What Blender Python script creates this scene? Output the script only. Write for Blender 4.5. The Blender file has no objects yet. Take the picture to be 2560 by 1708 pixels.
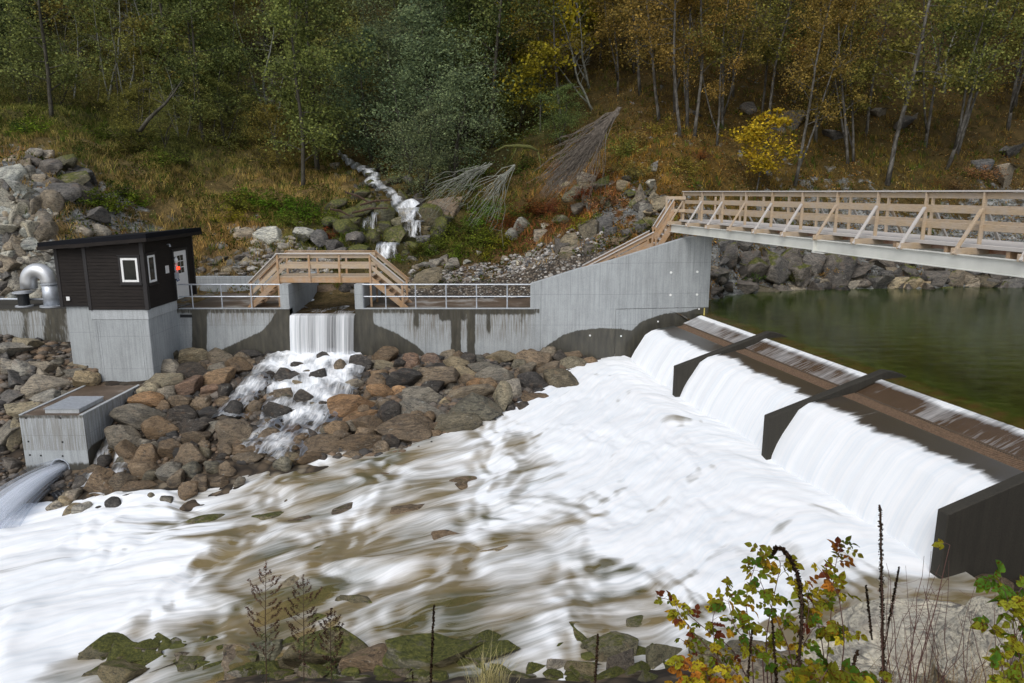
import bpy, bmesh, math, random
import numpy as np
from mathutils import Vector, Matrix, Euler
random.seed(7); RS = np.random.RandomState(7)
R = math.radians
S = bpy.context.scene
COL = S.collection
# ------------------------------------------------------------------ camera
F = 720.0; PITCH = math.atan(149.5/F); EYE = 8.0
cd = bpy.data.cameras.new('camera'); cam = bpy.data.objects.new('camera', cd); COL.objects.link(cam)
cam.location = (0, 0, EYE); cam.rotation_euler = (math.pi/2-PITCH, 0, 0)
cd.sensor_width = 36; cd.lens = 36*F/1024; cd.clip_start = .1; cd.clip_end = 600
S.camera = cam
# ------------------------------------------------------------------ sky, sun, exposure (overcast autumn day)
SUN_EL, SUN_AZ = 48, 205          # azimuth clockwise from north (+y): behind the camera, a little left
w = bpy.data.worlds.new('World'); S.world = w; w.use_nodes = True
nt = w.node_tree; bg = nt.nodes['Background']
sky = nt.nodes.new('ShaderNodeTexSky'); sky.sky_type = 'NISHITA'; sky.sun_disc = False
sky.sun_elevation = R(SUN_EL); sky.sun_rotation = R(SUN_AZ); sky.air_density = 1.0; sky.dust_density = 2.0; sky.ozone_density = 1.0
hs = nt.nodes.new('ShaderNodeHueSaturation'); hs.inputs['Saturation'].default_value = .45      # overcast: a greyer sky
nt.links.new(sky.outputs[0], hs.inputs['Color']); nt.links.new(hs.outputs[0], bg.inputs[0]); bg.inputs[1].default_value = .135
sl = bpy.data.lights.new('sun', 'SUN'); sl.energy = 1.15; sl.angle = R(38); sl.color = (1, .985, .96)
so = bpy.data.objects.new('sun', sl); COL.objects.link(so); so.location = (0, -20, 40)
so.rotation_euler = Vector((-math.sin(R(SUN_AZ))*math.cos(R(SUN_EL)), -math.cos(R(SUN_AZ))*math.cos(R(SUN_EL)), -math.sin(R(SUN_EL)))).to_track_quat('-Z', 'Y').to_euler()
S.view_settings.view_transform = 'Standard'; S.view_settings.look = 'None'
S.view_settings.exposure = .36; S.view_settings.gamma = 1
S.render.engine = 'CYCLES'
S.cycles.max_bounces = 6; S.cycles.transparent_max_bounces = 12

# ------------------------------------------------------------------ pixel <-> world helpers
cP, sP = math.cos(PITCH), math.sin(PITCH)
def ray(px, py):
    a = (px-512)/F; b = (341.5-py)/F
    return np.array([a, cP+b*sP, -sP+b*cP])
def atz(px, py, z):
    r = ray(px, py); return r*((z-EYE)/r[2])+[0, 0, EYE]
def aty(px, py, y):
    r = ray(px, py); return r*(y/r[1])+[0, 0, EYE]
def atx(px, py, x):
    r = ray(px, py); return r*(x/r[0])+[0, 0, EYE]
def proj(x, y, z):
    z = z-EYE; f = y*cP-z*sP; u = y*sP+z*cP
    return 512+F*x/f, 341.5-F*u/f
# ------------------------------------------------------------------ numpy gradient noise
_perm = np.random.RandomState(3).permutation(256); _perm = np.concatenate([_perm]*3)
_g = np.random.RandomState(4).normal(size=(256, 3)); _g /= np.linalg.norm(_g, axis=1)[:, None]
def pn(x, y, z=0.):
    x, y, z = np.broadcast_arrays(np.asarray(x, float), np.asarray(y, float), np.asarray(z, float))
    xi, yi, zi = np.floor(x).astype(int), np.floor(y).astype(int), np.floor(z).astype(int)
    xf, yf, zf = x-xi, y-yi, z-zi
    u, v, w_ = [t*t*t*(t*(t*6-15)+10) for t in (xf, yf, zf)]
    def g(i, j, k):
        h = _perm[_perm[_perm[(xi+i) & 255]+((yi+j) & 255)]+((zi+k) & 255)]
        G = _g[h]; return G[..., 0]*(xf-i)+G[..., 1]*(yf-j)+G[..., 2]*(zf-k)
    L = lambda a, b, t: a+(b-a)*t
    return 1.6*L(L(L(g(0,0,0), g(1,0,0), u), L(g(0,1,0), g(1,1,0), u), v), L(L(g(0,0,1), g(1,0,1), u), L(g(0,1,1), g(1,1,1), u), v), w_)
def fbm(x, y, z=0., o=4):
    s = 0; a = 1
    for i in range(o): s = s+a*pn(np.asarray(x)*2**i+i*7.3, np.asarray(y)*2**i+i*3.1, z); a *= .5
    return s
def sm(a, b, x): t = np.clip((np.asarray(x)-a)/(b-a), 0, 1); return t*t*(3-2*t)
class RBF:
    def __init__(s, P, V):
        s.P = np.array(P, float); V = np.array(V, float)
        if V.ndim == 1: V = V[:, None]
        d = np.linalg.norm(s.P[:, None]-s.P[None], axis=2)
        n = len(P); s.m = V.mean(0)
        A = np.zeros((n+3, n+3)); A[:n, :n] = d-.02*np.eye(n); A[:n, n] = 1; A[:n, n+1:] = s.P; A[n, :n] = 1; A[n+1:, :n] = s.P.T
        s.w = np.linalg.solve(A, np.vstack([V, np.zeros((3, V.shape[1]))]))
    def __call__(s, x, y):
        x = np.asarray(x, float); sh = x.shape; q = np.stack([x.ravel(), np.asarray(y, float).ravel()], 1)
        out = []
        for i in range(0, len(q), 20000):
            c = q[i:i+20000]; d = np.linalg.norm(c[:, None]-s.P[None], axis=2)
            out.append(d@s.w[:-3]+s.w[-3]+c@s.w[-2:])
        o = np.concatenate(out); return o.reshape(sh) if o.shape[1] == 1 else o.reshape(sh+(o.shape[1],))
def idw(P, V, x, y, p=3):
    P = np.array(P); V = np.array(V, float); x = np.asarray(x, float)
    d = ((x[..., None]-P[:, 0])**2+(np.asarray(y)[..., None]-P[:, 1])**2+.3)**(-p/2)
    d /= d.sum(-1, keepdims=True); return d@V

# ------------------------------------------------------------------ object helpers
def tag(o, label=None, cat=None, group=None, kind=None):
    if label: o['label'] = label
    if cat: o['category'] = cat
    if group: o['group'] = group
    if kind: o['kind'] = kind
    return o
def link_mesh(name, V, Fc, mat, parent=None, smooth=False, attrs=None):
    me = bpy.data.meshes.new(name); me.from_pydata([tuple(v) for v in V], [], [tuple(f) for f in Fc]) if not isinstance(V, np.ndarray) else None
    if isinstance(V, np.ndarray):
        Fc = np.asarray(Fc); n = Fc.shape[1]
        me.vertices.add(len(V)); me.vertices.foreach_set('co', V.astype(np.float32).ravel())
        me.loops.add(Fc.size); me.loops.foreach_set('vertex_index', Fc.astype(np.int32).ravel())
        me.polygons.add(len(Fc)); me.polygons.foreach_set('loop_start', np.arange(0, Fc.size, n, dtype=np.int32))
        me.polygons.foreach_set('loop_total', np.full(len(Fc), n, dtype=np.int32))
        me.update(calc_edges=True); me.validate()
    if smooth: me.polygons.foreach_set('use_smooth', [True]*len(me.polygons))
    for k, a in (attrs or {}).items():
        a = np.asarray(a, np.float32)
        if a.ndim == 1:
            at = me.attributes.new(k, 'FLOAT', 'POINT'); at.data.foreach_set('value', a)
        elif a.shape[1] == 2:
            at = me.attributes.new(k, 'FLOAT_VECTOR', 'POINT'); at.data.foreach_set('vector', np.column_stack([a, np.zeros(len(a))]).astype(np.float32).ravel())
        else:
            at = me.attributes.new(k, 'FLOAT_COLOR', 'POINT'); at.data.foreach_set('color', np.column_stack([a[:, :3], np.ones(len(a))]).astype(np.float32).ravel())
    if mat: me.materials.append(mat)
    o = bpy.data.objects.new(name, me); COL.objects.link(o)
    if parent: o.parent = parent
    return o
def empty(name, loc=(0, 0, 0), rz=0):
    o = bpy.data.objects.new(name, None); COL.objects.link(o); o.location = loc; o.rotation_euler = (0, 0, rz)
    o.empty_display_size = .2; return o
def clone(o, parent=None):
    c = o.copy(); COL.objects.link(c)
    if parent: c.parent = parent
    return c
def clone_thing(root):
    r = clone(root)
    for ch in list(root.children):
        c = clone(ch, r)
        for g in list(ch.children): clone(g, c)
    return r
class MB:
    """collects shapes in world (or thing) space and links them as ONE mesh"""
    def __init__(s): s.v = []; s.f = []
    def add(s, V, Fc):
        b = len(s.v); s.v += [tuple(map(float, p)) for p in V]; s.f += [tuple(b+i for i in f) for f in Fc]; return s
    def box(s, x0, x1, y0, y1, z0, z1):
        return s.add([(x0,y0,z0),(x1,y0,z0),(x1,y1,z0),(x0,y1,z0),(x0,y0,z1),(x1,y0,z1),(x1,y1,z1),(x0,y1,z1)],
                     [(0,3,2,1),(4,5,6,7),(0,1,5,4),(1,2,6,5),(2,3,7,6),(3,0,4,7)])
    def bar(s, p0, p1, w, h, up=(0, 0, 1)):
        p0, p1 = Vector(p0), Vector(p1); d = (p1-p0).normalized(); u = Vector(up)
        sd = d.cross(u)
        if sd.length < 1e-3: sd = d.cross(Vector((1, 0, 0)))
        sd.normalize(); u = sd.cross(d).normalized(); V = []
        for p in (p0, p1):
            for a, b in ((-1,-1),(1,-1),(1,1),(-1,1)): V.append(p+sd*(a*w/2)+u*(b*h/2))
        return s.add(V, [(0,1,2,3),(7,6,5,4),(0,4,5,1),(1,5,6,2),(2,6,7,3),(3,7,4,0)])
    def tube(s, pts, r, n=8, cap=True):
        pts = [Vector(p) for p in pts]; m = len(pts); rr = r if hasattr(r, '__len__') else [r]*m
        base = len(s.v); ref = None
        for i, p in enumerate(pts):
            d = (pts[min(i+1, m-1)]-pts[max(i-1, 0)]).normalized()
            if ref is None: ref = d.orthogonal().normalized()
            ref = (ref-d*ref.dot(d)).normalized(); b = d.cross(ref)
            for k in range(n):
                a = 2*math.pi*k/n; q = p+(ref*math.cos(a)+b*math.sin(a))*rr[i]; s.v.append(tuple(q))
        for i in range(m-1):
            for k in range(n):
                a = base+i*n+k; b2 = base+i*n+(k+1) % n
                s.f.append((a, b2, b2+n, a+n))
        if cap:
            s.f.append(tuple(base+k for k in range(n))[::-1]); s.f.append(tuple(base+(m-1)*n+k for k in range(n)))
        return s
    def prism(s, poly, y0, y1):      # poly of (x,z), extruded along y
        n = len(poly); V = [(x, y0, z) for x, z in poly]+[(x, y1, z) for x, z in poly]
        return s.add(V, [tuple(range(n)), tuple(range(2*n-1, n-1, -1))]+[(i, (i+1) % n+0, (i+1) % n+n, i+n)[::-1] for i in range(n)])
    def build(s, name, mat, parent=None, smooth=False, bevel=0):
        o = link_mesh(name, s.v, s.f, mat, parent, smooth)
        bm = bmesh.new(); bm.from_mesh(o.data); bmesh.ops.recalc_face_normals(bm, faces=bm.faces)
        if bevel: bmesh.ops.bevel(bm, geom=[e for e in bm.edges if e.calc_face_angle(0) > .6], offset=bevel, segments=1, affect='EDGES')
        bm.to_mesh(o.data); bm.free()
        if smooth: o.data.polygons.foreach_set('use_smooth', [True]*len(o.data.polygons))
        return o

# ------------------------------------------------------------------ materials
class NT:
    def __init__(s, name):
        s.m = bpy.data.materials.new(name); s.m.use_nodes = True; s.t = s.m.node_tree; s.b = s.t.nodes['Principled BSDF']; s.out = s.t.nodes['Material Output']
    def n(s, typ, **kw):
        o = s.t.nodes.new('ShaderNode'+typ)
        for k, v in kw.items():
            if hasattr(o, k): setattr(o, k, v)
        return o
    def l(s, a, b): s.t.links.new(a, b)
    def setv(s, node, k, v):
        if hasattr(v, 'is_output'): s.l(v, node.inputs[k])
        else:
            try: node.inputs[k].default_value = v
            except Exception: node.inputs[k].default_value = tuple(v)+(1,)
    def coord(s, kind='Object'):
        return s.n('TexCoord').outputs[kind]
    def attr(s, name, out='Fac'): a = s.n('Attribute'); a.attribute_name = name; return a.outputs[out]
    def mapv(s, vec, scale=(1, 1, 1), rot=(0, 0, 0), loc=(0, 0, 0)):
        m = s.n('Mapping'); s.l(vec, m.inputs[0]); m.inputs['Scale'].default_value = scale; m.inputs['Rotation'].default_value = rot; m.inputs['Location'].default_value = loc; return m.outputs[0]
    def noise(s, vec, scale=5, detail=5, rough=.55, dist=0):
        o = s.n('TexNoise'); s.l(vec, o.inputs['Vector']); o.inputs['Scale'].default_value = scale; o.inputs['Detail'].default_value = detail
        o.inputs['Roughness'].default_value = rough; o.inputs['Distortion'].default_value = dist; return o.outputs['Fac']
    def vor(s, vec, scale=5, feat='F1', out='Distance'):
        o = s.n('TexVoronoi', feature=feat); s.l(vec, o.inputs['Vector']); o.inputs['Scale'].default_value = scale; return o.outputs[out]
    def ramp(s, fac, stops):
        o = s.n('ValToRGB'); s.l(fac, o.inputs[0]); e = o.color_ramp.elements
        while len(e) < len(stops): e.new(.5)
        for i, (p, c) in enumerate(stops):
            e[i].position = p; e[i].color = (c, c, c, 1) if not hasattr(c, '__len__') else tuple(c)+(1,)
        return o.outputs[0]
    def mix(s, fac, a, b, mode='MIX'):
        o = s.n('MixRGB', blend_type=mode); s.setv(o, 0, fac)
        for i, v in ((1, a), (2, b)):
            if hasattr(v, 'is_output'): s.l(v, o.inputs[i])
            else: o.inputs[i].default_value = tuple(v)+(1,) if hasattr(v, '__len__') else (v, v, v, 1)
        return o.outputs[0]
    def math(s, op, a, b=0., clamp=False):
        o = s.n('Math', operation=op, use_clamp=clamp); s.setv(o, 0, a); s.setv(o, 1, b); return o.outputs[0]
    def bump(s, h, strength=.5, dist=.02, normal=None):
        o = s.n('Bump'); s.l(h, o.inputs['Height']); o.inputs['Strength'].default_value = strength; o.inputs['Distance'].default_value = dist
        if normal: s.l(normal, o.inputs['Normal'])
        return o.outputs[0]
    def fin(s, color=None, rough=.8, normal=None, metal=0, spec=None):
        if color is not None:
            if hasattr(color, 'is_output'): s.l(color, s.b.inputs['Base Color'])
            else: s.b.inputs['Base Color'].default_value = tuple(color)+(1,)
        s.setv(s.b, 'Roughness', rough); s.setv(s.b, 'Metallic', metal)
        if spec is not None: s.setv(s.b, 'Specular IOR Level', spec)
        if normal: s.l(normal, s.b.inputs['Normal'])
        return s.m
def simple(name, col, rough=.6, metal=0, var=.15, scale=8):
    n = NT(name); c = n.coord(); f = n.noise(c, scale, 4)
    a = [x*(1-var) for x in col]; b = [min(1, x*(1+var)) for x in col]
    return n.fin(n.ramp(f, [(.3, a), (.7, b)]), rough, metal=metal)
M = {}
def mk_concrete(name, base=(.36, .38, .385), wetattr=False, formwork=True, dark=None):
    n = NT(name); c = n.coord()
    big = n.noise(c, .9, 5, .6); streak = n.noise(n.mapv(c, (9, 9, .35)), 1.3, 5, .65); fine = n.noise(c, 30, 4)
    k = n.ramp(big, [(.3, [x*.78 for x in base]), (.7, [x*1.12 for x in base])])
    k = n.mix(.6, k, n.ramp(streak, [(.3, [x*.52 for x in base]), (.52, base), (.75, [x*1.28 for x in base])])); k = n.mix(n.ramp(n.noise(n.mapv(c, (1, 1, .5)), 1.7, 6, .7), [(.45, 0.), (.7, .45)]), k, [x*.5 for x in base])
    k = n.mix(.2, k, n.ramp(fine, [(.3, [x*.4 for x in base]), (.7, [min(1, x*1.6) for x in base])]))
    pits = n.ramp(n.vor(c, 13), [(.03, .0), (.06, 1.)])
    k = n.mix(.35, k, n.mix(1, k, pits, 'MULTIPLY'))
    if formwork:
        sep = n.n('SeparateXYZ'); n.l(c, sep.inputs[0])
        def lines(v, per, off=0.):
            a = n.math('FRACT', n.math('DIVIDE', n.math('ADD', v, off+100*per), per)); return n.math('LESS_THAN', a, .016/per)
        ln = n.math('MAXIMUM', lines(n.math('ADD', sep.outputs[0], n.math('MULTIPLY', sep.outputs[1], .9)), 1.27), lines(sep.outputs[2], 1.35, .42))
        k = n.mix(n.math('MULTIPLY', ln, .4), k, [x*.3 for x in base])
    rough = .85
    bmp = n.bump(n.mix(.5, streak, fine), .25, .02)
    if wetattr:
        wv = n.attr('wet'); rust = n.attr('rust')
        wn = n.noise(n.mapv(c, (5, 5, 1.2)), 2.5, 5, .6)
        e = n.math('ADD', wv, n.math('MULTIPLY', n.math('SUBTRACT', wn, .5), .95))
        wm = n.ramp(e, [(.33, 0.), (.64, 1.)])
        wc = n.ramp(n.noise(n.mapv(c, (4, 4, .8)), 1.6, 5, .6), [(.3, (.024, .02, .013)), (.55, (.052, .046, .03)), (.8, (.1, .085, .055))])
        rn = n.noise(n.mapv(c, (14, 14, .5)), 2.0, 4, .6)
        rm = n.math('MULTIPLY', rust, n.ramp(rn, [(.42, 0.), (.6, 1.)]))
        k = n.mix(n.math('MULTIPLY', rm, .8), k, (.12, .09, .05))
        k = n.mix(n.math('MULTIPLY', wm, .93), k, wc)
        rough = n.mix(wm, (.85,)*3, (.35,)*3)
    return n.fin(k, rough, bmp)
M['concrete'] = mk_concrete('concrete')
M['concrete_stained'] = mk_concrete('concrete_stained', wetattr=True)
M['concrete_smooth'] = mk_concrete('concrete_pale', base=(.42, .44, .445), formwork=False)
M['concrete_dark'] = mk_concrete('concrete_wet_shaded', base=(.034, .030, .022), formwork=False)  # base deepened: shade on the dividers' facing side is put into this colour
def mk_floor():
    n = NT('walkway_floor'); c = n.coord()
    k = n.ramp(n.noise(c, .8, 6, .6), [(.35, (.3, .28, .25)), (.47, (.13, .09, .06)), (.6, (.08, .055, .035))])
    k = n.mix(n.ramp(n.noise(c, 14, 3), [(.6, 0.), (.72, .6)]), k, (.04, .03, .02))
    return n.fin(k, .55, n.bump(n.noise(c, 12, 4), .3, .02))
M['floor'] = mk_floor()
def mk_wood(name, base, grey=.0):
    n = NT(name); c = n.coord(); oi = n.n('ObjectInfo').outputs['Random']
    g = n.noise(n.mapv(c, (3, 3, 3)), 1.2, 4); gr = n.noise(n.mapv(c, (2.2, 2.2, 26)), 3, 5, .65, .6)
    k = n.ramp(gr, [(.3, [x*.62 for x in base]), (.5, base), (.72, [min(1, x*1.3) for x in base])])
    k = n.mix(n.ramp(g, [(.4, 0.), (.7, .55)]), k, (.40, .34, .29) if grey < .5 else (.46, .43, .40))
    kn = n.ramp(n.vor(n.mapv(c, (1, 1, 2.5)), 3.2), [(.04, 1.), (.09, 0.)])
    k = n.mix(n.math('MULTIPLY', kn, .7), k, (.12, .06, .03))
    if grey: k = n.mix(grey, k, (.50, .475, .45))
    return n.fin(k, .72, n.bump(gr, .3, .01))
M['wood'] = mk_wood('larch_wood', (.40, .245, .125))
M['wood2'] = mk_wood('larch_wood_pale', (.42, .30, .172), .15)
M['wood_dark'] = mk_wood('larch_wood_dark', (.27, .13, .07))
M['wood_cap'] = mk_wood('weathered_wood', (.50, .44, .38), .75)
M['galv'] = simple('galvanised_steel', (.50, .53, .57), .45, .55, .12)
M['steel'] = simple('brushed_steel', (.60, .61, .62), .42, .65, .08, 3)
M['beam'] = simple('painted_beam', (.60, .60, .55), .5, 0, .1, 1.5)
M['black'] = simple('black_plastic', (.012, .013, .015), .45)
M['roof'] = simple('roof_black', (.006, .0065, .009), .8); M['roof'].node_tree.nodes['Principled BSDF'].inputs['Specular IOR Level'].default_value = .15
M['white'] = simple('white_paint', (.78, .78, .76), .4, var=.04)
M['trim'] = simple('dark_trim', (.014, .012, .012), .6)
M['glass'] = simple('window_glass', (.02, .022, .02), .05)
M['grey_plastic'] = simple('grey_plastic', (.4, .42, .45), .5)
M['blue_plastic'] = simple('blue_plastic', (.05, .09, .22), .5)
M['yellow'] = simple('yellow_gauge', (.6, .5, .15), .6)
n = NT('red_lamp'); n.b.inputs['Emission Color'].default_value = (1, .04, .01, 1); n.b.inputs['Emission Strength'].default_value = 2.5; M['red'] = n.fin((.8, .03, .01), .4)
def mk_siding():
    n = NT('dark_siding'); c = n.coord()
    g = n.noise(n.mapv(c, (1, 1, 22)), 2.2, 5, .6)
    k = n.ramp(g, [(.3, (.008, .0065, .006)), (.7, (.026, .021, .018))])
    k = n.mix(n.ramp(n.noise(c, 2, 3), [(.35, 0.), (.75, .45)]), k, (.026, .021, .018))
    return n.fin(k, .75, n.bump(g, .3, .01), spec=.2)
M['siding'] = mk_siding()
def mk_rock(name='boulder_stone', merged=False):
    n = NT(name); oi = n.n('ObjectInfo'); tc = n.n('TexCoord').outputs['Object']; r = oi.outputs['Random']
    alpha = n.attr('moss') if merged else oi.outputs['Alpha']
    ofs = n.n('VectorMath', operation='ADD'); n.l(tc, ofs.inputs[0]); cmb = n.n('CombineXYZ')
    for i in range(3): n.l(n.math('MULTIPLY', r, 37.+i*11), cmb.inputs[i])
    n.l(cmb.outputs[0], ofs.inputs[1]); c = ofs.outputs[0]
    big = n.noise(c, 1.4, 5, .6, .8); mid = n.noise(n.mapv(c, (1, 1.3, 3.2), (.4, .3, 0)), 3.2, 7, .72, .9); fine = n.noise(c, 16, 5, .7)
    base = n.attr('lcol', 'Color') if merged else oi.outputs['Color']
    k = n.mix(n.ramp(big, [(.3, 0.), (.7, 1.)]), n.mix(1, base, (.60, .61, .62), 'MULTIPLY'), n.mix(1, base, (1.35, 1.30, 1.18), 'MULTIPLY'))
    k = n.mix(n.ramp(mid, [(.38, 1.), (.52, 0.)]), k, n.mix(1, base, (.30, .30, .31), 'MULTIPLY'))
    k = n.mix(n.ramp(mid, [(.56, 0.), (.72, .75)]), k, n.mix(.5, base, (.42, .37, .30)))
    k = n.mix(.7, k, n.mix(1, k, n.ramp(fine, [(.3, .3), (.7, 1.5)]), 'MULTIPLY'))
    k = n.mix(n.ramp(n.noise(c, 1.9, 4, .6, .5), [(.58, 0.), (.68, .55)]), k, n.mix(.45, base, (.17, .095, .045)))
    k = n.mix(n.ramp(n.noise(c, 5.5, 4, .7), [(.63, 0.), (.7, .5)]), k, (.33, .33, .29))
    # moss on upward faces, amount carried by the object's colour alpha
    g = n.n('NewGeometry'); sx = n.n('SeparateXYZ'); n.l(g.outputs['Normal'], sx.inputs[0])
    mo = n.math('ADD', n.math('MULTIPLY', sx.outputs[2], .45), n.noise(c, 2.6, 6, .65)); mo = n.math('ADD', mo, n.math('SUBTRACT', alpha, 1.))
    mm = n.ramp(mo, [(.74, 0.), (.86, 1.)])
    mc = n.ramp(n.noise(c, 9, 5, .6), [(.3, (.022, .026, .005)), (.5, (.07, .075, .013)), (.72, (.16, .15, .033))])
    k = n.mix(mm, k, mc)
    return n.fin(k, .62, n.bump(n.mix(.45, mid, fine), .8, .09), spec=.35)
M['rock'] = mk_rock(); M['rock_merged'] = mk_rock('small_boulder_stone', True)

# colour fields: ground colours of the far side, by place
def mk_ground():
    n = NT('hill_soil'); c = n.coord(); a = n.attr('gcol', 'Color')
    b = n.noise(c, .9, 6, .65); m = n.noise(c, 4.5, 7, .7); f = n.noise(c, 22, 4, .7)
    k = n.mix(.8, a, n.mix(1, a, n.ramp(b, [(.3, .25), (.55, 1.), (.75, 1.7)]), 'MULTIPLY'))
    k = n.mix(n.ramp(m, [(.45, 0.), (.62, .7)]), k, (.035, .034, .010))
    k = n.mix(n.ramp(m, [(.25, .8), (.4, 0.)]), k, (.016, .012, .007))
    k = n.mix(.7, k, n.mix(1, k, n.ramp(f, [(.35, .4), (.7, 1.8)]), 'MULTIPLY'))
    rk = n.attr('rock'); 
    rc = n.ramp(n.noise(n.mapv(c, (1, 1, 2.5), (.3, .5, 0)), 2.2, 8, .7, 1), [(.35, (.03, .03, .03)), (.5, (.15, .15, .14)), (.65, (.34, .34, .32))])
    rm = n.ramp(n.math('ADD', rk, n.math('MULTIPLY', n.math('SUBTRACT', n.noise(c, 1.3, 5, .6), .5), 1.4)), [(.45, 0.), (.58, 1.)])
    k = n.mix(rm, k, rc)
    return n.fin(k, .95, n.bump(n.mix(.5, m, f), 1., .12), spec=.15)
M['ground'] = mk_ground()
def mk_gravel(name, stops, sc=9):
    n = NT(name); c = n.coord(); v = n.vor(c, sc, out='Color'); e = n.vor(c, sc); sep = n.n('SeparateColor'); n.l(v, sep.inputs[0])
    k = n.ramp(sep.outputs[0], stops); k = n.mix(n.ramp(e, [(.35, 0.), (.6, .85)]), k, (.02, .016, .012))
    k = n.mix(.5, k, n.mix(1, k, n.ramp(n.noise(c, 1.1, 5), [(.3, .4), (.7, 1.5)]), 'MULTIPLY'))
    return n.fin(k, .85, n.bump(n.math('SUBTRACT', 1., e), .8, .06), spec=.3)
M['bed'] = mk_gravel('river_gravel', [(0, (.03, .022, .016)), (.4, (.075, .055, .036)), (.8, (.15, .11, .07)), (1, (.22, .19, .14))], 2.4)
M['gravel'] = mk_gravel('terrace_gravel', [(0, (.07, .06, .05)), (.5, (.13, .10, .07)), (.85, (.2, .17, .13)), (1, (.4, .38, .34))], 9)
def mk_bark(name, stops, sc=6):
    n = NT(name); c = n.coord(); f = n.noise(n.mapv(c, (1, 1, .35)), sc, 5, .65, .5)
    k = n.ramp(f, stops); k = n.mix(n.ramp(n.noise(n.mapv(c, (1, 1, 6)), 3, 3), [(.6, 0.), (.7, .7)]), k, (.02, .018, .015))
    return n.fin(k, .9, n.bump(f, .6, .03), spec=.2)
M['bark_dark'] = mk_bark('alder_bark', [(.3, (.03, .027, .02)), (.6, (.085, .078, .06)), (.8, (.15, .14, .12))])
M['bark_birch'] = mk_bark('birch_bark', [(.35, (.04, .035, .028)), (.5, (.10, .092, .078)), (.75, (.24, .225, .20))])
M['bark_lichen'] = mk_bark('lichen_bark', [(.3, (.10, .10, .08)), (.6, (.24, .245, .205)), (.8, (.42, .43, .38))])
M['bark_grey'] = mk_bark('grey_dead_bark', [(.3, (.06, .048, .036)), (.6, (.16, .135, .11)), (.8, (.26, .23, .19))], 10)
M['twig'] = mk_bark('dry_twig', [(.3, (.035, .022, .014)), (.6, (.085, .055, .038)), (.8, (.13, .09, .065))], 10)
def mk_leaf(name, useobj=True, spots=False, tr=.35):
    n = NT(name); a = n.attr('lrand'); oi = n.n('ObjectInfo')
    base = oi.outputs['Color'] if useobj else n.attr('lcol', 'Color')
    k = n.mix(a, n.mix(1, base, (.45, .5, .55), 'MULTIPLY'), n.mix(1, base, (1.55, 1.45, 1.15), 'MULTIPLY'))
    cl = n.noise(n.coord(), 1.6 if useobj else .8, 3, .6); k = n.mix(.75, k, n.mix(1, k, n.ramp(cl, [(.36, .35), (.62, 1.55)]), 'MULTIPLY'))
    if spots:
        c = n.coord(); k = n.mix(n.ramp(n.noise(c, 60, 3, .7), [(.5, 0.), (.62, .9)]), k, (.10, .03, .008))
    d = n.n('BsdfDiffuse'); t = n.n('BsdfTranslucent'); n.l(k, d.inputs[0]); n.l(k, t.inputs[0])
    mx = n.n('MixShader'); mx.inputs[0].default_value = tr; n.l(d.outputs[0], mx.inputs[1]); n.l(t.outputs[0], mx.inputs[2])
    n.l(mx.outputs[0], n.out.inputs[0]); return n.m
M['leaf'] = mk_leaf('tree_leaf'); M['cover'] = mk_leaf('ground_leaf', False, tr=.25); M['bramble'] = mk_leaf('bramble_leaf', False, True)
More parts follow.
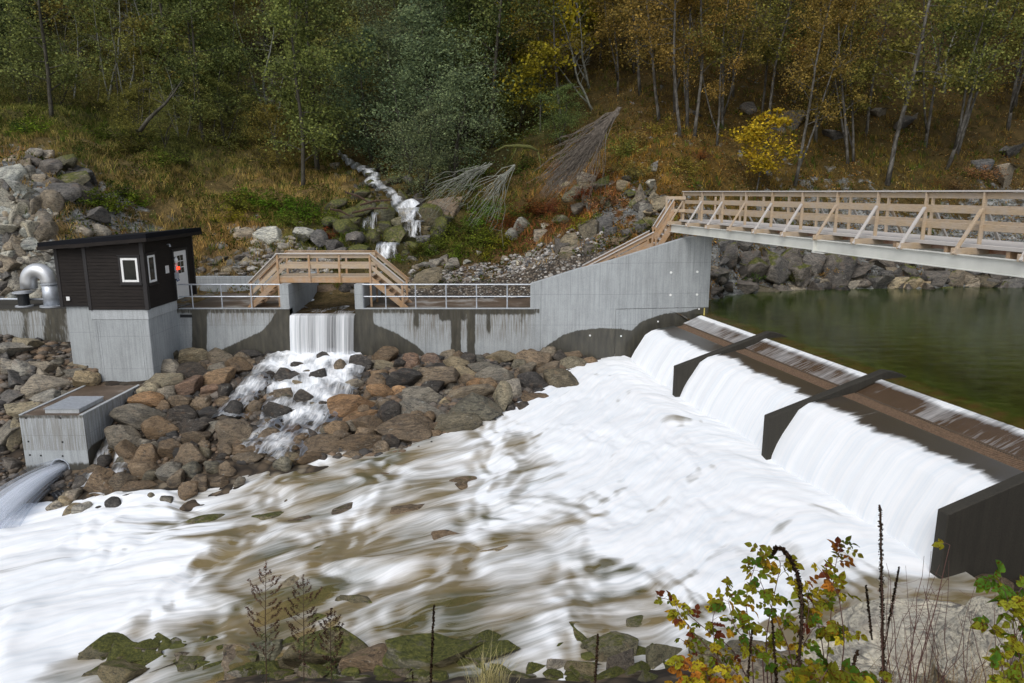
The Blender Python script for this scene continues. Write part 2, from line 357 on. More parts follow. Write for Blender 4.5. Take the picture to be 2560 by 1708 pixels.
def mk_foam(name, su, sv, lo, hi, body, wob=.4, bstr=.15, attr='foam', strand=.5, gloss=.35, murk=None, fcol=(.78, .84, .89)):
    """water seen as a long-blended flow: strands laid along the flow coordinates over clear brown water"""
    n = NT(name); uv = n.attr('flow', 'Vector'); f = n.attr(attr)
    wv = n.n('TexNoise'); n.l(n.mapv(uv, (.45, .6, 1)), wv.inputs['Vector']); wv.inputs['Scale'].default_value = 1.; wv.inputs['Detail'].default_value = 2
    dv = n.n('VectorMath', operation='MULTIPLY_ADD'); n.l(wv.outputs['Color'], dv.inputs[0]); dv.inputs[1].default_value = (wob, wob*1.6, 0); n.l(uv, dv.inputs[2]); q = dv.outputs[0]
    s1 = n.noise(n.mapv(q, (su, sv, 1)), 1, 5, .6); s2 = n.noise(n.mapv(q, (su*2.2, sv*3.2, 1)), 1, 4, .6)
    st = n.math('ADD', n.math('MULTIPLY', s1, .52), n.math('MULTIPLY', s2, .48))
    amp = n.math('MULTIPLY', n.math('MAXIMUM', n.math('SUBTRACT', 1.5, f), .25), strand*2.2); e = n.math('ADD', f, n.math('MULTIPLY', n.math('SUBTRACT', st, .5), amp))
    m = n.ramp(e, [(lo, 0.), ((lo+hi)/2, .4), (hi, 1.)])
    nb = n.bump(st, bstr, .05)
    foam = n.n('BsdfDiffuse'); n.l(n.ramp(st, [(.3, fcol), (.58, (.95, .955, .96))]), foam.inputs[0]); n.l(nb, foam.inputs['Normal'])  # blue-grey low tone: shading between the strands put into the foam colour
    tl = n.n('BsdfTranslucent'); tl.inputs[0].default_value = (.9, .92, .95, 1)
    fm = n.n('MixShader'); fm.inputs[0].default_value = .12; n.l(foam.outputs[0], fm.inputs[1]); n.l(tl.outputs[0], fm.inputs[2])
    tr = n.n('BsdfTransparent'); tr.inputs[0].default_value = tuple(body)+(1,)
    gl = n.n('BsdfGlossy'); gl.inputs['Roughness'].default_value = .3; gl.inputs[0].default_value = (.9, .95, 1, 1); n.l(nb, gl.inputs['Normal'])
    fr = n.n('Fresnel'); fr.inputs[0].default_value = 1.33; n.l(nb, fr.inputs['Normal'])
    wt = n.n('MixShader'); n.l(n.math('MULTIPLY', fr.outputs[0], gloss), wt.inputs[0]); n.l(tr.outputs[0], wt.inputs[1]); n.l(gl.outputs[0], wt.inputs[2])
    if murk:
        md = n.n('BsdfDiffuse'); vc = n.n('SeparateColor'); n.l(n.vor(n.mapv(q, (.55, 1.15, 1)), 1.1, 'SMOOTH_F1', 'Color'), vc.inputs[0]); stn = n.math('ADD', n.math('MULTIPLY', vc.outputs[0], .55), n.math('MULTIPLY', n.noise(n.mapv(q, (.8, 1.6, 1)), 1.6, 5, .65, .3), .45)); n.l(n.ramp(stn, [(.25, murk[0]), (.5, murk[1]), (.75, murk[2])]), md.inputs[0]); w2 = n.n('MixShader'); w2.inputs[0].default_value = murk[3]; n.l(wt.outputs[0], w2.inputs[1]); n.l(md.outputs[0], w2.inputs[2]); wt = w2
    o = n.n('MixShader'); n.l(m, o.inputs[0]); n.l(wt.outputs[0], o.inputs[1]); n.l(fm.outputs[0], o.inputs[2]); n.l(o.outputs[0], n.out.inputs[0])
    return n.m
M['rapids'] = mk_foam('rapids_water', .22, 3.8, .34, .92, (.80, .74, .58), .6, .08, strand=.42, murk=((.13, .12, .04), (.30, .225, .10), (.44, .35, .20), .5))
M['curtain'] = mk_foam('curtain_water', .30, 3.6, .2, .6, (.6, .6, .55), .06, .12)
M['fall'] = mk_foam('fall_water', .12, 11., .30, .85, (.55, .55, .56), .03, .3)
M['jet'] = mk_foam('jet_water', .15, 4., .25, 1.0, (.93, .94, .96), .05, .1, strand=.35, gloss=.1)
M['cascade'] = mk_foam('cascade_water', 1.1, 4.5, .42, .85, (.75, .7, .6), .5)
M['film'] = mk_foam('film_water', .8, 7., .5, 1.05, (.85, .72, .58), .2, gloss=.16)
def mk_pool():
    n = NT('pool_water'); c = n.coord()
    b = n.noise(n.mapv(c, (1, 1, 1)), .35, 5, .6); s = n.noise(n.mapv(c, (.55, 2.2, 1), (0, 0, .12)), 1.6, 5, .6, .4); st = n.vor(n.mapv(c, (1, 1.8, 1)), 1.5)
    nr = n.attr('near')
    k = n.ramp(b, [(.35, (.008, .016, .003)), (.65, (.022, .038, .006))])
    kb = n.ramp(n.noise(c, 2.4, 6, .7, .5), [(.3, (.014, .026, .003)), (.5, (.045, .070, .008)), (.7, (.10, .125, .025))])
    k = n.mix(nr, k, kb)
    k = n.mix(n.ramp(n.attr('lipb'), [(.2, 0.), (.9, .85)]), k, (.11, .06, .02))
    rip = n.noise(n.mapv(c, (.8, 3.4, 1), (0, 0, .1)), 2.2, 4, .6)
    return n.fin(k, .09, n.bump(rip, .16, .04), spec=.28)
M['pool'] = mk_pool()

# ------------------------------------------------------------------ key geometry of the place (metres)
WY = 31.06; WT = 3.0                                   # dam wall plane and its top
C0 = np.array([8.40, 31.0]); TD = np.array([.2105, -.9776]); ND = np.array([-.9776, -.2105])   # weir crest line, along / downstream
def weir(s, d): return C0+TD*s+ND*d
def riverz(x, y): return .80+.14*(np.asarray(x)-8)+.05*(np.asarray(y)-22)-.25*sm(5.5, 7.8, x)*0
def atriver(px, py):
    z = 0.
    for i in range(12):
        p = atz(px, py, z); z = float(riverz(p[0], p[1]))
    return p
# ---- far terrain -----------------------------------------------------------
FP = []
def fp(px, py, D): p = aty(px, py, D); FP.append((p[0], p[1], p[2]))
for x in (-30, -24, -18, -12, -9.9, -6.9, -4, 0, 3): FP += [(x, 32.0, 2.7), (x, 34.6, 2.85)]
for a in [(205,283,37.5),(240,284,37.6),(205,262,38.5),(250,258,39),(230,240,41),(200,225,42),(240,190,47),(257,188,48),(290,185,50),(170,110,62),(345,155,60),(300,213,45),(320,240,41),
          (340,262,38.5),(390,258,41),(415,237,43.5),(412,207,45),(385,186,49),(360,168,56),(450,252,41),(500,266,38),(450,285,36.3),(520,285,35.6),(560,262,35.8),(480,232,42),(530,237,40.5),(560,250,37.5),(615,240,36.5),
          (500,190,48),(490,125,60),(560,190,44),(600,160,45),(640,165,42),(660,202,38.2),(668,228,36),(690,150,45),(700,185,40.5),
          (0,300,33.5),(45,300,34.5),(0,240,35.2),(0,172,37.2),(30,160,39),(55,200,37.2),(90,205,38.4),(48,240,35.6),(95,185,40.5),(95,150,45),(0,110,47),(0,60,63),(60,110,55),(100,240,37),
          (720,247,37.2),(800,247,40.3),(900,255,41),(1024,262,41.5),(800,190,44.5),(900,190,45.5),(1020,190,46),(770,130,52),(900,130,54),(1020,130,55),(900,60,65),(700,60,62),(500,50,76),(300,60,82),(150,40,82),(0,0,78),
          (0,-60,95),(500,-60,105),(1024,-60,84),(1200,190,47),(1200,100,58),(-200,150,42),(-200,50,65),(1300,-40,85),(-300,-40,90)]: fp(*a)
for px, py in ((722,297),(760,293),(800,290.5),(850,290),(900,289.5),(960,288),(1024,286.5),(1150,284),(1300,282)): FP.append(tuple(atz(px, py, 2.66)))
FP += [(9,33.5,2.2),(9.2,31.5,1.6),(8.8,35.5,2.9),(12,33,.9),(12,25,1.1),(14,18,1.),(18,26,.6),(24,34,.8),(30,20,.4),(34,36,1),(20,10,.8),(36,12,.6),(14,14,1.3),(7.5,32.6,3.4),(6,33,4.2),(4.5,33,3.2)]
FP += [(-70,60,26),(70,60,24),(-70,120,60),(0,140,62),(80,130,60),(70,45,14),(60,36,1.5),(60,10,1)]
farT = RBF([p[:2] for p in FP], [p[2] for p in FP])
def farz(x, y, det=True):
    x = np.asarray(x, float); y = np.asarray(y, float)
    z = farT(x, y)
    if det:
        k = sm(2.4, 5.5, z)*sm(34.5, 38, y)
        rt = sm(0, 8, x-y*.06); z = z+k*(.55*fbm(x*.22, y*.22, 1.3)+.28*fbm(x*.8, y*.8, 5., 4)+rt*.75*(.35-np.abs(fbm(x*.45+3, y*.5, 9., 3))))+.05*fbm(x*1.7, y*1.7, 2., 3)
    return z
def sof(x, y): return (np.asarray(x)-C0[0])*TD[0]+(np.asarray(y)-C0[1])*TD[1]
def infar(x, y):                                       # region owned by the far sheet
    d = (x-C0[0])*ND[0]+(y-C0[1])*ND[1]
    return ((y > 31.3) & (x < 8.6)) | ((d < -.3) & (x > 8.0) & (sof(x, y) < 17.6))
# ground colour control (px,py,D,colour)
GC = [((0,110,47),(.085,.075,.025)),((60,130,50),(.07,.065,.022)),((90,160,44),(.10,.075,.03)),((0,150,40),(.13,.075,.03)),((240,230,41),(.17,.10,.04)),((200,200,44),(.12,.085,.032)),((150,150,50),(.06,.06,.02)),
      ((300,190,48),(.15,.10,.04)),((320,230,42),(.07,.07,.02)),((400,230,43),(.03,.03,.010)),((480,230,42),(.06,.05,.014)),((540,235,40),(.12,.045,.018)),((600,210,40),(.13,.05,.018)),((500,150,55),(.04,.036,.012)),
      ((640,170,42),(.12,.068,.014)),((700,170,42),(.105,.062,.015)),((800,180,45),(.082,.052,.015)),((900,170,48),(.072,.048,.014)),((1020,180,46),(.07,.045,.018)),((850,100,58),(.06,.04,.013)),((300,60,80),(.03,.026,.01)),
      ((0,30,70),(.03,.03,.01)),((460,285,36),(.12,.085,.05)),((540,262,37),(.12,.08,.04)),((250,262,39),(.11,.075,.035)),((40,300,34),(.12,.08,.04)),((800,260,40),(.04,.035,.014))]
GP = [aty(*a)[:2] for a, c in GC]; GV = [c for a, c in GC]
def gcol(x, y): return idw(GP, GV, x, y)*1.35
RP = [((15,240,35),1.),((25,190,37),.9),((60,190,38),.55),((60,250,36),.5),((600,240,37),.6),((640,235,37),.5),((660,195,38),.5),((270,235,41),.45),((740,260,38),.8),((900,265,41),.8),((1024,265,41),.8),((800,140,50),.25),
      ((150,200,45),0),((240,200,46),0),((450,230,42),0),((540,230,40),0.1),((700,180,42),.15),((900,170,48),.15),((500,150,55),0),((300,100,70),0),((0,120,50),0),((390,225,44),.5),((470,280,36),0),((1000,120,55),.15)]
RPp = [aty(*a)[:2] for a, c in RP]; RPv = [[c] for a, c in RP]
def axis(a, b, st): return np.arange(a, b+st*.5, st)
def sheet(name, xs, ys, zf, mat, keep=None, attrs=None, parent=None, smooth=True):
    X, Y = np.meshgrid(xs, ys); Z = zf(X, Y); V = np.stack([X.ravel(), Y.ravel(), Z.ravel()], 1)
    nx, ny = len(xs), len(ys); i = (np.arange(ny-1)[:, None]*nx+np.arange(nx-1)).ravel(); Fc = np.stack([i, i+1, i+nx+1, i+nx], 1)
    if keep is not None:
        k = keep(V[:, 0], V[:, 1], V[:, 2]); Fc = Fc[k[Fc].all(1)]
        u, inv = np.unique(Fc, return_inverse=True); Fc = inv.reshape(Fc.shape); V = V[u]
    at = {k: f(V[:, 0], V[:, 1]) for k, f in (attrs or {}).items()}
    return link_mesh(name, V, Fc, mat, parent, smooth, at)
xs = np.concatenate([axis(-70, -33, 1.5), axis(-32, 34, .28), axis(35, 75, 1.5)]); ys = np.concatenate([axis(4, 30, 1.), axis(30.5, 56, .28), axis(56.5, 80, .6), axis(82, 140, 2.5)])
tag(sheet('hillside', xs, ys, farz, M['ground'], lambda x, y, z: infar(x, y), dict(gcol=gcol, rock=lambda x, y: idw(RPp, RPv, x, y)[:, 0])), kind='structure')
# ---- river-side terrain: riprap slope, river bed, near bank ------------------
NP = []
for x in (-13, -10, -7, -4, -1, 2): NP.append((x, 31.2, .95))
NP += [(5, 31.2, .8), (7.5, 30.5, .5), (-24, 31.3, 2.1), (-20, 31.2, 1.6), (-17.5, 30, .9), (-17.9, 28, .2), (-19, 25.5, -1.2), (-24, 26, .2), (-30, 28, 1.8), (-19, 23.6, -2.7), (-22, 22, -3.2), (-17, 22.8, -2.9), (-14.4, 28.5, .45), (-14.4, 26, -.3), (-14.4, 24.3, -1.5)]
SH = [atriver(*p) for p in [(600,356),(560,385),(520,410),(480,428),(440,440),(400,449),(350,461),(300,474),(250,487),(190,505),(130,508),(60,512)]]
for p in SH: NP.append((p[0], p[1]+.6, p[2]+.15)); NP.append((p[0]-.3, p[1]-1.2, p[2]-.4))
NSH = [atriver(*p) for p in [(60,740),(110,710),(170,684),(240,674),(330,668),(420,670),(500,672),(580,672),(660,662),(740,652),(830,640),(920,615),(1020,590)]]
for p in NSH[2:]: NP.append((p[0], p[1]-.2, p[2]+.02)); NP.append((p[0]+.1, p[1]+1.3, p[2]-.5)); NP.append((p[0]*.95, p[1]-3.2, p[2]+1.7))
NP += [(-22, 6, -4.6), (-22, 0, -4.9), (-14, 7, -3.5), (-15, 1, -3.8), (-11, 11, -2.9), (-18, -8, -4.6), (-9.5, 5, 1.2), (-10, -2, 4.5), (-40, -5, -3)]
for x in (-6, 0, 5, 10, 16): NP += [(x, 4.8, 3.0), (x, 1.0, 5.8), (x, -6, 6.4), (x, -20, 7)]
for x, y in ((-6, 18), (0, 18), (4, 20), (6, 24), (3, 15), (-10, 18), (-15, 18), (-3, 21.5), (8, 15), (8.5, 20), (7, 27), (-20, 16), (-30, 16), (-28, 22), (4, 26)): NP.append((x, y, float(riverz(x, y))-.65))
NP += [(13, 11, 1.6), (15, 13, 2.6), (20, 15, 3.0), (30, 17, 3.4), (18, 6, 3), (30, 4, 4), (38, 20, 3.6), (11.5, 12.2, .5), (-40, 10, -3), (-40, 30, 2), (13, 14, .6)]
nearT = RBF([p[:2] for p in NP], [p[2] for p in NP])
def nearz(x, y): return nearT(x, y)+.10*fbm(np.asarray(x)*.9, np.asarray(y)*.9, 9., 4)
def innear(x, y, z):
    d = (x-C0[0])*ND[0]+(y-C0[1])*ND[1]; return (y < 31.35) & ((d > .3) | (sof(x, y) > 17.2)) & ((x < 8.9) | (y < 30)) 
xs = np.concatenate([axis(-44, -24, 1.), axis(-23.4, 16, .2), axis(17, 40, 1.)]); ys = np.concatenate([axis(-25, 0, 1.), axis(.4, 31.4, .2)])
tag(sheet('river_bed', xs, ys, nearz, M['bed'], innear), kind='structure')
# ---- terrace gravel lies in the hillside sheet near the walkway -----------------
xs = axis(-5.8, 4.3, .2); ys = axis(34.35, 37.2, .2)
tag(sheet('gravel_terrace', xs, ys, lambda x, y: farz(x, y)+.05+.10*sm(37.2, 36, y)-.35*sm(36.4, 37.2, y), M['gravel']), kind='structure')
xs = axis(-14.4, -9.9, .2); ys = axis(36.7, 38.4, .2)
# ================================================================== CONCRETE WORKS
def wallpt(px, py, y=WY): p = aty(px, py, y); return p[0], p[2]
def wall_face(x0, x1, z0, z1, yfun, wetf, rustf, mat, parent, name, st=.05, top=None):
    """front face of a wall, finely gridded to carry its stains"""
    xs = np.linspace(x0, x1, int((x1-x0)/st)+1); ts = np.linspace(0, 1, int((z1-z0)/st)+2)
    X, T = np.meshgrid(xs, ts); tp = top(X) if top else z1; Z = z0+(tp-z0)*T; Y = yfun(X)
    V = np.stack([X.ravel(), np.broadcast_to(Y, X.shape).ravel(), Z.ravel()], 1)
    nx = len(xs); i = (np.arange(len(ts)-1)[:, None]*nx+np.arange(nx-1)).ravel(); Fc = np.stack([i, i+1, i+nx+1, i+nx], 1)
    PX, PY = proj(V[:, 0], V[:, 1], V[:, 2])
    return link_mesh(name, V, Fc, mat, parent, False, dict(wet=wetf(PX, PY), rust=rustf(PX, PY)))
def stripe(px, a, b, s=1.5): return sm(a-s, a+s, px)*sm(b+s, b-s, px)
def wet_main(px, py):                                  # stain outlines read off the wall, in its own plane
    w_ = np.zeros_like(px)
    w_ = np.maximum(w_, stripe(px, 192, 207))
    c1 = np.interp(px, [205, 215, 240, 262, 270, 276, 286], [362, 353, 341, 331, 322, 312, 300]); w_ = np.maximum(w_, sm(-3, 3, py-c1)*(px < 300)*(px > 207))
    c2 = np.interp(px, [355, 372, 374, 396, 416, 426, 432], [300, 309, 324, 333, 345, 355, 370]); w_ = np.maximum(w_, sm(-3, 3, py-c2)*(px > 300)*(px < 432))
    for a, b in ((451, 461), (467, 475)): w_ = np.maximum(w_, stripe(px, a, b, 2))
    w_ = np.maximum(w_, stripe(px, 436, 470, 8)*sm(325, 318, py)*.75)
    w_ = np.maximum(w_, stripe(px, 410, 538, 8)*sm(318, 312, py)*.8); w_ = np.maximum(w_, sm(315.5, 312, py)*(px > 160)*(px < 540)*.62)
    w_ = np.maximum(w_, stripe(px, 413, 420, 2)*.7*sm(345, 320, py)); w_ = np.maximum(w_, stripe(px, 486, 491, 2)*.75*sm(345, 325, py)); w_ = np.maximum(w_, stripe(px, 518, 526, 3)*.6*sm(335, 312, py))
    c3 = np.interp(px, [530, 537, 550, 563, 577, 601, 618, 632, 641, 652, 665, 686, 699, 712], [362, 353, 343.5, 335, 330.5, 328, 328.5, 330.5, 321.7, 317.6, 313.5, 312, 308, 306])
    return np.maximum(w_, sm(-2, 2, py-c3)*(px > 528))
def rust_main(px, py): return np.clip(.75*stripe(px, 405, 530, 8)*sm(350, 325, py)+.5*stripe(px, 207, 280, 8)*sm(330, 318, py)+.55*sm(318, 312, py)*(px < 540)+.08, 0, 1)
XB = wallpt(616, 309)[0]; XE = 8.72
yb = lambda x: WY+np.maximum(0, np.asarray(x)-XB)*.13
XL, XR = wallpt(289.5, 309)[0], wallpt(355, 309)[0]    # notch of the little waterfall
dam = empty('dam_wall', (0, WY, 0)); tag(dam, 'long stained concrete dam wall with dark wet patches between dark hut and bridge', 'wall')
def inworld(o, root): o.parent = root; o.matrix_parent_inverse = Matrix.Translation(-Vector(root.location)); return o
def P_(o, root): return inworld(o, root)
m = MB(); m.box(-14.7, XL, WY+.003, WY+.45, -.6, WT-.004); m.box(XL, XR, WY+.003, WY+.45, -.6, WT-.32); m.box(XR, XB, WY+.003, WY+.45, -.6, WT-.004)
P_(m.build('wall_core', M['concrete_dark']), dam)
P_(wall_face(-14.7, XL, -.3, WT, lambda x: x*0+WY, wet_main, rust_main, M['concrete_stained'], None, 'wall_face'), dam)
P_(wall_face(XR, XB, -.3, WT, lambda x: x*0+WY, wet_main, rust_main, M['concrete_stained'], None, 'wall_face'), dam)
P_(wall_face(XL, XR, -.3, WT-.32, lambda x: x*0+WY, lambda a, b: a*0+1, lambda a, b: a*0, M['concrete_stained'], None, 'wall_face'), dam)
m = MB(); m.box(-14.55, XL-.02, WY-.03, WY+.25, WT-.002, WT+.02); m.box(XR+.02, 1.0, WY-.03, WY+.25, WT-.002, WT+.02); P_(m.build('wall_edge', M['concrete_smooth']), dam)
a, b = wallpt(180, 314.5), wallpt(192.5, 317.5)
m = MB(); m.box(a[0], b[0], WY-.012, WY+.02, b[1], a[1]); P_(m.build('slot_opening', M['black']), dam)
a = wallpt(163.5, 327); m = MB(); m.tube([(a[0]-.15, WY-.25, a[1]), (a[0]+.12, WY-.25, a[1])], .04, 8); P_(m.build('drain_spout', M['white']), dam)
# wing wall with the rising top and the bridge pier at its end
wing = empty('wing_wall', (XB, WY, WT)); tag(wing, 'pale concrete wing wall with sloping top carrying the left end of timber bridge', 'wall')
tx = [wallpt(p, q)[0] for p, q in [(530.5,284.3)]]+[aty(p, q, float(yb(aty(p, q, WY)[0])))[0] for p, q in [(577,269.5),(604,262.8),(638,252.5),(680,239.5),(690,237)]]+[XE]
tz = [wallpt(530.5, 284.3)[1]]+[aty(p, q, float(yb(aty(p, q, WY)[0])))[2] for p, q in [(577,269.5),(604,262.8),(638,252.5),(680,239.5),(690,237)]]+[aty(709, 237, 31.4)[2]]
topf = lambda X: np.interp(X, tx, tz)
x0w = tx[0]
nowet = lambda a, b: wet_main(a, b)*(b > 309.5)
P_(wall_face(x0w, XE, WT+.002, 6.3, yb, lambda a, b: a*0, lambda a, b: a*0+.05, M['concrete_stained'], None, 'wall_face', top=topf), wing)
P_(wall_face(XB+.001, XE, -.6, WT-.02, lambda x: yb(x)-.03, wet_main, lambda a, b: a*0+.03, M['concrete_stained'], None, 'footing_face'), wing)
m = MB()
X = np.linspace(x0w, XE, 60)
for i in range(59):
    xa, xb_ = X[i], X[i+1]; za, zb = float(topf(xa)), float(topf(xb_)); ya, yb_ = float(yb(xa))+.003, float(yb(xb_))+.003
    m.add([(xa, ya, za), (xb_, yb_, zb), (xb_, yb_+.42, zb), (xa, ya+.42, za), (xa, ya+.42, 1.), (xb_, yb_+.42, 1.)], [(0, 1, 2, 3), (3, 2, 5, 4)])
ye = float(yb(XE))+.003; zt = float(topf(XE))
m.add([(x0w, WY+.003, WT), (x0w, WY+.42, WT), (x0w, WY+.42, tz[0]), (x0w, WY+.003, tz[0])], [(0, 1, 2, 3)])
m.add([(XE, ye, -.6), (XE, ye+.42, -.6), (XE, ye+.42, zt), (XE, ye, zt)], [(0, 1, 2, 3)])
m.add([(XB, WY-.03, WT-.02), (XE, ye-.03, WT-.02), (XE, ye, WT-.018), (XB, WY, WT-.018)], [(0, 1, 2, 3)])
P_(m.build('wall_body', M['concrete_smooth']), wing)
m = MB()
for p, q in [(671,272.5),(697.3,271.8),(670.5,295),(697,294.6)]:
    c = aty(p, q, float(yb(aty(p, q, WY)[0]))-.0); m.tube([(c[0], c[1]-.015, c[2]), (c[0], c[1]+.03, c[2])], .055, 8)
for p, q in [(590,335.5),(621,336),(658,321.5),(699,309)]:
    c = aty(p, q, float(yb(aty(p, q, WY)[0]))-.03); m.tube([(c[0], c[1]-.015, c[2]), (c[0], c[1]+.03, c[2])], .04, 8)
P_(m.build('formwork_plug', M['white']), wing)
m = MB(); c = aty(704, 309, 31.3); m.box(c[0]-.02, c[0]+.03, c[1]-.06, c[1]-.03, 2.55, 3.02); tag(m.build('gauge_stick', M['yellow']), 'small yellow water gauge stick at the foot of the bridge pier', 'gauge')
# walkway slab behind the wall
m = MB(); m.box(-14.6, XL-.02, WY+.25, 36.5, 2.4, 2.992); m.box(XR+.22, x0w+3.4, WY+.25, 34.3, 2.4, 2.992)
tag(m.build('walkway_floor', M['floor']), kind='structure')
m = MB(); m.box(-16.6, -11.2, 36.5, 36.8, 2.5, 3.79); tag(m.build('retaining_wall', M['concrete']), 'low grey concrete wall at back of walkway between dark hut and small bridge', 'wall')
# cheek walls of the notch
for (xa, xb_, lab) in ((XL-.38, XL, 'left concrete cheek wall under the small timber bridge beside the waterfall'), (XR, XR+.36, 'right concrete cheek wall under the small timber bridge beside the waterfall')):
    m = MB(); m.add([(xa, WY+.012, 2.6), (xb_, WY+.012, 2.6), (xb_, 36.0, 2.4), (xa, 36.0, 2.4), (xa, WY+.013, 4.07), (xb_, WY+.013, 4.07), (xb_, 36.0, 4.1), (xa, 36.0, 4.1)],
                    [(0,3,2,1),(4,5,6,7),(0,1,5,4),(1,2,6,5),(2,3,7,6),(3,0,4,7)])
    tag(m.build('cheek_wall', M['concrete']), lab, 'wall')
# ================================================================== HUT on its tower
HX, HY, HZ = -14.6, 28.5, 3.4
XA = aty(89.4, 309, HY)[0]; XW = -18.55; YS = 29.3
hut = empty('pump_house', (-16.5, 31, HZ)); tag(hut, 'small black timber hut with mono pitch roof and white windows on concrete tower', 'hut')
def roofz(x): return 6.12+.085*(x-HX)
def H_(o): return P_(o, hut)
def plank_wall(p0, p1, z0, zt, nrm, holes=()):
    """lap boards from p0 to p1 (xy) as one mesh; zt(t) is the top"""
    m = MB(); p0, p1 = np.array(p0, float), np.array(p1, float); nrm = np.array(nrm, float); z = z0; hgt = .135
    while z < max(zt(0), zt(1)):
        za, zb = z, z+hgt
        ta, tb = 0., 1.
        if zt(0) < zb or zt(1) < zb:
            # clip board against the sloping top
            ts = np.linspace(0, 1, 41); ok = [t for t in ts if zt(t) >= zb-.02]
            if len(ok) < 2: break
            ta, tb = ok[0], ok[-1]
        segs = [(ta, tb)]
        for (h0, h1, hz0, hz1) in holes:
            if zb > hz0 and za < hz1:
                ns = []
                for s0, s1 in segs:
                    if h0 > s0: ns.append((s0, min(h0, s1)))
                    if h1 < s1: ns.append((max(h1, s0), s1))
                segs = [s for s in ns if s[1]-s[0] > 1e-3]
        for s0, s1 in segs:
            a, b = p0+(p1-p0)*s0, p0+(p1-p0)*s1
            o1, o2 = nrm*.028, nrm*.010
            m.add([(*(a+o1), za), (*(b+o1), za), (*(b+o2), zb), (*(a+o2), zb), (*a, za), (*b, za)], [(0, 1, 2, 3), (4, 5, 1, 0)])
        z += hgt
    return m
m = plank_wall((XA, HY), (HX, HY), HZ, lambda t: roofz(XA+(HX-XA)*t), (0, -1)); H_(m.build('front_wall', M['siding']))
m = plank_wall((XW, YS), (XA, YS), HZ+.05, lambda t: roofz(XW+(XA-XW)*t), (0, -1)); H_(m.build('front_wall', M['siding']))
m = plank_wall((HX, HY), (HX, 33.0), HZ, lambda t: roofz(HX), (1, 0)); H_(m.build('side_wall', M['siding']))
m = MB(); m.box(XA+.002, HX-.002, HY+.002, YS, HZ-.02, roofz(XA)-.02); m.box(XW, HX-.004, YS+.002, 33.0, HZ-.02, roofz(XW)-.02)
m.prism([(XA, roofz(XA)-.02), (HX-.004, roofz(XA)-.02), (HX-.004, roofz(HX)-.02)], HY+.004, 33.0); m.prism([(XW, roofz(XW)-.021), (XA, roofz(XW)-.021), (XA, roofz(XA)-.021)], YS+.004, 33.0)
H_(m.build('wall_core', M['trim']))
m = MB()
for (x, y, dx, dy) in ((XA, HY, .12, .04), (HX-.06, HY, .14, .04), (HX, HY+.06, .04, .14), (XW, YS, .12, .04), (HX, 32.94, .04, .12), (XA, HY+.3, -.03, .14)):
    m = MB(); m.box(x-.01, x+dx, y-dy if dx > .05 else y, y if dx > .05 else y+dy, HZ-.03, roofz(x)-.03); H_(m.build('corner_trim', M['trim']))
def slab_roof():
    m = MB(); t = .27
    def q(xa, xb_, ya, yb_):
        m.add([(xa, ya, roofz(xa)), (xb_, ya, roofz(xb_)), (xb_, yb_, roofz(xb_)), (xa, yb_, roofz(xa)), (xa, ya, roofz(xa)+t), (xb_, ya, roofz(xb_)+t), (xb_, yb_, roofz(xb_)+t), (xa, yb_, roofz(xa)+t)],
              [(0,3,2,1),(4,5,6,7),(0,1,5,4),(1,2,6,5),(2,3,7,6),(3,0,4,7)])
    q(XA-.3, HX+.38, HY-.3, 33.3); q(XW-.42, XA-.301, YS-.35, 33.3); return m
H_(slab_roof().build('roof', M['roof']))
m = MB()
for xa, xb_, y in ((XA-.31, HX+.40, HY-.34), (XW-.44, XA-.3, YS-.39)):
    m.add([(xa, y, roofz(xa)-.04), (xb_, y, roofz(xb_)-.04), (xb_, y, roofz(xb_)+.10), (xa, y, roofz(xa)+.10), (xa, y+.03, roofz(xa)-.04), (xb_, y+.03, roofz(xb_)-.04), (xb_, y+.03, roofz(xb_)+.10), (xa, y+.03, roofz(xa)+.10)],
          [(0,1,2,3),(5,4,7,6),(0,4,5,1),(3,2,6,7),(0,3,7,4),(1,5,6,2)])
m.box(HX+.385, HX+.41, HY-.3, 33.3, roofz(HX)-.02, roofz(HX)+.12)
H_(m.build('fascia_board', M['siding']))
# windows
def window(axis_, a0, a1, z0, z1, c):
    """axis_ 'x': on the front (plane y=c); 'y': on the side (plane x=c)"""
    fr = MB(); wd = .085
    def B(m_, u0, u1, v0, v1, o0, o1):
        if axis_ == 'x': m_.box(u0, u1, c-o1, c-o0, v0, v1)
        else: m_.box(c+o0, c+o1, u0, u1, v0, v1)
    for u0, u1, v0, v1 in ((a0, a0+wd, z0, z1), (a1-wd, a1, z0, z1), (a0+wd, a1-wd, z0, z0+wd), (a0+wd, a1-wd, z1-wd, z1)): B(fr, u0, u1, v0, v1, -.02, .06)
    f = H_(fr.build('window', M['white'], bevel=.008))
    g = MB(); B(g, a0+wd, a1-wd, z0+wd, z1-wd, .028, .034); gl = g.build('pane', M['glass']); gl.parent = f
    t = MB(); e = .09
    for u0, u1, v0, v1 in ((a0-e, a0-.002, z0-e, z1+e), (a1+.002, a1+e, z0-e, z1+e), (a0, a1, z1+.002, z1+e), (a0, a1, z0-e, z0-.002)): B(t, u0, u1, v0, v1, 0, .05)
    B(t, a0-e-.02, a1+e+.02, z0-e-.03, z0-e-.002, 0, .09); B(t, a0-e-.02, a1+e+.02, z1+e+.002, z1+e+.03, 0, .09)
    tr = t.build('window_trim', M['trim']); tr.parent = f
a, b = aty(120.6, 258, HY), aty(139.9, 282, HY); window('x', a[0], b[0], b[2], a[2], HY)
a, b = atx(145.6, 257, HX), atx(155.8, 281, HX); window('y', a[1]+.02, b[1], b[2], aty(145.6, 257, HY+.15)[2]+.03, HX)
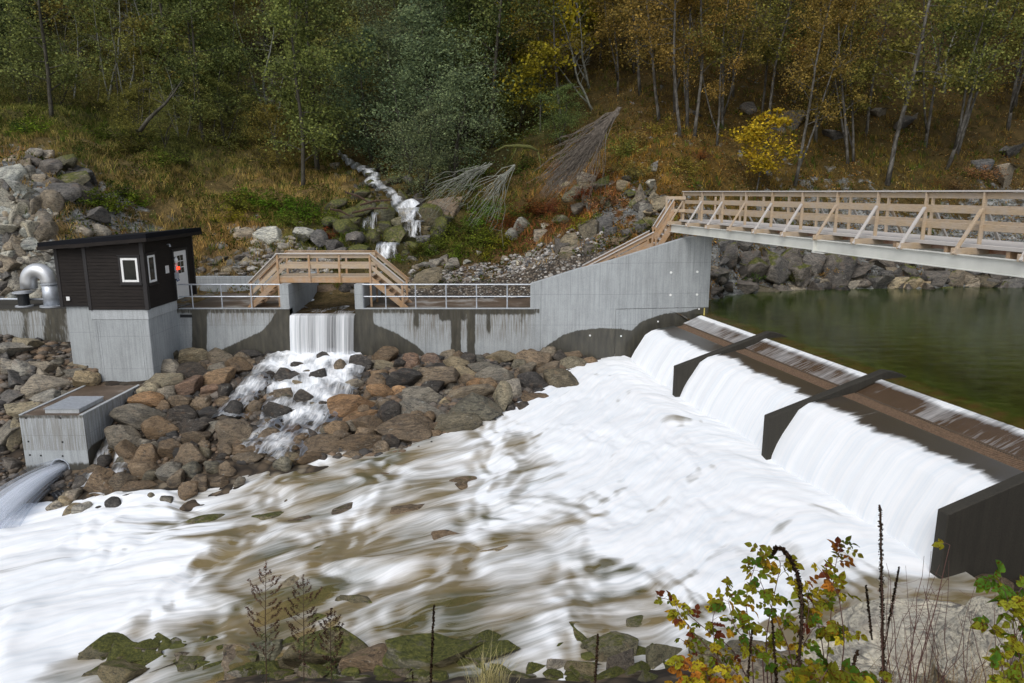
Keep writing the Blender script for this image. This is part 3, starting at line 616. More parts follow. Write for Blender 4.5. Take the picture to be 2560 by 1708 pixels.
# door on the side
a, b = atx(176.2, 298, HX)[1], atx(188.8, 298, HX)[1]
m = MB(); m.box(HX-.02, HX+.05, a, b, HZ+.02, HZ+2.08); d = H_(m.build('door', M['white'], bevel=.006))
m = MB(); w_ = b-a
for i in range(2):
    for j in range(3):
        y0 = a+w_*(.26+.25*i); z0 = HZ+1.12+.27*j; m.box(HX+.049, HX+.054, y0, y0+w_*.22, z0, z0+.23)
o = m.build('door_pane', M['glass']); o.parent = d
m = MB(); m.tube([(HX+.06, a+.1, HZ+1.02), (HX+.12, a+.1, HZ+1.02), (HX+.12, a+.24, HZ+1.02)], .015, 6); o = m.build('handle', M['steel']); o.parent = d
m = MB()
for y0, y1, z0, z1 in ((a-.11, a-.004, HZ, HZ+2.2), (b+.004, b+.11, HZ, HZ+2.2), (a, b, HZ+2.09, HZ+2.2)): m.box(HX-.01, HX+.075, y0, y1, z0, z1)
o = m.build('door_frame', M['trim']); o.parent = d
# fittings
def onx(px, py): p = atx(px, py, HX); return p[1], p[2]
def sphere(c, r, mat, name, sc=(1, 1, 1), seg=16):
    bm = bmesh.new(); bmesh.ops.create_uvsphere(bm, u_segments=seg, v_segments=seg//2, radius=r)
    for v in bm.verts: v.co = Vector((v.co.x*sc[0]+c[0], v.co.y*sc[1]+c[1], v.co.z*sc[2]+c[2]))
    me = bpy.data.meshes.new(name); bm.to_mesh(me); bm.free(); me.materials.append(mat); me.polygons.foreach_set('use_smooth', [True]*len(me.polygons))
    o = bpy.data.objects.new(name, me); COL.objects.link(o); return o
y, z = onx(173.9, 260.6)
m = MB(); m.box(HX+.02, HX+.06, y-.13, y+.13, z-.17, z+.17); o = m.build('wall_lamp', M['black'], bevel=.02); H_(o); o2 = sphere((HX+.08, y, z), .13, M['white'], 'lamp_globe', (.7, .8, 1.1)); o2.parent = o
y, z = onx(166.7, 245.8); m = MB(); m.tube([(HX, y, z+.06), (HX+.12, y, z+.06), (HX+.14, y, z-.04)], [.03, .04, .045], 8); H_(m.build('camera_housing', M['grey_plastic']))
y, z = onx(174.6, 268.6); m = MB(); m.box(HX+.02, HX+.13, y-.17, y+.05, z-.09, z+.09); o = H_(m.build('alarm_box', M['grey_plastic'], bevel=.01)); m = MB(); m.box(HX+.135, HX+.17, y-.1, y+.14, z-.05, z+.08); o2 = m.build('red_light', M['red'], bevel=.01); o2.parent = o
y, z = onx(166.2, 269.4); m = MB(); m.box(HX+.03, HX+.04, y-.13, y+.17, z-.16, z+.16); o = H_(m.build('notice', M['white']))
m = MB()
for k in range(6): m.box(HX+.041, HX+.0425, y-.10, y+(.13 if k % 2 else .09), z+.10-.045*k-.008, z+.10-.045*k)
o2 = m.build('printed_lines', M['grey_plastic']); o2.parent = o
y, z = onx(174.4, 276.3); m = MB(); m.box(HX+.02, HX+.16, y-.13, y+.13, z-.10, z+.17); o = H_(m.build('phone_box', M['grey_plastic'], bevel=.02)); m = MB(); m.tube([(HX+.1, y-.05, z-.1), (HX+.1, y+.03, z-.22), (HX+.14, y+.12, z-.18), (HX+.1, y+.09, z-.06)], .025, 6); o2 = m.build('cable', M['blue_plastic']); o2.parent = o
a, b = aty(67, 296.5, YS), aty(71, 300.5, YS); m = MB(); m.box(a[0], b[0], YS-.08, YS-.03, b[2], a[2]); H_(m.build('power_socket', M['white'], bevel=.01))
# tower
tw = empty('concrete_tower', (-15.8, 29.5, .3)); tag(tw, 'pale grey concrete tower standing under the black hut beside the outlet box', 'tower')
m = MB(); m.box(XA+.03, HX-.03, HY+.04, WY+.1, -.5, HZ-.02); m.box(XW+.12, XA+.03, YS+.1, WY+.3, -.2, HZ+.03)
P_(m.build('tower_shaft', M['concrete'], bevel=.02), tw)
m = MB(); m.box(XA+.02, HX-.01, HY+.02, WY, HZ-.42, HZ-.021); P_(m.build('tower_collar', M['concrete_smooth'], bevel=.01), tw)
m = MB()
for x in (XA+.17, XA+.27, HX-.40, HX-.3): m = MB(); m.box(x, x+.02, HY+.028, HY+.05, .2, HZ-.5); P_(m.build('formwork_ridge', M['concrete_smooth']), tw)
# left back wall
def wet_left(px, py): return np.clip(np.maximum(stripe(px, 46, 64, 6)*.75, stripe(px, 22, 31, 4)*.6)*sm(300, 330, py)*.0+stripe(px, 42, 68, 7)*.72+sm(314, 309, py)*.75+stripe(px, 21, 30, 4)*.55, 0, 1)
lw = empty('basin_wall', (-20.5, WY, 3)); tag(lw, 'dirty grey concrete wall with brown streaks left of the tower under silver pipe', 'wall')
P_(wall_face(-30, XW+.2, -.5, WT, lambda x: x*0+WY, wet_left, lambda a, b: a*0+.7, M['concrete_stained'], None, 'wall_face'), lw)
m = MB(); m.box(-30, XW+.2, WY+.003, 34, -.5, WT-.003); P_(m.build('wall_body', M['concrete_dark']), lw)
m = MB(); p = aty(0, 303.5, 32.2); m.tube([(-26, 32.2, 3.28), (-18.8, 32.0, 3.28)], .045, 8); tag(m.build('thin_pipe', M['galv']), 'thin grey pipe running along the top of the left wall behind silver pipe bend', 'pipe')
# silver pipe arch
bp = empty('pipe_bend', (-20, 31.6, 3)); tag(bp, 'large shiny silver pipe arch beside the hut', 'pipe')
c0, c1 = aty(29.5, 287, 31.8), aty(51.8, 300, 31.8); rc = (c1[0]-c0[0])/2; cx = (c0[0]+c1[0])/2; zc = aty(40, 281, 31.8)[2]; rr = .335
pts = [(c0[0]-.02, 31.8, zc-.32)]+[(cx-rc*math.cos(t)*1.0, 31.8, zc+rc*1.0*math.sin(t)) for t in np.linspace(0, math.pi, 15)]+[(c1[0], 31.8, zc-.12)]
m = MB(); m.tube(pts, rr, 28, True); P_(m.build('bend', M['steel'], smooth=True), bp)
m = MB(); m.tube([(c1[0], 31.8, 3.05), (c1[0], 31.8, zc-.13)], rr-.004, 28); P_(m.build('riser', M['galv'], smooth=True), bp)
m = MB(); m.tube([(c1[0], 31.8, zc-.15), (c1[0], 31.8, zc-.11)], rr+.03, 28); P_(m.build('flange', M['galv']), bp); m = MB(); m.tube([(c1[0]-.0, 31.8, 3.0), (c1[0], 31.8, 3.06)], rr+.16, 28); P_(m.build('flange', M['galv']), bp)
for p_ in bp.children:
    pass
bs = empty('pipe_stub', (c0[0]-.35, 31.8, 3)); tag(bs, 'short black flanged pipe stub under the open end of the silver pipe arch', 'pipe')
x = aty(23.3, 297, 31.8)[0]
m = MB(); m.tube([(x, 31.8, 3.0), (x, 31.8, 3.62)], .23, 20); P_(m.build('stub', M['black'], smooth=False), bs)
m = MB(); m.tube([(x, 31.8, 3.0), (x, 31.8, 3.05)], .36, 20); P_(m.build('flange', M['grey_plastic']), bs); m = MB(); m.tube([(x, 31.8, 3.60), (x, 31.8, 3.66)], .40, 20); P_(m.build('flange', M['grey_plastic']), bs)
# ================================================================== OUTLET BOX, grate, pipes
BX0, BX1, BY0, BY1, BZ = -17.3, -15.05, 24.2, 28.5, .33
ob = empty('outlet_box', (-16.2, 26, -2)); tag(ob, 'low concrete outlet box with water jet from a round hole, below the hut tower', 'outlet')
def wet_box(px, py): return np.clip(sm(447, 458, py+4*np.sin(px*.2))*.9+sm(422, 417, py)*.7, 0, 1)
def grid_face(p0, p1, z0, z1, wetf, nm, st=.06, hole=None):
    L = np.linalg.norm(np.array(p1)-p0); ts = np.linspace(0, 1, int(L/st)+2); zs = np.linspace(z0, z1, int((z1-z0)/st)+2)
    T, Z = np.meshgrid(ts, zs); X = p0[0]+(p1[0]-p0[0])*T; Y = p0[1]+(p1[1]-p0[1])*T
    V = np.stack([X.ravel(), Y.ravel(), Z.ravel()], 1); nx = len(ts); i = (np.arange(len(zs)-1)[:, None]*nx+np.arange(nx-1)).ravel(); Fc = np.stack([i, i+1, i+nx+1, i+nx], 1)
    if hole is not None:
        c = V[Fc].mean(1); Fc = Fc[np.hypot(c[:, 0]-hole[0], c[:, 2]-hole[1]) > hole[2]]
    PX, PY = proj(V[:, 0], V[:, 1], V[:, 2]); return link_mesh(nm, V, Fc, M['concrete_stained'], None, False, dict(wet=wetf(PX, PY), rust=PX*0+.55*(PY < 450)))
hc = aty(60.5, 467.5, BY0); HR = .31
P_(grid_face((BX0, BY0), (BX1, BY0), -2.9, BZ, lambda a, b: np.clip(sm(462, 472, b+a*.05)*.9*(a > 22)+sm(421, 417, b)*.6, 0, 1), 'box_front', .04, (hc[0], hc[2], HR-.02)), ob)
def wet_side(px, py): c = np.interp(px, [80, 85, 92, 100, 110, 125, 140], [462, 455, 445, 440, 437, 425, 405]); return sm(-3, 3, py-c)
P_(grid_face((BX1, BY0), (BX1, BY1), -2.9, BZ, wet_side, 'box_side'), ob)
P_(grid_face((BX0, BY1), (BX0, BY0), -2.9, BZ, lambda a, b: a*0+.2, 'box_side'), ob)
m = MB(); m.add([(BX0, BY0, BZ), (BX1, BY0, BZ), (BX1, BY1, BZ), (BX0, BY1, BZ)], [(0, 1, 2, 3)]); P_(m.build('box_top', M['floor']), ob)
m = MB(); m.box(BX0, BX0+.1, BY0-.003, BY1, BZ+.001, BZ+.03); m.box(BX1-.12, BX1+.003, BY0-.003, BY1, BZ+.001, BZ+.03); P_(m.build('box_edge', M['concrete_smooth']), ob)
m = MB(); m.tube([(hc[0], BY0-.03, hc[2]), (hc[0], BY0+.03, hc[2])], HR+.035, 28, False); m.tube([(hc[0], BY0+1.2, hc[2]), (hc[0], BY0-.03, hc[2])], HR, 28, False)
for k in range(28):
    a, b = 2*math.pi*k/28, 2*math.pi*(k+1)/28
    m.add([(hc[0]+math.cos(t)*r, BY0-.03, hc[2]+math.sin(t)*r) for t, r in ((a, HR), (b, HR), (b, HR+.035), (a, HR+.035))], [(0, 1, 2, 3)])
P_(m.build('pipe_mouth', M['galv'], smooth=False), ob)
m = MB()
for p, q in [(26,418),(28.5,441.5),(30,455),(60.5,418),(62.5,442),(41,455.5),(62.7,456)]:
    c = aty(p, q, BY0); m.tube([(c[0], c[1]-.012, c[2]), (c[0], c[1]+.01, c[2])], .035, 8)
P_(m.build('formwork_plug', M['trim']), ob)
gx0, gx1 = aty(44, 411, 24.4)[0], aty(78, 411, 24.4)[0]
gr = empty('steel_grate', ((gx0+gx1)/2, 25, BZ)); tag(gr, 'galvanised steel grating on the roof of the outlet box', 'grate')
m = MB(); gy0, gy1 = 24.45, 26.0
m.box(gx0, gx1, gy0, gy0+.04, BZ, BZ+.14); m.box(gx0, gx1, gy1-.04, gy1, BZ, BZ+.14); m.box(gx0, gx0+.04, gy0+.04, gy1-.04, BZ, BZ+.14); m.box(gx1-.04, gx1, gy0+.04, gy1-.04, BZ, BZ+.14)
P_(m.build('frame', M['concrete_smooth']), gr)
m = MB()
for i in range(27): y = gy0-.02+i*.06; m.box(gx0-.03, gx1+.03, y, y+.014, BZ+.145, BZ+.18)
for i in range(14): x = gx0+i*(gx1-gx0)/13; m.box(x-.012, x+.012, gy0-.02, gy1, BZ+.141, BZ+.176)
P_(m.build('grid', M['galv']), gr)
# lower wall left of the box and corrugated pipe
m = MB(); m.box(-24, BX0-.01, 24.9, 25.4, -3, aty(5, 462, 25)[2]); tag(m.build('low_wall', M['concrete']), 'low dark wet concrete wall at left edge beside the outlet box', 'wall')
ca = aty(52, 501, 23.2); cb = ca+np.array([.62, 1.0, .10])
pts = [ca+(cb-ca)*t for t in np.linspace(0, 1, 41)]; m = MB(); m.tube(pts, [.25+(.03 if i % 4 < 2 else 0) for i in range(41)], 24, False); m.tube(pts[::-1], .23, 24, False)
tag(m.build('corrugated_pipe', M['black']), 'black corrugated drain pipe low in the water beneath the water jet', 'pipe')
# ================================================================== METAL RAILINGS
def railing(label, pxs, px_end=None):
    xs_ = [wallpt(p, 305, WY+.12)[0] for p in pxs]; root = empty('metal_railing', (xs_[0], WY+.12, WT)); tag(root, label, 'railing', 'metal railings on the dam wall')
    for x in xs_:
        m = MB(); m.tube([(x, WY+.12, WT+.02), (x, WY+.12, WT+1.06)], .03, 8); m.box(x-.07, x+.07, WY+.05, WY+.19, WT+.02, WT+.035); P_(m.build('post', M['galv'], smooth=False), root)
    for z, r in ((WT+1.06, .032), (WT+.53, .028)):
        m = MB(); m.tube([(xs_[0]-.02, WY+.12, z), (xs_[-1]+.02, WY+.12, z)], r, 8); P_(m.build('rail', M['galv']), root)
railing('galvanised railing on the wall left of the waterfall in front of the hut door', [164.3, 193, 222.3, 251.8, 281.2])
railing('galvanised railing on the wall right of the waterfall ending at the wing wall', [363.5, 386, 415.8, 446.3, 476.6, 507.2, 531.0])
# ================================================================== SMALL WOODEN BRIDGE
sb = empty('wooden_footbridge', (-8.4, 32.1, 4)); tag(sb, 'small light timber footbridge with stairs on both sides above the waterfall', 'bridge')
YF, YBk = 31.62, 32.85; ZD = 4.36; ZC = 5.37
pf = [aty(p, 265, YF)[0] for p in (278, 309.5, 339.6, 370.3)]
def W_(m, nm, mat='wood', bev=.006): return P_(m.build(nm, M[mat], bevel=bev), sb)
m = MB()
for k in range(26): x = pf[0]-.05+k*(pf[3]-pf[0]+.1)/26; m.box(x, x+.158, YF-.02, YBk+.02, ZD-.045, ZD)
W_(m, 'deck', 'wood2')
for y in (YF-.05, YBk): m = MB(); m.box(pf[0]-.05, pf[3]+.05, y, y+.05, ZD-.27, ZD-.05); W_(m, 'beam')
FL, FR = aty(249.5, 303, YF)[0], aty(406.5, 303, YF)[0]     # stair feet
for y, sgn in ((YF-.08, -1), (YBk+.08, 1)):
    for i, x in enumerate(pf):
        end = i in (0, 3); m = MB(); m.box(x-.045, x+.045, y-.02, y+.03, (3.02 if end else ZD-.27), ZC-.02); W_(m, 'post')
    m = MB(); m.box(pf[0]-.06, pf[3]+.06, y-.07, y+.08, ZC-.02, ZC+.02); W_(m, 'handrail', 'wood_cap' if sgn < 0 else 'wood')
    for z0, z1 in ((ZC-.20, ZC-.045), (ZC-.66, ZC-.48)):
        m = MB(); yy = y+.055*(1 if sgn < 0 else -1); m.box(pf[0], pf[3], yy-.015, yy+.015, z0, z1); W_(m, 'rail', 'wood2')
    for side in (-1, 1):
        xt = pf[0] if side < 0 else pf[3]; xf = FL if side < 0 else FR
        run = xf-xt; dz = -(ZD-3.05)
        def pt(t, z, oy=0): return (xt+run*t, y+oy, z+dz*t)
        m = MB(); m.bar(pt(-.0, ZC), pt(.97, ZC), .14, .04, (0, 0, 1)); W_(m, 'stair_handrail', 'wood_cap' if sgn < 0 else 'wood')
        for zo in (-.12, -.57): m = MB(); m.bar(pt(0, ZC+zo, .05), pt(.97, ZC+zo, .05), .03, .16); W_(m, 'stair_rail', 'wood2')
        m = MB(); m.bar(pt(-.02, ZD-.12, .05), pt(1.0, ZD-.12, .05), .05, .24); W_(m, 'stringer')
        m = MB(); x = xt+run*.9; m.box(x-.045, x+.045, y-.02, y+.03, 3.0, ZC+dz*.9-.02); W_(m, 'post')
for side in (-1, 1):
    xt = pf[0] if side < 0 else pf[3]; xf = FL if side < 0 else FR
    for k in range(6):
        t = (k+1)/7.; x = xt+(xf-xt)*t; z = ZD-(ZD-3.0)*t; m = MB(); m.box(x-.13, x+.13, YF, YBk, z-.045, z); W_(m, 'tread')
# ================================================================== BIG FOOTBRIDGE
bb = empty('timber_bridge', (9, 24, 6)); tag(bb, 'long timber footbridge with braced railings on pale steel beams crossing right', 'bridge')
def B_(m, nm, mat='wood2', bev=.006): return P_(m.build(nm, M[mat], bevel=bev), bb)
L0 = np.array([7.72, 32.35]); LEN = 31.
def bpt(s, d, z): q = L0+TD*s+ND*d; return (q[0], q[1], z)      # s along, d outward (downstream), z
def s_of_px(px, z=7.4, d=0.):
    # where the near rail line meets the pixel column
    lo, hi = -2., 29.
    for _ in range(50):
        mid = (lo+hi)/2; p = bpt(mid, d, z)
        if proj(*p)[0] < px: lo = mid
        else: hi = mid
    return lo
posts_px = [684, 702, 723, 746.5, 773.2, 803.9, 837.7, 878.6, 925.6, 983.1]
ps = [s_of_px(p) for p in posts_px]
sp = (ps[-1]-ps[0])/9; ps = [ps[0]+sp*i for i in range(20)]
DK = 6.78; CT = 8.04; WB = 1.75
E_ = ps[-1]+.3
# steel beams
def ibeam(s0, s1, d, z0, z1):
    m = MB(); hw = .075
    def bx(da, db, za, zb):
        m.add([bpt(s0, da, za), bpt(s1, da, za), bpt(s1, db, za), bpt(s0, db, za), bpt(s0, da, zb), bpt(s1, da, zb), bpt(s1, db, zb), bpt(s0, db, zb)], [(0,3,2,1),(4,5,6,7),(0,1,5,4),(1,2,6,5),(2,3,7,6),(3,0,4,7)])
    bx(d-hw, d+hw, z0, z0+.02); bx(d-hw, d+hw, z1-.02, z1); bx(d-.01, d+.01, z0+.021, z1-.021); return m
sj = s_of_px(817, 6.4, .55)
zb0 = 6.25
B_(ibeam(ps[0]-.1, sj, .52, zb0, zb0+.34), 'steel_beam', 'beam', 0); B_(ibeam(sj+.01, E_, .58, zb0-.02, zb0+.33), 'steel_beam', 'beam', 0)
B_(ibeam(ps[0]-.1, E_, -WB-.1, zb0, zb0+.34), 'steel_beam', 'beam', 0)
m = MB()
m.add([bpt(sj-.02, .50, zb0-.06), bpt(sj+.02, .50, zb0-.06), bpt(sj+.02, .70, zb0-.06), bpt(sj-.02, .70, zb0-.06), bpt(sj-.02, .50, zb0+.36), bpt(sj+.02, .50, zb0+.36), bpt(sj+.02, .70, zb0+.36), bpt(sj-.02, .70, zb0+.36)], [(0,3,2,1),(4,5,6,7),(0,1,5,4),(1,2,6,5),(2,3,7,6),(3,0,4,7)])
m.bar(bpt(sj, .6, zb0-.05), bpt(sj+.5, .6, zb0-.05), .2, .03); B_(m, 'splice_plate', 'beam', 0)
# deck boards and joists
m = MB(); s = ps[0]-.15
while s < E_:
    m.bar(bpt(s, -WB-.06, DK-.025), bpt(s, .10, DK-.025), .142, .05); s += .15
B_(m, 'deck', 'wood_cap')
m = MB(); m.bar(bpt(ps[0]-.1, .12, DK-.03), bpt(E_, .12, DK-.03), .06, .09); B_(m, 'deck_edge', 'wood_cap')
for d in (-.25, -WB+.2): m = MB(); m.bar(bpt(ps[0], d, DK-.13), bpt(E_, d, DK-.13), .07, .14); B_(m, 'joist', 'wood_dark')
for i, s in enumerate(ps):
    for sd, d, o in ((1, .0, 1), (-1, -WB, -1)):
        m = MB(); m.bar(bpt(s, d+.02*o, DK-.22), bpt(s, d+.02*o, CT-.04), .095, .048, tuple(TD)+(0,)); B_(m, 'post')
    m = MB(); m.bar(bpt(s-.05, .72, DK-.14), bpt(s-.05, -WB-.72, DK-.14), .048, .16); B_(m, 'crossbeam', 'wood_dark' if i < 0 else 'wood2')
    m = MB(); m.bar(bpt(s+.05, .68, DK-.14), bpt(s+.05, -WB-.68, DK-.14), .048, .16); B_(m, 'crossbeam', 'wood2')
    for o, d in ((1, 0), (-1, -WB)):
        m = MB(); m.bar(bpt(s, d+.70*o, DK-.20), bpt(s, d+.05*o, CT-.42), .05, .095, tuple(TD)+(0,)); B_(m, 'brace', 'wood_cap' if i % 3 else 'wood2')
    if i < 19: m = MB(); m.bar(bpt(s+sp/2, .1, DK-.16), bpt(s+sp/2, -.2, DK-.16), .1, .2); B_(m, 'packing_block', 'wood')
    m = MB()
    for dd in (.62, .1): p = Vector(bpt(s-.08, dd, DK-.14)); q = Vector(bpt(s-.09, dd, DK-.14)); m.tube([p+Vector(tuple(TD)+(0,))*.0, q], .018, 6)
    B_(m, 'bolt', 'galv', 0)
for o, d in ((1, 0), (-1, -WB)):
    a, b = ps[0]-.12, E_
    m = MB(); m.bar(bpt(a, d, CT-.02), bpt(b, d, CT-.02), .16, .04); B_(m, 'handrail', 'wood_cap')
    for zc, h in ((CT-.125, .14), (CT-.47, .155), (CT-.86, .155)):
        m = MB(); m.bar(bpt(a+.02, d-.028*o, zc), bpt(b, d-.028*o, zc), .03, h); B_(m, 'rail', 'wood2')
# stairs at its left end, going down behind the wing wall
st = empty('bridge_stair', (7, 33.4, 4)); tag(st, 'brown timber stair with railings going down behind the wing wall from long bridge', 'stair')
def S_(m, nm, mat='wood_dark', bev=.005): return P_(m.build(nm, M[mat], bevel=bev), st)
def flight(xa, ya, za, xb_, yb_, zb, wdt, n_):
    A = Vector((xa, ya, za)); Bv = Vector((xb_, yb_, zb)); dr = (Bv-A); sd = Vector((dr.y, -dr.x, 0)).normalized()*wdt/2
    for s_ in (-1, 1):
        o = sd*s_
        m = MB(); m.bar(A+o+Vector((0, 0, -.12)), Bv+o+Vector((0, 0, -.12)), .05, .24); S_(m, 'stringer', 'wood')
        m = MB(); m.bar(A+o+Vector((0, 0, 1.02)), Bv+o+Vector((0, 0, 1.02)), .14, .04); S_(m, 'handrail', 'wood_cap')
        for z in (.9, .5): m = MB(); m.bar(A+o+Vector((0, 0, z)), Bv+o+Vector((0, 0, z)), .03, .15); S_(m, 'rail', 'wood')
        for t in np.linspace(.02, .98, max(2, int(dr.length/1.3)+1)): p = A+dr*t+o; m = MB(); m.bar(p+Vector((0, 0, -.5)), p+Vector((0, 0, 1.0)), .07, .07); S_(m, 'post', 'wood')
    for k in range(n_):
        p = A+dr*((k+.7)/n_); m = MB(); m.bar(p-sd, p+sd, .26, .045); S_(m, 'tread', 'wood_cap')
pa = aty(672, 225, 32.7); flight(7.25, 33.2, DK-.1, 6.5, 33.25, 5.42, 1.1, 6)
pl = MB(); pl.box(5.85, 6.6, 32.6, 34.0, 5.30, 5.36); S_(pl, 'landing', 'wood_cap')
q = aty(586, 283, 32.7)
flight(6.4, 33.3, 5.22, 3.3, 33.3, 3.6, 1.05, 11)
for dy in (0,):
    for s_ in (0, 1.0, 1.9): 
        p = Vector(bpt(ps[0]-.2, -s_*.85, 0)); m = MB(); m.bar((p.x, p.y, DK-.3), (p.x, p.y, CT-.25), .08, .08); S_(m, 'post', 'wood2')
    for z in (CT-.3, CT-.85): m = MB(); m.bar((6.9, 32.75, z), (7.7, 32.5, z), .03, .14); S_(m, 'rail', 'wood2')
m = MB(); m.bar((6.9, 32.75, DK-.6), (6.9, 32.75, CT-.24), .09, .09); S_(m, 'post', 'wood2')
# ================================================================== WEIR
wr = empty('river_weir', tuple(C0)+(2.7,)); tag(wr, 'long sloping concrete river weir with intake grating and spilling water', 'weir')
def wpt(s, d, z): q = weir(s, d); return (q[0], q[1], z)
S0, S1 = -.2, 17.35
prof = [(-.55, 2.60), (-.30, 2.665), (0., 2.685), (.15, 2.66), (.9, 2.36), (.93, 1.9), (.93, -.5)]
def extr(prof, s0, s1, n_=1, close=True):
    m = MB(); k = len(prof)
    for i in range(n_+1): s = s0+(s1-s0)*i/n_; m.v += [wpt(s, d, z) for d, z in prof]
    for i in range(n_):
        for j in range(k-1): a = i*k+j; m.f.append((a, a+1, a+k+1, a+k))
    if close: m.f.append(tuple(range(k))[::-1]); m.f.append(tuple(n_*k+j for j in range(k)))
    return m
M['slab'] = mk_concrete('weir_slab', base=(.105, .082, .062), formwork=False)
P_(extr([(-.6, -.5)]+prof, S0, S1).build('crest_slab', M['slab']), wr)
P_(extr([(.96, -.5), (.96, 1.9), (2.25, 1.85), (2.27, 2.09), (2.42, 2.05), (2.6, 1.6), (2.9, -.5)], S0, S1).build('sill', M['concrete_dark']), wr)
M['grate'] = simple('intake_steel', (.19, .125, .08), .6, 0, .35, 20)
DV = [4.95, 11.0, 17.35, 23.6]
for s0, s1 in zip([0.]+DV[:2], DV[:3]):
    m = MB(); n_ = int((s1-s0-.25)/.07)
    for i in range(n_): s = s0+.15+i*.07; m.bar(wpt(s, .94, 2.34), wpt(s, 2.28, 2.10), .022, .05)
    s = s0+.15
    while s < s1-.1: m.bar(wpt(s, .94, 2.31), wpt(s, 2.28, 2.07), .05, .05); s += 1.25
    P_(m.build('intake_grate', M['grate']), wr)
for i, s in enumerate(DV[:3]):
    lab = ['farthest dark concrete divider on the weir, below the bridge pier', 'middle dark concrete divider on the weir', 'nearest dark concrete divider on the weir at right edge'][i]
    m = MB(); t = .14; dl = 3.6
    pr = [(-.75, 0), (-.75, 2.76), (-.45, 2.88), (-.05, 2.95), (dl, 1.80), (dl, -.6)]
    if i == 2: pr = [(-34, 0), (-34, 3.0), (-.05, 2.97), (dl, 1.80), (dl, -.6)]
    V = [wpt(s-t, d, z) for d, z in pr]+[wpt(s+t, d, z) for d, z in pr]; k = len(pr)
    m.add(V, [tuple(range(k)), tuple(range(2*k-1, k-1, -1))]+[(j, j+k, (j+1) % k+k, (j+1) % k) for j in range(k)])
    o = m.build('weir_divider', M['concrete_dark'], bevel=.02); tag(o, lab, 'divider', 'dividers on the weir')
# ================================================================== WATER
# pool above the weir
def uvmesh(name, P, U, mat, foam, extra=None, close=False):
    ny, nx = P.shape[:2]; i = (np.arange(ny-1)[:, None]*nx+np.arange(nx-1)).ravel(); Fc = np.stack([i, i+1, i+nx+1, i+nx], 1)
    at = dict(flow=U.reshape(-1, 2), foam=foam.ravel())
    if extra: at.update({k: v.ravel() for k, v in extra.items()})
    return link_mesh(name, P.reshape(-1, 3).astype(float), Fc, mat, None, True, at)
ss = np.concatenate([np.linspace(-16, -.3, 30), np.linspace(-.15, 17.4, 120)]); dd = np.concatenate([[.12, .02, -.1, -.25, -.4, -.6, -.9, -1.3, -1.8], -np.geomspace(2.4, 60, 40)])
Sg, Dg = np.meshgrid(ss, dd); XY = C0+TD*Sg[..., None]+ND*Dg[..., None]
Zg = np.where(Dg > -.6, 2.735-.03*sm(-.6, .1, Dg)+.012*pn(Sg*5, Dg*1.0), 2.74)+.006*fbm(XY[..., 0]*.8, XY[..., 1]*2.)*sm(-.5, -2, Dg)
P = np.concatenate([XY, Zg[..., None]], 2)
for t in DV[:3]: pass
o = uvmesh('pool_water', P[::-1], np.stack([Dg, Sg], 2)[::-1], M['pool'], Dg*0, dict(near=(np.exp(Dg/9)*.9+.1)[::-1]*1.0, lipb=(sm(-1.0, -.3, Dg)*(.6+.6*pn(Sg*4, Dg*2)))[::-1])); tag(o, kind='structure')
# side piece of the pool behind the pier
# thin film over the crest slab + the white curtains
PR_F = [(.10, 2.715), (.2, 2.695), (.9, 2.41), (1.3, 2.345)]
def curtain_z(d):
    return np.interp(d, [1.35, 1.8, 2.1, 2.4, 2.7, 2.95, 3.15, 3.3, 3.42, 3.5], [2.30, 2.24, 2.20, 2.14, 1.96, 1.58, 1.28, 1.0, .7, .3])
for i, (s0, s1) in enumerate(zip([-.1]+[d+.13 for d in DV[:2]], [d-.13 for d in DV[:3]])):
    s_ = np.linspace(s0, s1, int((s1-s0)/.06)); d_ = np.linspace(.1, .93, 24); Sg, Dg = np.meshgrid(s_, d_)
    Z = np.interp(Dg, [p[0] for p in PR_F], [p[1] for p in PR_F])+.006*pn(Sg*8, Dg*1.5)
    XY = C0+TD*Sg[..., None]+ND*Dg[..., None]; fo = .46+.42*sm(.42, .2, Dg)+.22*fbm(Sg*.7, Dg*.6, 3.)+(.22 if i == 0 else .1 if i == 1 else 0)
    o = uvmesh('water_film', np.concatenate([XY, Z[..., None]], 2), np.stack([Dg, Sg], 2), M['film'], fo); tag(o, kind='structure')
    s_ = np.linspace(s0, s1, int((s1-s0)/.05)); d_ = np.concatenate([np.linspace(1.35, 3.0, 40), np.linspace(3.03, 3.52, 26)]); Sg, Dg = np.meshgrid(s_, d_)
    dsc = 1+.03*pn(Sg*.6, 0, i)+.018*pn(Sg*2.2, .5, i)                       # the thrown water bulges more in places
    Dd = 1.35+(Dg-1.35)*dsc; Z = curtain_z(Dg)+.035*pn(Sg*1.1, Dg*.5, 2)*sm(1.6, 2.4, Dg)+.008*pn(Sg*5, Dg*.5, 4)*sm(1.9, 2.5, Dg)+.03*pn(Sg*2.3, Dg*.3, 9)*sm(2.1, 2.8, Dg)
    XY = C0+TD*Sg[..., None]+ND*Dd[..., None]
    st_ = 2.34+.20*fbm(Sg*.9, 1., i*1.7)+.04*fbm(Sg*3, Dg*2., 3.)+(-.15 if i == 1 else 0); fo = sm(-.5, .3, Dg-st_)*1.15+.12*fbm(Sg*2.5, Dg*.4, 1.)
    o = uvmesh('white_water_curtain', np.concatenate([XY, Z[..., None]], 2), np.stack([Dg, Sg], 2), M['curtain'], fo); tag(o, kind='structure')
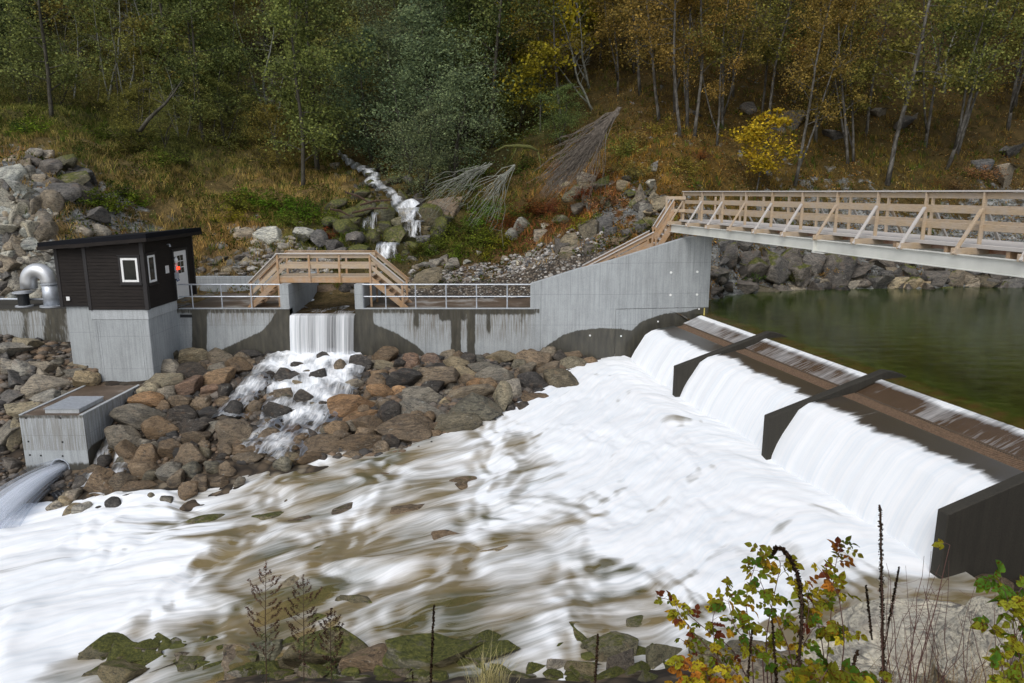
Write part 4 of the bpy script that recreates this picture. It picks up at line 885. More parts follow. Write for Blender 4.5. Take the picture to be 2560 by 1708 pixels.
# the rapids: a sheet in flow coordinates, from the foot of the curtains to the left of the picture
far_e = np.array([[5.9, 30.9, ]]+[[p[0], p[1]+1.1] for p in SH]+[[-20.5, 22.0], [-25.5, 19.0], [-31, 14]]); near_e = np.array([[17, 8.6], [13, 8.2], [8, 8.3], [3, 8.6], [-1, 8.], [-5, 6.2], [-9, 3.2], [-13, -1.5], [-17, -6.5]])
def resamp(E, n_, prm=None):
    L = np.r_[0, np.cumsum(np.linalg.norm(np.diff(E, axis=0), axis=1))]; t = np.linspace(0, L[-1], n_) if prm is None else prm*L[-1]
    o = np.stack([np.interp(t, L, E[:, 0]), np.interp(t, L, E[:, 1])], 1)
    k = np.hanning(31); k /= k.sum()
    for c in range(2): pad = np.r_[2*o[0, c]-o[15:0:-1, c], o[:, c], 2*o[-1, c]-o[-2:-17:-1, c]]; o[:, c] = np.convolve(pad, k, 'valid')
    return o, L[-1]
NU, NV = 620, 380
A, LA = resamp(far_e, NU); Bq, LB = resamp(near_e, NU)
u = np.linspace(0, 1, NU); v = np.linspace(0, 1, NV)
# the upstream edge follows the weir line
W0 = np.array([weir(s, 3.0) for s in np.linspace(-.3, 22.0, NV)])
line = A[0]+(Bq[0]-A[0])*v[:, None]; off = W0-line
PXY = A[:, None]*(1-v[None, :, None])+Bq[:, None]*v[None, :, None]+off[None]*((1-sm(0, .38, u))[:, None, None])
d3 = np.linalg.norm(np.diff(PXY, axis=0), axis=2).mean(); 
Ul = np.concatenate([np.zeros((1, NV)), np.cumsum(np.linalg.norm(np.diff(PXY, axis=0), axis=2), 0)]); Ul = .35*Ul+.65*np.broadcast_to((u*(LA+LB)/2)[:, None], Ul.shape)
VV = np.broadcast_to((v*17.)[None], Ul.shape)
X, Y = PXY[..., 0], PXY[..., 1]
FOAM = [((700,470),1.0),((850,520),1.02),((760,600),.95),((600,440),.95),((560,410),.95),((640,540),.92),((900,560),1.0),((660,380),1.),((100,530),1.),((30,600),1.0),((60,640),.95),((150,600),.95),((200,530),.8),((20,560),1.),((130,570),1.),
        ((250,500),.42),((255,540),.50),((300,500),.45),((300,600),.28),((240,580),.34),((260,620),.25),((200,640),.32),((340,470),.45),((400,455),.5),((480,440),.62),((400,500),.55),((400,540),.45),((450,560),.45),((350,540),.4),((500,500),.72),((500,470),.6),((560,480),.8),
        ((400,600),.45),((450,620),.42),((350,640),.25),((450,648),.25),((560,620),.62),((520,590),.6),((620,640),.5),((700,640),.6),((120,650),.5),((170,620),.75),((960,580),.45),((890,595),.3),((850,600),.45),((800,610),.7),((1000,570),.5),((480,545),.55),((330,570),.5)]
FPp = []; 
for (a, b), f in FOAM: q = atriver(a, b); FPp.append((q[0], q[1]))
fbase = idw(FPp, [[f] for _, f in FOAM], X, Y, 3.5)[..., 0]; fbase = fbase+.5*sm(.68, .95, fbase)
wx = X+.8*fbm(X*.25, Y*.25, 2., 2); 
h1 = fbm(Ul*.42+.6*pn(X*.4, Y*.4, 7), VV*.62, 1.1, 3); h2 = fbm(Ul*.9, VV*2.4, 5.5, 3); h3 = pn(Ul*1.0+1.*pn(X*.5, Y*.5, 1), VV*7., 2.)
du = np.gradient(h1, axis=0)*NU/40.
shape = sm(0, .05, u)[:, None]
Z = riverz(X, Y)+(.10+.10*sm(4, -4, X))*h1+.035*h2+.008*h3-.0
Z += .35*np.exp(-((X-5.2)**2+(Y-24.5)**2)/6)*0+.10*fbase*shape
foam = fbase+.20*np.clip(-du*.9, -1, 1)+.26*fbm(Ul*.34, VV*1.1, 12., 3)*(1-.5*sm(.7, 1.2, fbase))+.10*sm(.2, .7, fbase)-.55*sm(.12, .75, fbm(Ul*.16+.3*pn(X*.3, Y*.3, 3), VV*1.25, 31., 3))*(.35+sm(.4, 1., fbase))+.08*h2
sr = sof(X, Y); foam = np.maximum(foam, (1-sm(0, .07, u))[:, None]*1.1*(sr < 17.3)); foam = np.where((sr > 17.4) & (u[:, None] < .2), .38+.3*fbm(Ul*.5, VV*1.2, 3., 3), foam)
o = uvmesh('river_rapids', np.stack([X, Y, Z], 2), np.stack([Ul, VV], 2), M['rapids'], foam); tag(o, kind='structure')
# small waterfall over the notch
fx = np.linspace(XL+.02, XR-.02, 150); t = np.linspace(0, 1, 60)
FX, T = np.meshgrid(fx, t); ytop = WY+.3; Yf = np.where(T < .12, ytop-T/.12*.38, WY-.08-.42*((T-.12)/.88)**.8)
Zf = np.where(T < .12, 2.75-.03*(T/.12), 2.72-((T-.12)/.88)**1.25*2.15)
Yf = Yf-.05*np.abs(pn(FX*3, T*.4))-.02*pn(FX*9, 0)
nar = 1-.03*T; FX2 = (FX-(XL+XR)/2)*nar+(XL+XR)/2
fo = .64+.30*fbm(FX*1.2, 0*T, 3., 3)+.25*sm(.75, 1., T)
o = uvmesh('small_waterfall', np.stack([FX2, Yf, Zf], 2), np.stack([T*2.2, FX], 2), M['fall'], fo); tag(o, kind='structure')
# channel feeding it
cx_ = np.linspace(XL-.05, XR+.05, 60); cy_ = np.linspace(ytop, 38.6, 110); CX, CY = np.meshgrid(cx_, cy_)
CX = CX+(CY-36)*.25*(CY > 36)
CZ = 2.74+.42*sm(33.6, 36.6, CY)+.5*sm(36, 38.6, CY)+.06*fbm(CX*1.2, CY*.9, 2.)
fo = .40+.62*sm(32.6, 34.2, CY)+.3*fbm(CX*.9, CY*.5, 5.)
o = uvmesh('channel_stream', np.stack([CX, CY, CZ], 2), np.stack([-CY, CX*2], 2), M['cascade'], fo); tag(o, kind='structure')
# cascade over the riprap under the fall
def ribbon(name, path, widths, foamv, n_=140, k=44, lift=.1, zf=None, mat='cascade', rough=.07):
    P3 = np.array(path, float); L = np.r_[0, np.cumsum(np.linalg.norm(np.diff(P3[:, :2], axis=0), axis=1))]; t = np.linspace(0, L[-1], n_)
    C = np.stack([np.interp(t, L, P3[:, i]) for i in range(P3.shape[1])], 1); wd = np.interp(t, L, widths); fo_ = np.interp(t, L, foamv)
    T2 = np.gradient(C[:, :2], axis=0); T2 /= np.linalg.norm(T2, axis=1)[:, None]; Nn = np.stack([-T2[:, 1], T2[:, 0]], 1)
    q = np.linspace(-1, 1, k); X_ = C[:, None, 0]+Nn[:, None, 0]*wd[:, None]*q/2; Y_ = C[:, None, 1]+Nn[:, None, 1]*wd[:, None]*q/2
    if zf is not None: Z_ = zf(X_, Y_)+lift+(.10*np.sin(t*4.2)[:, None] if name == 'mountain_stream' else 0)
    else: Z_ = np.broadcast_to(C[:, 2][:, None], X_.shape)+lift
    Z_ = Z_+rough*fbm(X_*1.6, Y_*1.6, 3., 3)-.12*np.abs(q)**3
    fo2 = fo_[:, None]-.35*np.abs(q)**2.5+.28*fbm(X_*1.1, Y_*1.1, 8., 3)
    o = uvmesh(name, np.stack([X_, Y_, Z_], 2), np.stack([np.broadcast_to(t[:, None], X_.shape), np.broadcast_to(q, X_.shape)*wd.mean()/2], 2), M[mat], fo2); tag(o, kind='structure'); return o
def onbank(px, py):                                    # where the sight line meets the river-side ground
    r = ray(px, py); ts = np.linspace(8, 40, 700); x = r[0]*ts; y = r[1]*ts; z = EYE+r[2]*ts; g = nearT(x, y); i = int(np.argmax(z < g)); return np.array([x[i], y[i], float(g[i])])
def onfar(px, py, dmin=32.5, dmax=125):
    r = ray(px, py); ts = np.linspace(dmin, dmax, 900)/r[1]; x = r[0]*ts; y = r[1]*ts; z = EYE+r[2]*ts; g = farT(x, y); b = z < g
    i = int(np.argmax(b)) if b.any() else len(ts)-1; return np.array([x[i], y[i], float(g[i])])
pth = [onbank(p, q)[:2] for p, q in [(321,352),(318,375),(312,400),(298,425),(280,447),(262,462)]]
ribbon('cascade_over_boulders', pth, [3.3, 3.9, 3.5, 3.0, 2.7, 2.8], [1.0, .88, .72, .64, .6, .56], lift=.33, zf=nearT, rough=.16)
pth = [onbank(p, q)[:2] for p, q in [(285,360),(262,380),(245,400),(228,425)]]
ribbon('cascade_side_arm', pth, [1.6, 1.2, 1.2, 1.3], [.8, .7, .65, .55], lift=.32, zf=nearT, rough=.12)
for pp in ([(118,437),(104,455),(100,470),(86,492)], [(127,442),(122,462),(116,480),(96,500)]):
    pth = [onbank(p, q)[:2] for p, q in pp]; ribbon('seep_stream', pth, [.7, .6, .7, .9], [.62, .58, .6, .6], lift=.22, zf=nearT, n_=60, k=20)
# mountain stream coming down the wooded slope
pt_ = [(338,156),(346,163),(353,169),(366,174),(375,180),(371,186),(381,191),(391,197),(396,203),(400,209),(412,216)]
pth = [onfar(*q)[:2] for q in pt_]; ribbon('mountain_stream', pth, [.4, .6, .8, 1.15, .9, 1.2, .9, .7, .75, 1.0, 1.5], [.55, .68, .5, .72, .5, .75, .52, .7, .55, .7, .72], lift=.40, zf=lambda x, y: farT(x, y), n_=160, k=26)
def fallsheet(name, px0, px1, py0, py1, D0, D1, fo_=.8, shrink=.9):
    a, b = aty(px0, py0, D0), aty(px1, py0, D0); c = aty((px0+px1)/2, py1, D1); q = np.linspace(0, 1, 40); t = np.linspace(0, 1, 40); Q, T = np.meshgrid(q, t)
    X_ = a[0]+(b[0]-a[0])*Q; X_ = c[0]+(X_-c[0])*(1-(1-shrink)*T); Y_ = D0+(D1-D0)*T**.6-.15*np.sin(Q*math.pi); Z_ = a[2]+(c[2]-a[2])*T**1.6+.06*pn(Q*5, T)
    o = uvmesh(name, np.stack([X_, Y_, Z_], 2), np.stack([T*3, Q*(b[0]-a[0])*1.5], 2), M['cascade'], fo_+.3*fbm(Q*4, T*.8, 2.)-.3*np.abs(Q*2-1)**3); tag(o, kind='structure')
fallsheet('stream_fall', 399, 429, 207, 222, 45.0, 43.9, .50, .85); fallsheet('stream_fall', 408, 425, 220, 237, 43.9, 43.2, .52, .9); fallsheet('stream_fall', 378, 400, 242, 258, 41.0, 40.2, .60, 1.1)
fallsheet('stream_fall', 372, 380, 212, 229, 44.0, 43.2, .45, 1.0); fallsheet('stream_fall', 363, 369, 220, 228, 43.6, 43.2, .42, 1.0)
pth = [(onfar(388, 258)[0], onfar(388, 258)[1]), (onfar(372, 261)[0], onfar(372, 261)[1]), (-7.2, 38.4)]
ribbon('mountain_stream', [(q[0], q[1], z) for q, z in zip(pth, (4.35, 4.1, 3.7))], [2.4, 2.4, 2.2], [.85, .75, .7], lift=.05, n_=60, k=30)
# water jet from the outlet
end = np.array([-17.4, 20.4, -2.9]); vd = np.array([end[0]-hc[0], end[1]-BY0]); k = 26; perp = np.array([-vd[1], vd[0]])/np.linalg.norm(vd)
for sh, (sc_, f0, f1) in enumerate(((.45, .95, .66), (.75, .60, .46), (1.0, .42, .33), (1.3, .28, .22))):
    V = []; Uj = []; Fj = []
    for i, q_ in enumerate(np.linspace(0, 1, 90)):
        c = np.array([hc[0]+vd[0]*q_, BY0+.2+vd[1]*q_, hc[2]-.04-q_*q_*1.75+.02*q_]); w_ = (.26+.85*q_)*sc_; h_ = (.22+.62*q_)*sc_
        for j in range(k+1):
            a = 2*math.pi*j/k; rr_ = 1+.07*math.sin(a*5+i*.03)+.05*math.sin(a*9+sh)
            V.append([c[0]+perp[0]*math.cos(a)*w_*rr_, c[1]+perp[1]*math.cos(a)*w_*rr_, c[2]+math.sin(a)*h_*rr_]); Uj.append([q_*3.5, a*.6+sh]); Fj.append(f0+(f1-f0)*q_)
    V = np.array(V).reshape(90, k+1, 3); o = uvmesh('water_jet', V, np.array(Uj).reshape(90, k+1, 2), M['jet'], np.array(Fj).reshape(90, k+1)); tag(o, kind='structure')
# ================================================================== BOULDERS
def rock_mesh(name, seed, sub=4, planes=15, smooth=.12, low=.55, disp=.05):
    rs = np.random.RandomState(seed); bm = bmesh.new(); bmesh.ops.create_icosphere(bm, subdivisions=sub, radius=1)
    V = np.array([v.co[:] for v in bm.verts])
    for i in range(planes):
        nrm = rs.normal(size=3); nrm /= np.linalg.norm(nrm); d = rs.uniform(low, .88); t = V@nrm-d; k = t > 0; V[k] -= (t[k]*(1-smooth))[:, None]*nrm
    V /= np.abs(V).max(0)
    nn = disp*fbm(V[:, 0]*1.6+seed, V[:, 1]*1.6, V[:, 2]*1.6, 5)+.012*fbm(V[:, 0]*9+seed, V[:, 1]*9, V[:, 2]*9, 2); V = V*(1+nn)[:, None]
    for v, c in zip(bm.verts, V): v.co = c
    me = bpy.data.meshes.new(name); bm.to_mesh(me); bm.free(); me.materials.append(M['rock']); me.polygons.foreach_set('use_smooth', [True]*len(me.polygons)); return me
ROCKS = [rock_mesh('boulder', 100+i, 4, 15+i % 6, .05, .46, .05) for i in range(14)]
SHARP = [rock_mesh('angular_boulder', 300+i, 4, 13+i % 4, .0, .24, .03) for i in range(8)]
LOW = {}
for i, me_ in enumerate(ROCKS+SHARP):
    lo = rock_mesh('low', (100+i) if i < 14 else (300+i-14), 3, (15+i % 6) if i < 14 else (13+(i-14) % 4), .05 if i < 14 else 0., .46 if i < 14 else .24, .05 if i < 14 else .03)
    LOW[me_.name] = (np.array([v.co[:] for v in lo.vertices]), np.array([p.vertices[:] for p in lo.polygons])); bpy.data.meshes.remove(lo)
RC = dict(b=((.165, .12, .078), 'brown'), g=((.18, .165, .135), 'grey'), d=((.055, .048, .042), 'dark wet'), t=((.30, .25, .16), 'tan'), r=((.165, .10, .072), 'reddish'), o=((.27, .16, .08), 'orange brown'),
          G=((.12, .115, .085), 'greenish grey'), w=((.42, .415, .365), 'whitish'), m=((.07, .065, .035), 'mossy'), M=((.17, .15, .09), 'green mossy'), l=((.30, .275, .23), 'light grey'), k=((.085, .088, .092), 'slate grey'))
REG = []                                               # (object, colour word, size word, px, py) kept for labelling
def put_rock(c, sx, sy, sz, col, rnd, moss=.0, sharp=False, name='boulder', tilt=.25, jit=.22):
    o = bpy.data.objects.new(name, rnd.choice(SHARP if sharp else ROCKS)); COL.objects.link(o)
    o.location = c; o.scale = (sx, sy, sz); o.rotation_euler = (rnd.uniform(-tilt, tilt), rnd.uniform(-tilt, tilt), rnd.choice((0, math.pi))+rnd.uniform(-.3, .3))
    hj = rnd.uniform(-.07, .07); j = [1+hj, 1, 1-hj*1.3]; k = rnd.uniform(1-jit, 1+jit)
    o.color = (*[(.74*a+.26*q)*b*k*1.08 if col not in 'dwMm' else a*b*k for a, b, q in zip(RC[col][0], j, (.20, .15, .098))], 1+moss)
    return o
rnd = random.Random(11)
def rock_px(px, py, wpx, hpx, col, ground, zone, sharp=False, moss=-.35, sink=.22, depth=.8, fixed=None, tilt=.22):
    g = ground(px, py+hpx*.28) if fixed is None else fixed
    f = g[1]*cP-(g[2]-EYE)*sP; k = f/F; sx = wpx*k/2*1.18; sz = hpx*k/2*1.42; sy = max(.15, (sx+sz)/2*depth)
    c = aty(px, py, g[1]+.0); o = put_rock((c[0], g[1]+sy*.15, c[2]-sz*.06), sx, sy, sz, col, rnd, moss, sharp, tilt=tilt)
    REG.append([o, col, max(sx, sz), px, py, zone]); return o
Z4 = """1085,170,170,90,b;1090,225,175,45,t;1230,203,115,90,r;1355,188,130,65,r;1375,240,125,45,d;1465,158,100,45,g;1500,208,155,65,t;1620,185,120,60,g;1780,180,180,70,t;1980,195,215,90,b;2160,160,170,60,b;2290,175,110,55,d;2180,215,175,75,t;1655,235,150,60,g;1370,295,340,110,b;1530,268,160,75,t;1720,285,225,95,g;1860,285,40,80,b;1955,320,150,120,d;2050,250,165,75,b;2130,320,200,135,G;1190,305,215,105,d;1045,270,110,60,b;970,285,80,50,d;1035,325,110,80,b;1060,375,150,80,o;1180,372,110,50,o;1370,360,140,90,d;1580,378,270,80,g;1635,330,185,55,o;1300,415,250,105,g;1775,430,130,180,t;1845,370,110,110,l;1980,425,200,90,b;1615,490,290,160,G;1310,495,270,115,g;1440,440,70,50,t;1505,555,265,130,G;1200,605,310,120,b;880,465,280,110,o;920,540,220,70,o;1075,455,110,70,b;1165,465,80,45,r;1100,520,150,130,d;1000,580,200,90,b;800,605,160,110,b;950,675,280,90,b;730,700,220,90,b;650,645,140,75,d;905,340,130,70,g;870,378,80,40,d;880,395,90,30,d;825,240,75,110,b;940,215,140,90,d;570,230,90,70,d;485,290,110,90,d;620,275,90,50,g;555,350,180,65,t;490,395,140,90,b;615,430,110,110,d;725,465,70,80,d;455,500,160,120,d;375,390,60,50,d;365,430,40,30,b;660,537,70,35,d;650,570,80,45,d;305,480,90,90,b;245,515,60,35,b;390,650,130,95,b;310,600,130,75,d;190,640,200,150,b;540,600,120,60,r;530,690,130,60,g;300,730,150,70,b;270,775,180,60,b;300,320,50,60,d;415,290,50,60,d;195,495,130,110,d;60,510,150,70,d;30,560,100,60,d;240,380,70,50,d;140,440,110,60,b;25,450,80,80,b;70,370,170,60,r;120,300,180,105,o;100,235,130,60,g;220,235,150,100,b;110,175,160,85,g;290,160,180,60,d;20,330,60,50,b;120,760,60,40,d;20,700,90,70,b;480,750,120,50,g;640,780,160,60,b;900,750,130,50,b;350,200,90,50,d;420,160,110,45,d;1720,225,80,50,d;1880,215,90,70,G;1820,490,60,60,d;1990,500,150,70,G;2350,200,90,50,d"""
Z5 = """1240,305,140,95,G;1385,330,210,105,t;1210,405,200,95,l;1390,435,225,110,d;1200,500,285,100,t;1080,565,165,80,t;1220,600,140,95,g;1380,550,215,120,r;1065,640,260,100,o;1175,690,100,80,b;1305,655,175,90,b;1450,675,170,95,b;1015,760,340,140,g;1320,755,240,120,d;910,920,240,180,g;1150,865,240,160,b;1400,850,230,130,d;1415,915,200,100,b;1200,950,140,80,d;930,1030,160,160,b;1050,1060,200,160,b;1240,1010,190,140,b;1370,1040,260,160,b;1060,1150,210,140,b;1220,1170,180,110,g;735,1260,250,230,b;900,1240,180,140,b;1030,1260,250,70,b;750,1100,120,120,d;110,265,250,150,l;200,235,240,80,t;75,395,220,130,l;300,400,240,120,l;440,365,110,90,g;90,500,180,140,k;320,520,310,160,l;530,440,240,100,g;590,500,210,160,t;140,560,90,80,l;335,610,230,110,l;100,620,200,100,k;140,700,300,120,t;60,900,180,240,g;110,900,100,200,t;80,1100,170,110,k;30,1000,60,100,k;460,600,90,50,g;600,370,180,70,t;1330,480,60,50,g;1480,330,60,60,G"""
for i, l in enumerate(Z4.split(';')):
    cx, cy, a, b, c = l.split(','); px, py = 200+float(cx)*.1702, 328+float(cy)*.1702
    if py > 458: py -= 2
    rock_px(px, py, float(a)*.1702, float(b)*.1702, c, onbank, 'slope', moss=-.30)
for i, l in enumerate(Z5.split(';')):
    cx, cy, a, b, c = l.split(','); rock_px(float(cx)*.1378, 312+float(cy)*.1378, float(a)*.1378, float(b)*.1378, c, onbank, 'slope' if float(cx) > 650 else 'left', moss=-.34, sharp=float(cx) < 650)
# smaller stones wedged between them
placed = [(r[3], r[4]) for r in REG]; cnt = 0; tries = 0
while cnt < 120 and tries < 3000:
    tries += 1; px = rnd.uniform(0, 600); lo = np.interp(px, [0, 70, 95, 160, 600], [345, 372, 400, 352, 352]); hi = np.interp(px, [0, 60, 110, 180, 260, 400, 500, 560, 600], [505, 512, 515, 500, 478, 446, 425, 390, 360]); py = rnd.uniform(lo, hi)
    if 84 < px < 152 and py < 385 or 14 < px < 142 and 380 < py < 480-(px-80)*.6*(px > 80): continue
    if min((px-a)**2+((py-b)*1.5)**2 for a, b in placed) < 75: continue
    placed.append((px, py)); cnt += 1; s = rnd.uniform(8, 15); rock_px(px, py, s*1.3, s, rnd.choice('ddbgbG') if px > 90 else rnd.choice('lgkt'), onbank, 'slope' if px > 90 else 'left', moss=-.35)
# stones lying under the rapids: water runs over them
for px, py, a, b, c in [(285,578,120,64,'t'),(250,610,90,44,'M'),(330,622,110,46,'M'),(205,640,70,34,'M'),(300,520,70,28,'b'),(240,545,80,26,'M'),(330,545,60,24,'G'),(215,520,60,20,'M'),(420,505,80,22,'b'),(470,480,60,18,'b'),(380,478,60,16,'o'),(300,494,60,16,'b'),(270,515,50,18,'M'),(430,588,80,26,'G'),(370,600,90,34,'M'),(500,545,60,20,'t'),(900,592,62,26,'r'),(860,603,80,24,'b'),(940,600,60,22,'b'),(985,578,60,22,'b'),(560,625,60,20,'M'),(480,640,70,24,'G'),(415,560,70,20,'t'),(350,505,60,16,'b'),(455,535,60,16,'b'),(150,655,60,30,'M'),(110,668,70,30,'M'),(640,618,50,16,'M')]:
    g = atriver(px, py); k = g[1]*1.05/F; o = put_rock((g[0], g[1], float(riverz(g[0], g[1]))-b*k*.55), a*k/2, a*k/2*.7, b*k*.62, c, rnd, -.12 if c in 'MG' else -.3, tilt=.12); REG.append([o, c, a*k/2, px, py, 'under'])
# near bank, mossy stones at the waterline and the big pale one at the right
def onbank2(px, py): r = onbank(px, py); return r
MBIG = 1
NB = [(122,672,62,30,'M',.06),(190,668,40,26,'M',.08),(235,672,80,30,'b',-.15),(262,650,74,26,'M',-.05),(330,655,80,50,'M',.14),(372,668,60,26,'b',-.1),(420,660,90,34,'M',.12),(460,650,70,30,'M',.2),(498,652,56,38,'M',.16),(560,668,40,34,'l',-.2),(535,678,60,24,'g',-.1),(610,655,54,50,'M',.02),(660,662,48,60,'M',.12),(625,672,34,44,'k',-.15),(585,640,60,22,'M',.12),(300,680,50,18,'g',-.2),(640,690,90,40,'G',0),(710,668,56,50,'M',.05),(170,690,80,36,'M',.0),(450,688,90,30,'l',-.15),(570,700,80,40,'M',0),(400,695,70,30,'M',0),(760,665,70,46,'G',0)]
for px, py, a, b, c, mo in NB:
    g = atriver(px, min(py, 676)) if py < 676 else onbank(px, 676); k = (g[1]*cP-(g[2]-EYE)*sP)/F
    cc = aty(px, py, g[1]); o = put_rock((cc[0], cc[1], cc[2]-b*k*.02), a*k/2*1.1, a*k/2*.8, b*k/2*1.35, c, rnd, mo-.17, True, tilt=.22); REG.append([o, c, a*k/2, px, py, 'near'])
for i in range(130):
    px = rnd.uniform(95, 720); py = rnd.uniform(660+max(0, 190-px)*.2, 694); s_ = rnd.uniform(16, 38); g = onbank(px, min(py, 678)); k = (g[1]*cP-(g[2]-EYE)*sP)/F; cc = aty(px, py, g[1])
    qc = rnd.choice('MMgGMlM'); o = put_rock((cc[0], cc[1], max(cc[2], float(riverz(cc[0], cc[1])))-s_*k*(.06 if py > 668 else .2)), s_*1.3*k/2, s_*k/2, s_*k/2, qc, rnd, rnd.choice((.02, .12, -.12, .08)), True, tilt=.3); REG.append([o, qc, s_*k/2*1.2, px, py, 'near'])
for px, py, a, b, c, D in [(905,655,190,84,'w',6.6),(990,655,130,110,'w',6.0),(780,690,150,60,'l',6.2),(860,700,140,40,'w',6.0),(960,625,60,26,'g',9.2)]:
    k = (D*1.08)/F; cc = aty(px, py, D); o = put_rock(tuple(cc), a*k/2, a*k/2*.75, b*k/2, c, rnd, -.45, False, tilt=.06, jit=.02); o.color = (.58, .54, .45, .5) if c == 'w' else o.color; REG.append([o, c, a*k/2, px, py, 'near'])
# upland boulders behind the works
UP = "272,236,34,18,w;245,237,20,14,l;237,233,14,10,l;225,245,14,8,l;318,240,15,16,k;333,245,18,16,k;300,234,26,14,w;258,244,14,8,l;283,246,12,6,l;425,283,34,22,t;436,262,16,9,l;428,268,18,9,l;444,259,12,12,l;420,266,14,8,g;440,271,14,7,l;418,273,14,7,l;450,268,10,9,w;410,260,14,8,g;455,262,12,9,l;205,262,10,7,g;213,265,12,8,g;222,259,14,8,k;231,262,13,8,g;240,259,12,7,k;247,263,16,10,t;214,271,12,8,g;226,270,13,7,t;237,270,12,8,g;200,271,10,8,k;207,276,12,6,g;245,272,12,6,l;222,275,14,5,l;522,228,16,16,w;512,236,12,12,w;560,246,24,22,k;540,236,16,14,l;548,226,14,10,w;573,242,22,18,G;590,232,22,26,G;606,226,20,20,k;590,250,18,12,k;640,196,14,26,l;652,183,10,16,w;618,240,16,10,b;603,238,14,12,b;645,208,16,22,l;655,165,8,12,l;630,232,16,12,k;575,256,12,8,l;880,112,18,18,l;905,124,26,12,k;795,120,28,24,k;778,128,24,14,k;750,108,18,12,k;690,112,22,14,k;1006,172,22,26,l;985,165,24,18,k;1015,150,20,22,k;915,118,10,10,g;835,135,24,10,k;335,205,22,12,m;350,215,26,12,m;365,208,22,14,m;345,228,24,14,m;372,240,18,16,m;395,235,26,22,M;352,240,22,16,k;360,252,24,14,m;385,215,20,18,m;402,198,12,14,m;395,180,14,10,m;430,215,26,22,m;448,205,40,26,b;440,230,20,20,m;372,185,12,8,m;350,175,14,8,m;335,165,12,8,g;409,215,6,6,d;340,252,20,12,k;410,250,18,14,m;360,196,20,10,m;384,226,18,12,m;425,240,16,10,k;330,222,18,10,m;355,222,18,10,m;300,252,14,8,l;312,250,10,6,k;290,240,12,7,l;460,275,9,6,l;475,281,10,5,w;490,276,8,5,l;468,262,8,5,w;482,268,7,5,w;505,258,9,6,l;500,270,8,5,w;520,262,9,6,w;515,275,8,5,l;530,255,8,5,w;545,265,8,5,l;495,285,9,5,l;510,284,7,4,w;452,282,12,6,g;465,288,10,5,k;485,290,10,5,g;535,270,8,5,l;478,252,7,5,w;555,270,10,6,l".split(';')
for l in UP:
    a = l.split(','); px, py, w_, h_ = map(float, a[:4]); c = a[4]
    rock_px(px, py, w_, h_, c, onfar, 'far', sharp=c not in 'mMt', moss={'m': .12, 'M': .2}.get(c, -.36 if c in 'wlt' else -.18), tilt=.3)
for px, py, w_, h_, c in [(322,292,26,12,'b'),(333,300,26,12,'r'),(310,303,22,10,'g'),(346,292,16,14,'d'),(355,296,14,16,'g'),(296,290,18,16,'k'),(340,305,14,8,'b'),(352,284,22,9,'d'),(300,280,30,9,'g')]:
    rock_px(px, py, w_, h_, c, None, 'channel', fixed=aty(px, py+h_*.3, 35.4+(300-py)*.05), moss=-.35)
# far shore under the bridge
for l in "722,245,30,26,k;735,232,36,24,k;720,275,24,30,k;742,288,30,14,k;757,275,34,26,k;775,268,40,30,k;790,255,34,22,k;800,275,30,24,k;765,290,30,12,G;815,262,28,26,k;838,262,40,44,k;862,270,30,20,k;850,285,26,12,l;875,280,30,20,k;880,262,30,16,k;896,282,24,14,t;905,272,24,16,k;915,285,22,12,t;930,262,34,26,k;938,280,26,16,k;955,278,30,22,g;972,270,26,14,k;985,283,30,16,G;1000,272,26,18,k;960,256,26,18,k;1010,284,30,16,k;1020,270,26,20,k;990,256,30,16,k;728,258,26,22,k;748,258,24,20,k;905,258,24,18,k;820,286,24,10,k;780,288,24,10,k;840,288,18,8,G;795,290,20,8,l;925,286,14,8,t;975,287,16,8,l;945,289,14,6,k;715,292,22,12,k".split(';'):
    a = l.split(','); px, py, w_, h_ = map(float, a[:4]); rock_px(px, py, w_, h_, a[4], onfar, 'shore', sharp=True, moss=rnd.choice((-.3, -.2, -.02)), tilt=.45, sink=.3)
# pale rock outcrop at the left edge
for l in "8,175,26,16,w;22,190,26,16,w;5,200,24,20,w;18,212,22,18,w;35,205,20,16,l;8,228,24,20,w;28,228,20,20,w;40,222,16,16,l;15,245,22,16,l;35,243,20,14,w;5,262,26,18,l;22,262,22,14,w;10,282,30,18,l;38,262,16,16,l;30,160,20,10,k;34,152,14,8,l;48,170,22,14,k;62,165,26,14,M;80,172,24,16,k;70,182,34,14,M;60,192,32,18,k;85,190,22,20,k;50,185,22,16,k;92,215,24,10,k;80,228,20,10,l;40,178,16,12,l;12,160,14,10,l;98,232,18,10,l;75,245,16,8,k;48,205,18,20,g;45,235,14,20,g;20,225,14,12,l;2,185,14,12,l;48,152,16,7,l;60,200,18,10,k;46,252,14,14,g".split(';'):
    a = l.split(','); px, py, w_, h_ = map(float, a[:4]); rock_px(px, py, w_*1.12, h_*1.15, a[4], onfar, 'outcrop', sharp=True, moss=.12 if a[4] == 'M' else -.3, tilt=.6)
for px, py, w_, h_, c in [(12,180,60,50,'g'),(20,225,80,70,'g'),(15,275,80,50,'g'),(70,182,60,44,'k')]:
    g = onfar(px, py); rock_px(px, py, w_, h_, c, None, 'outcrop', sharp=True, moss=-.25, fixed=(g[0], g[1]+1.1, g[2]), depth=.5)
for i in range(150):
    px = rnd.uniform(-4, 52); py = rnd.uniform(172, 300); s_ = rnd.uniform(5, 13)
    if px > 30 and py < 205: continue
    rock_px(px, py, s_*1.3, s_, rnd.choice('wwllkg'), onfar, 'outcrop', sharp=True, moss=-.3, tilt=.9)
for i in range(120):
    px = rnd.uniform(712, 1030); py = rnd.uniform(246, 292); s_ = rnd.uniform(6, 14)
    rock_px(px, py, s_*1.4, s_, rnd.choice('kkgkd'), onfar, 'shore', sharp=True, moss=rnd.choice((-.3, -.1)), tilt=.8)
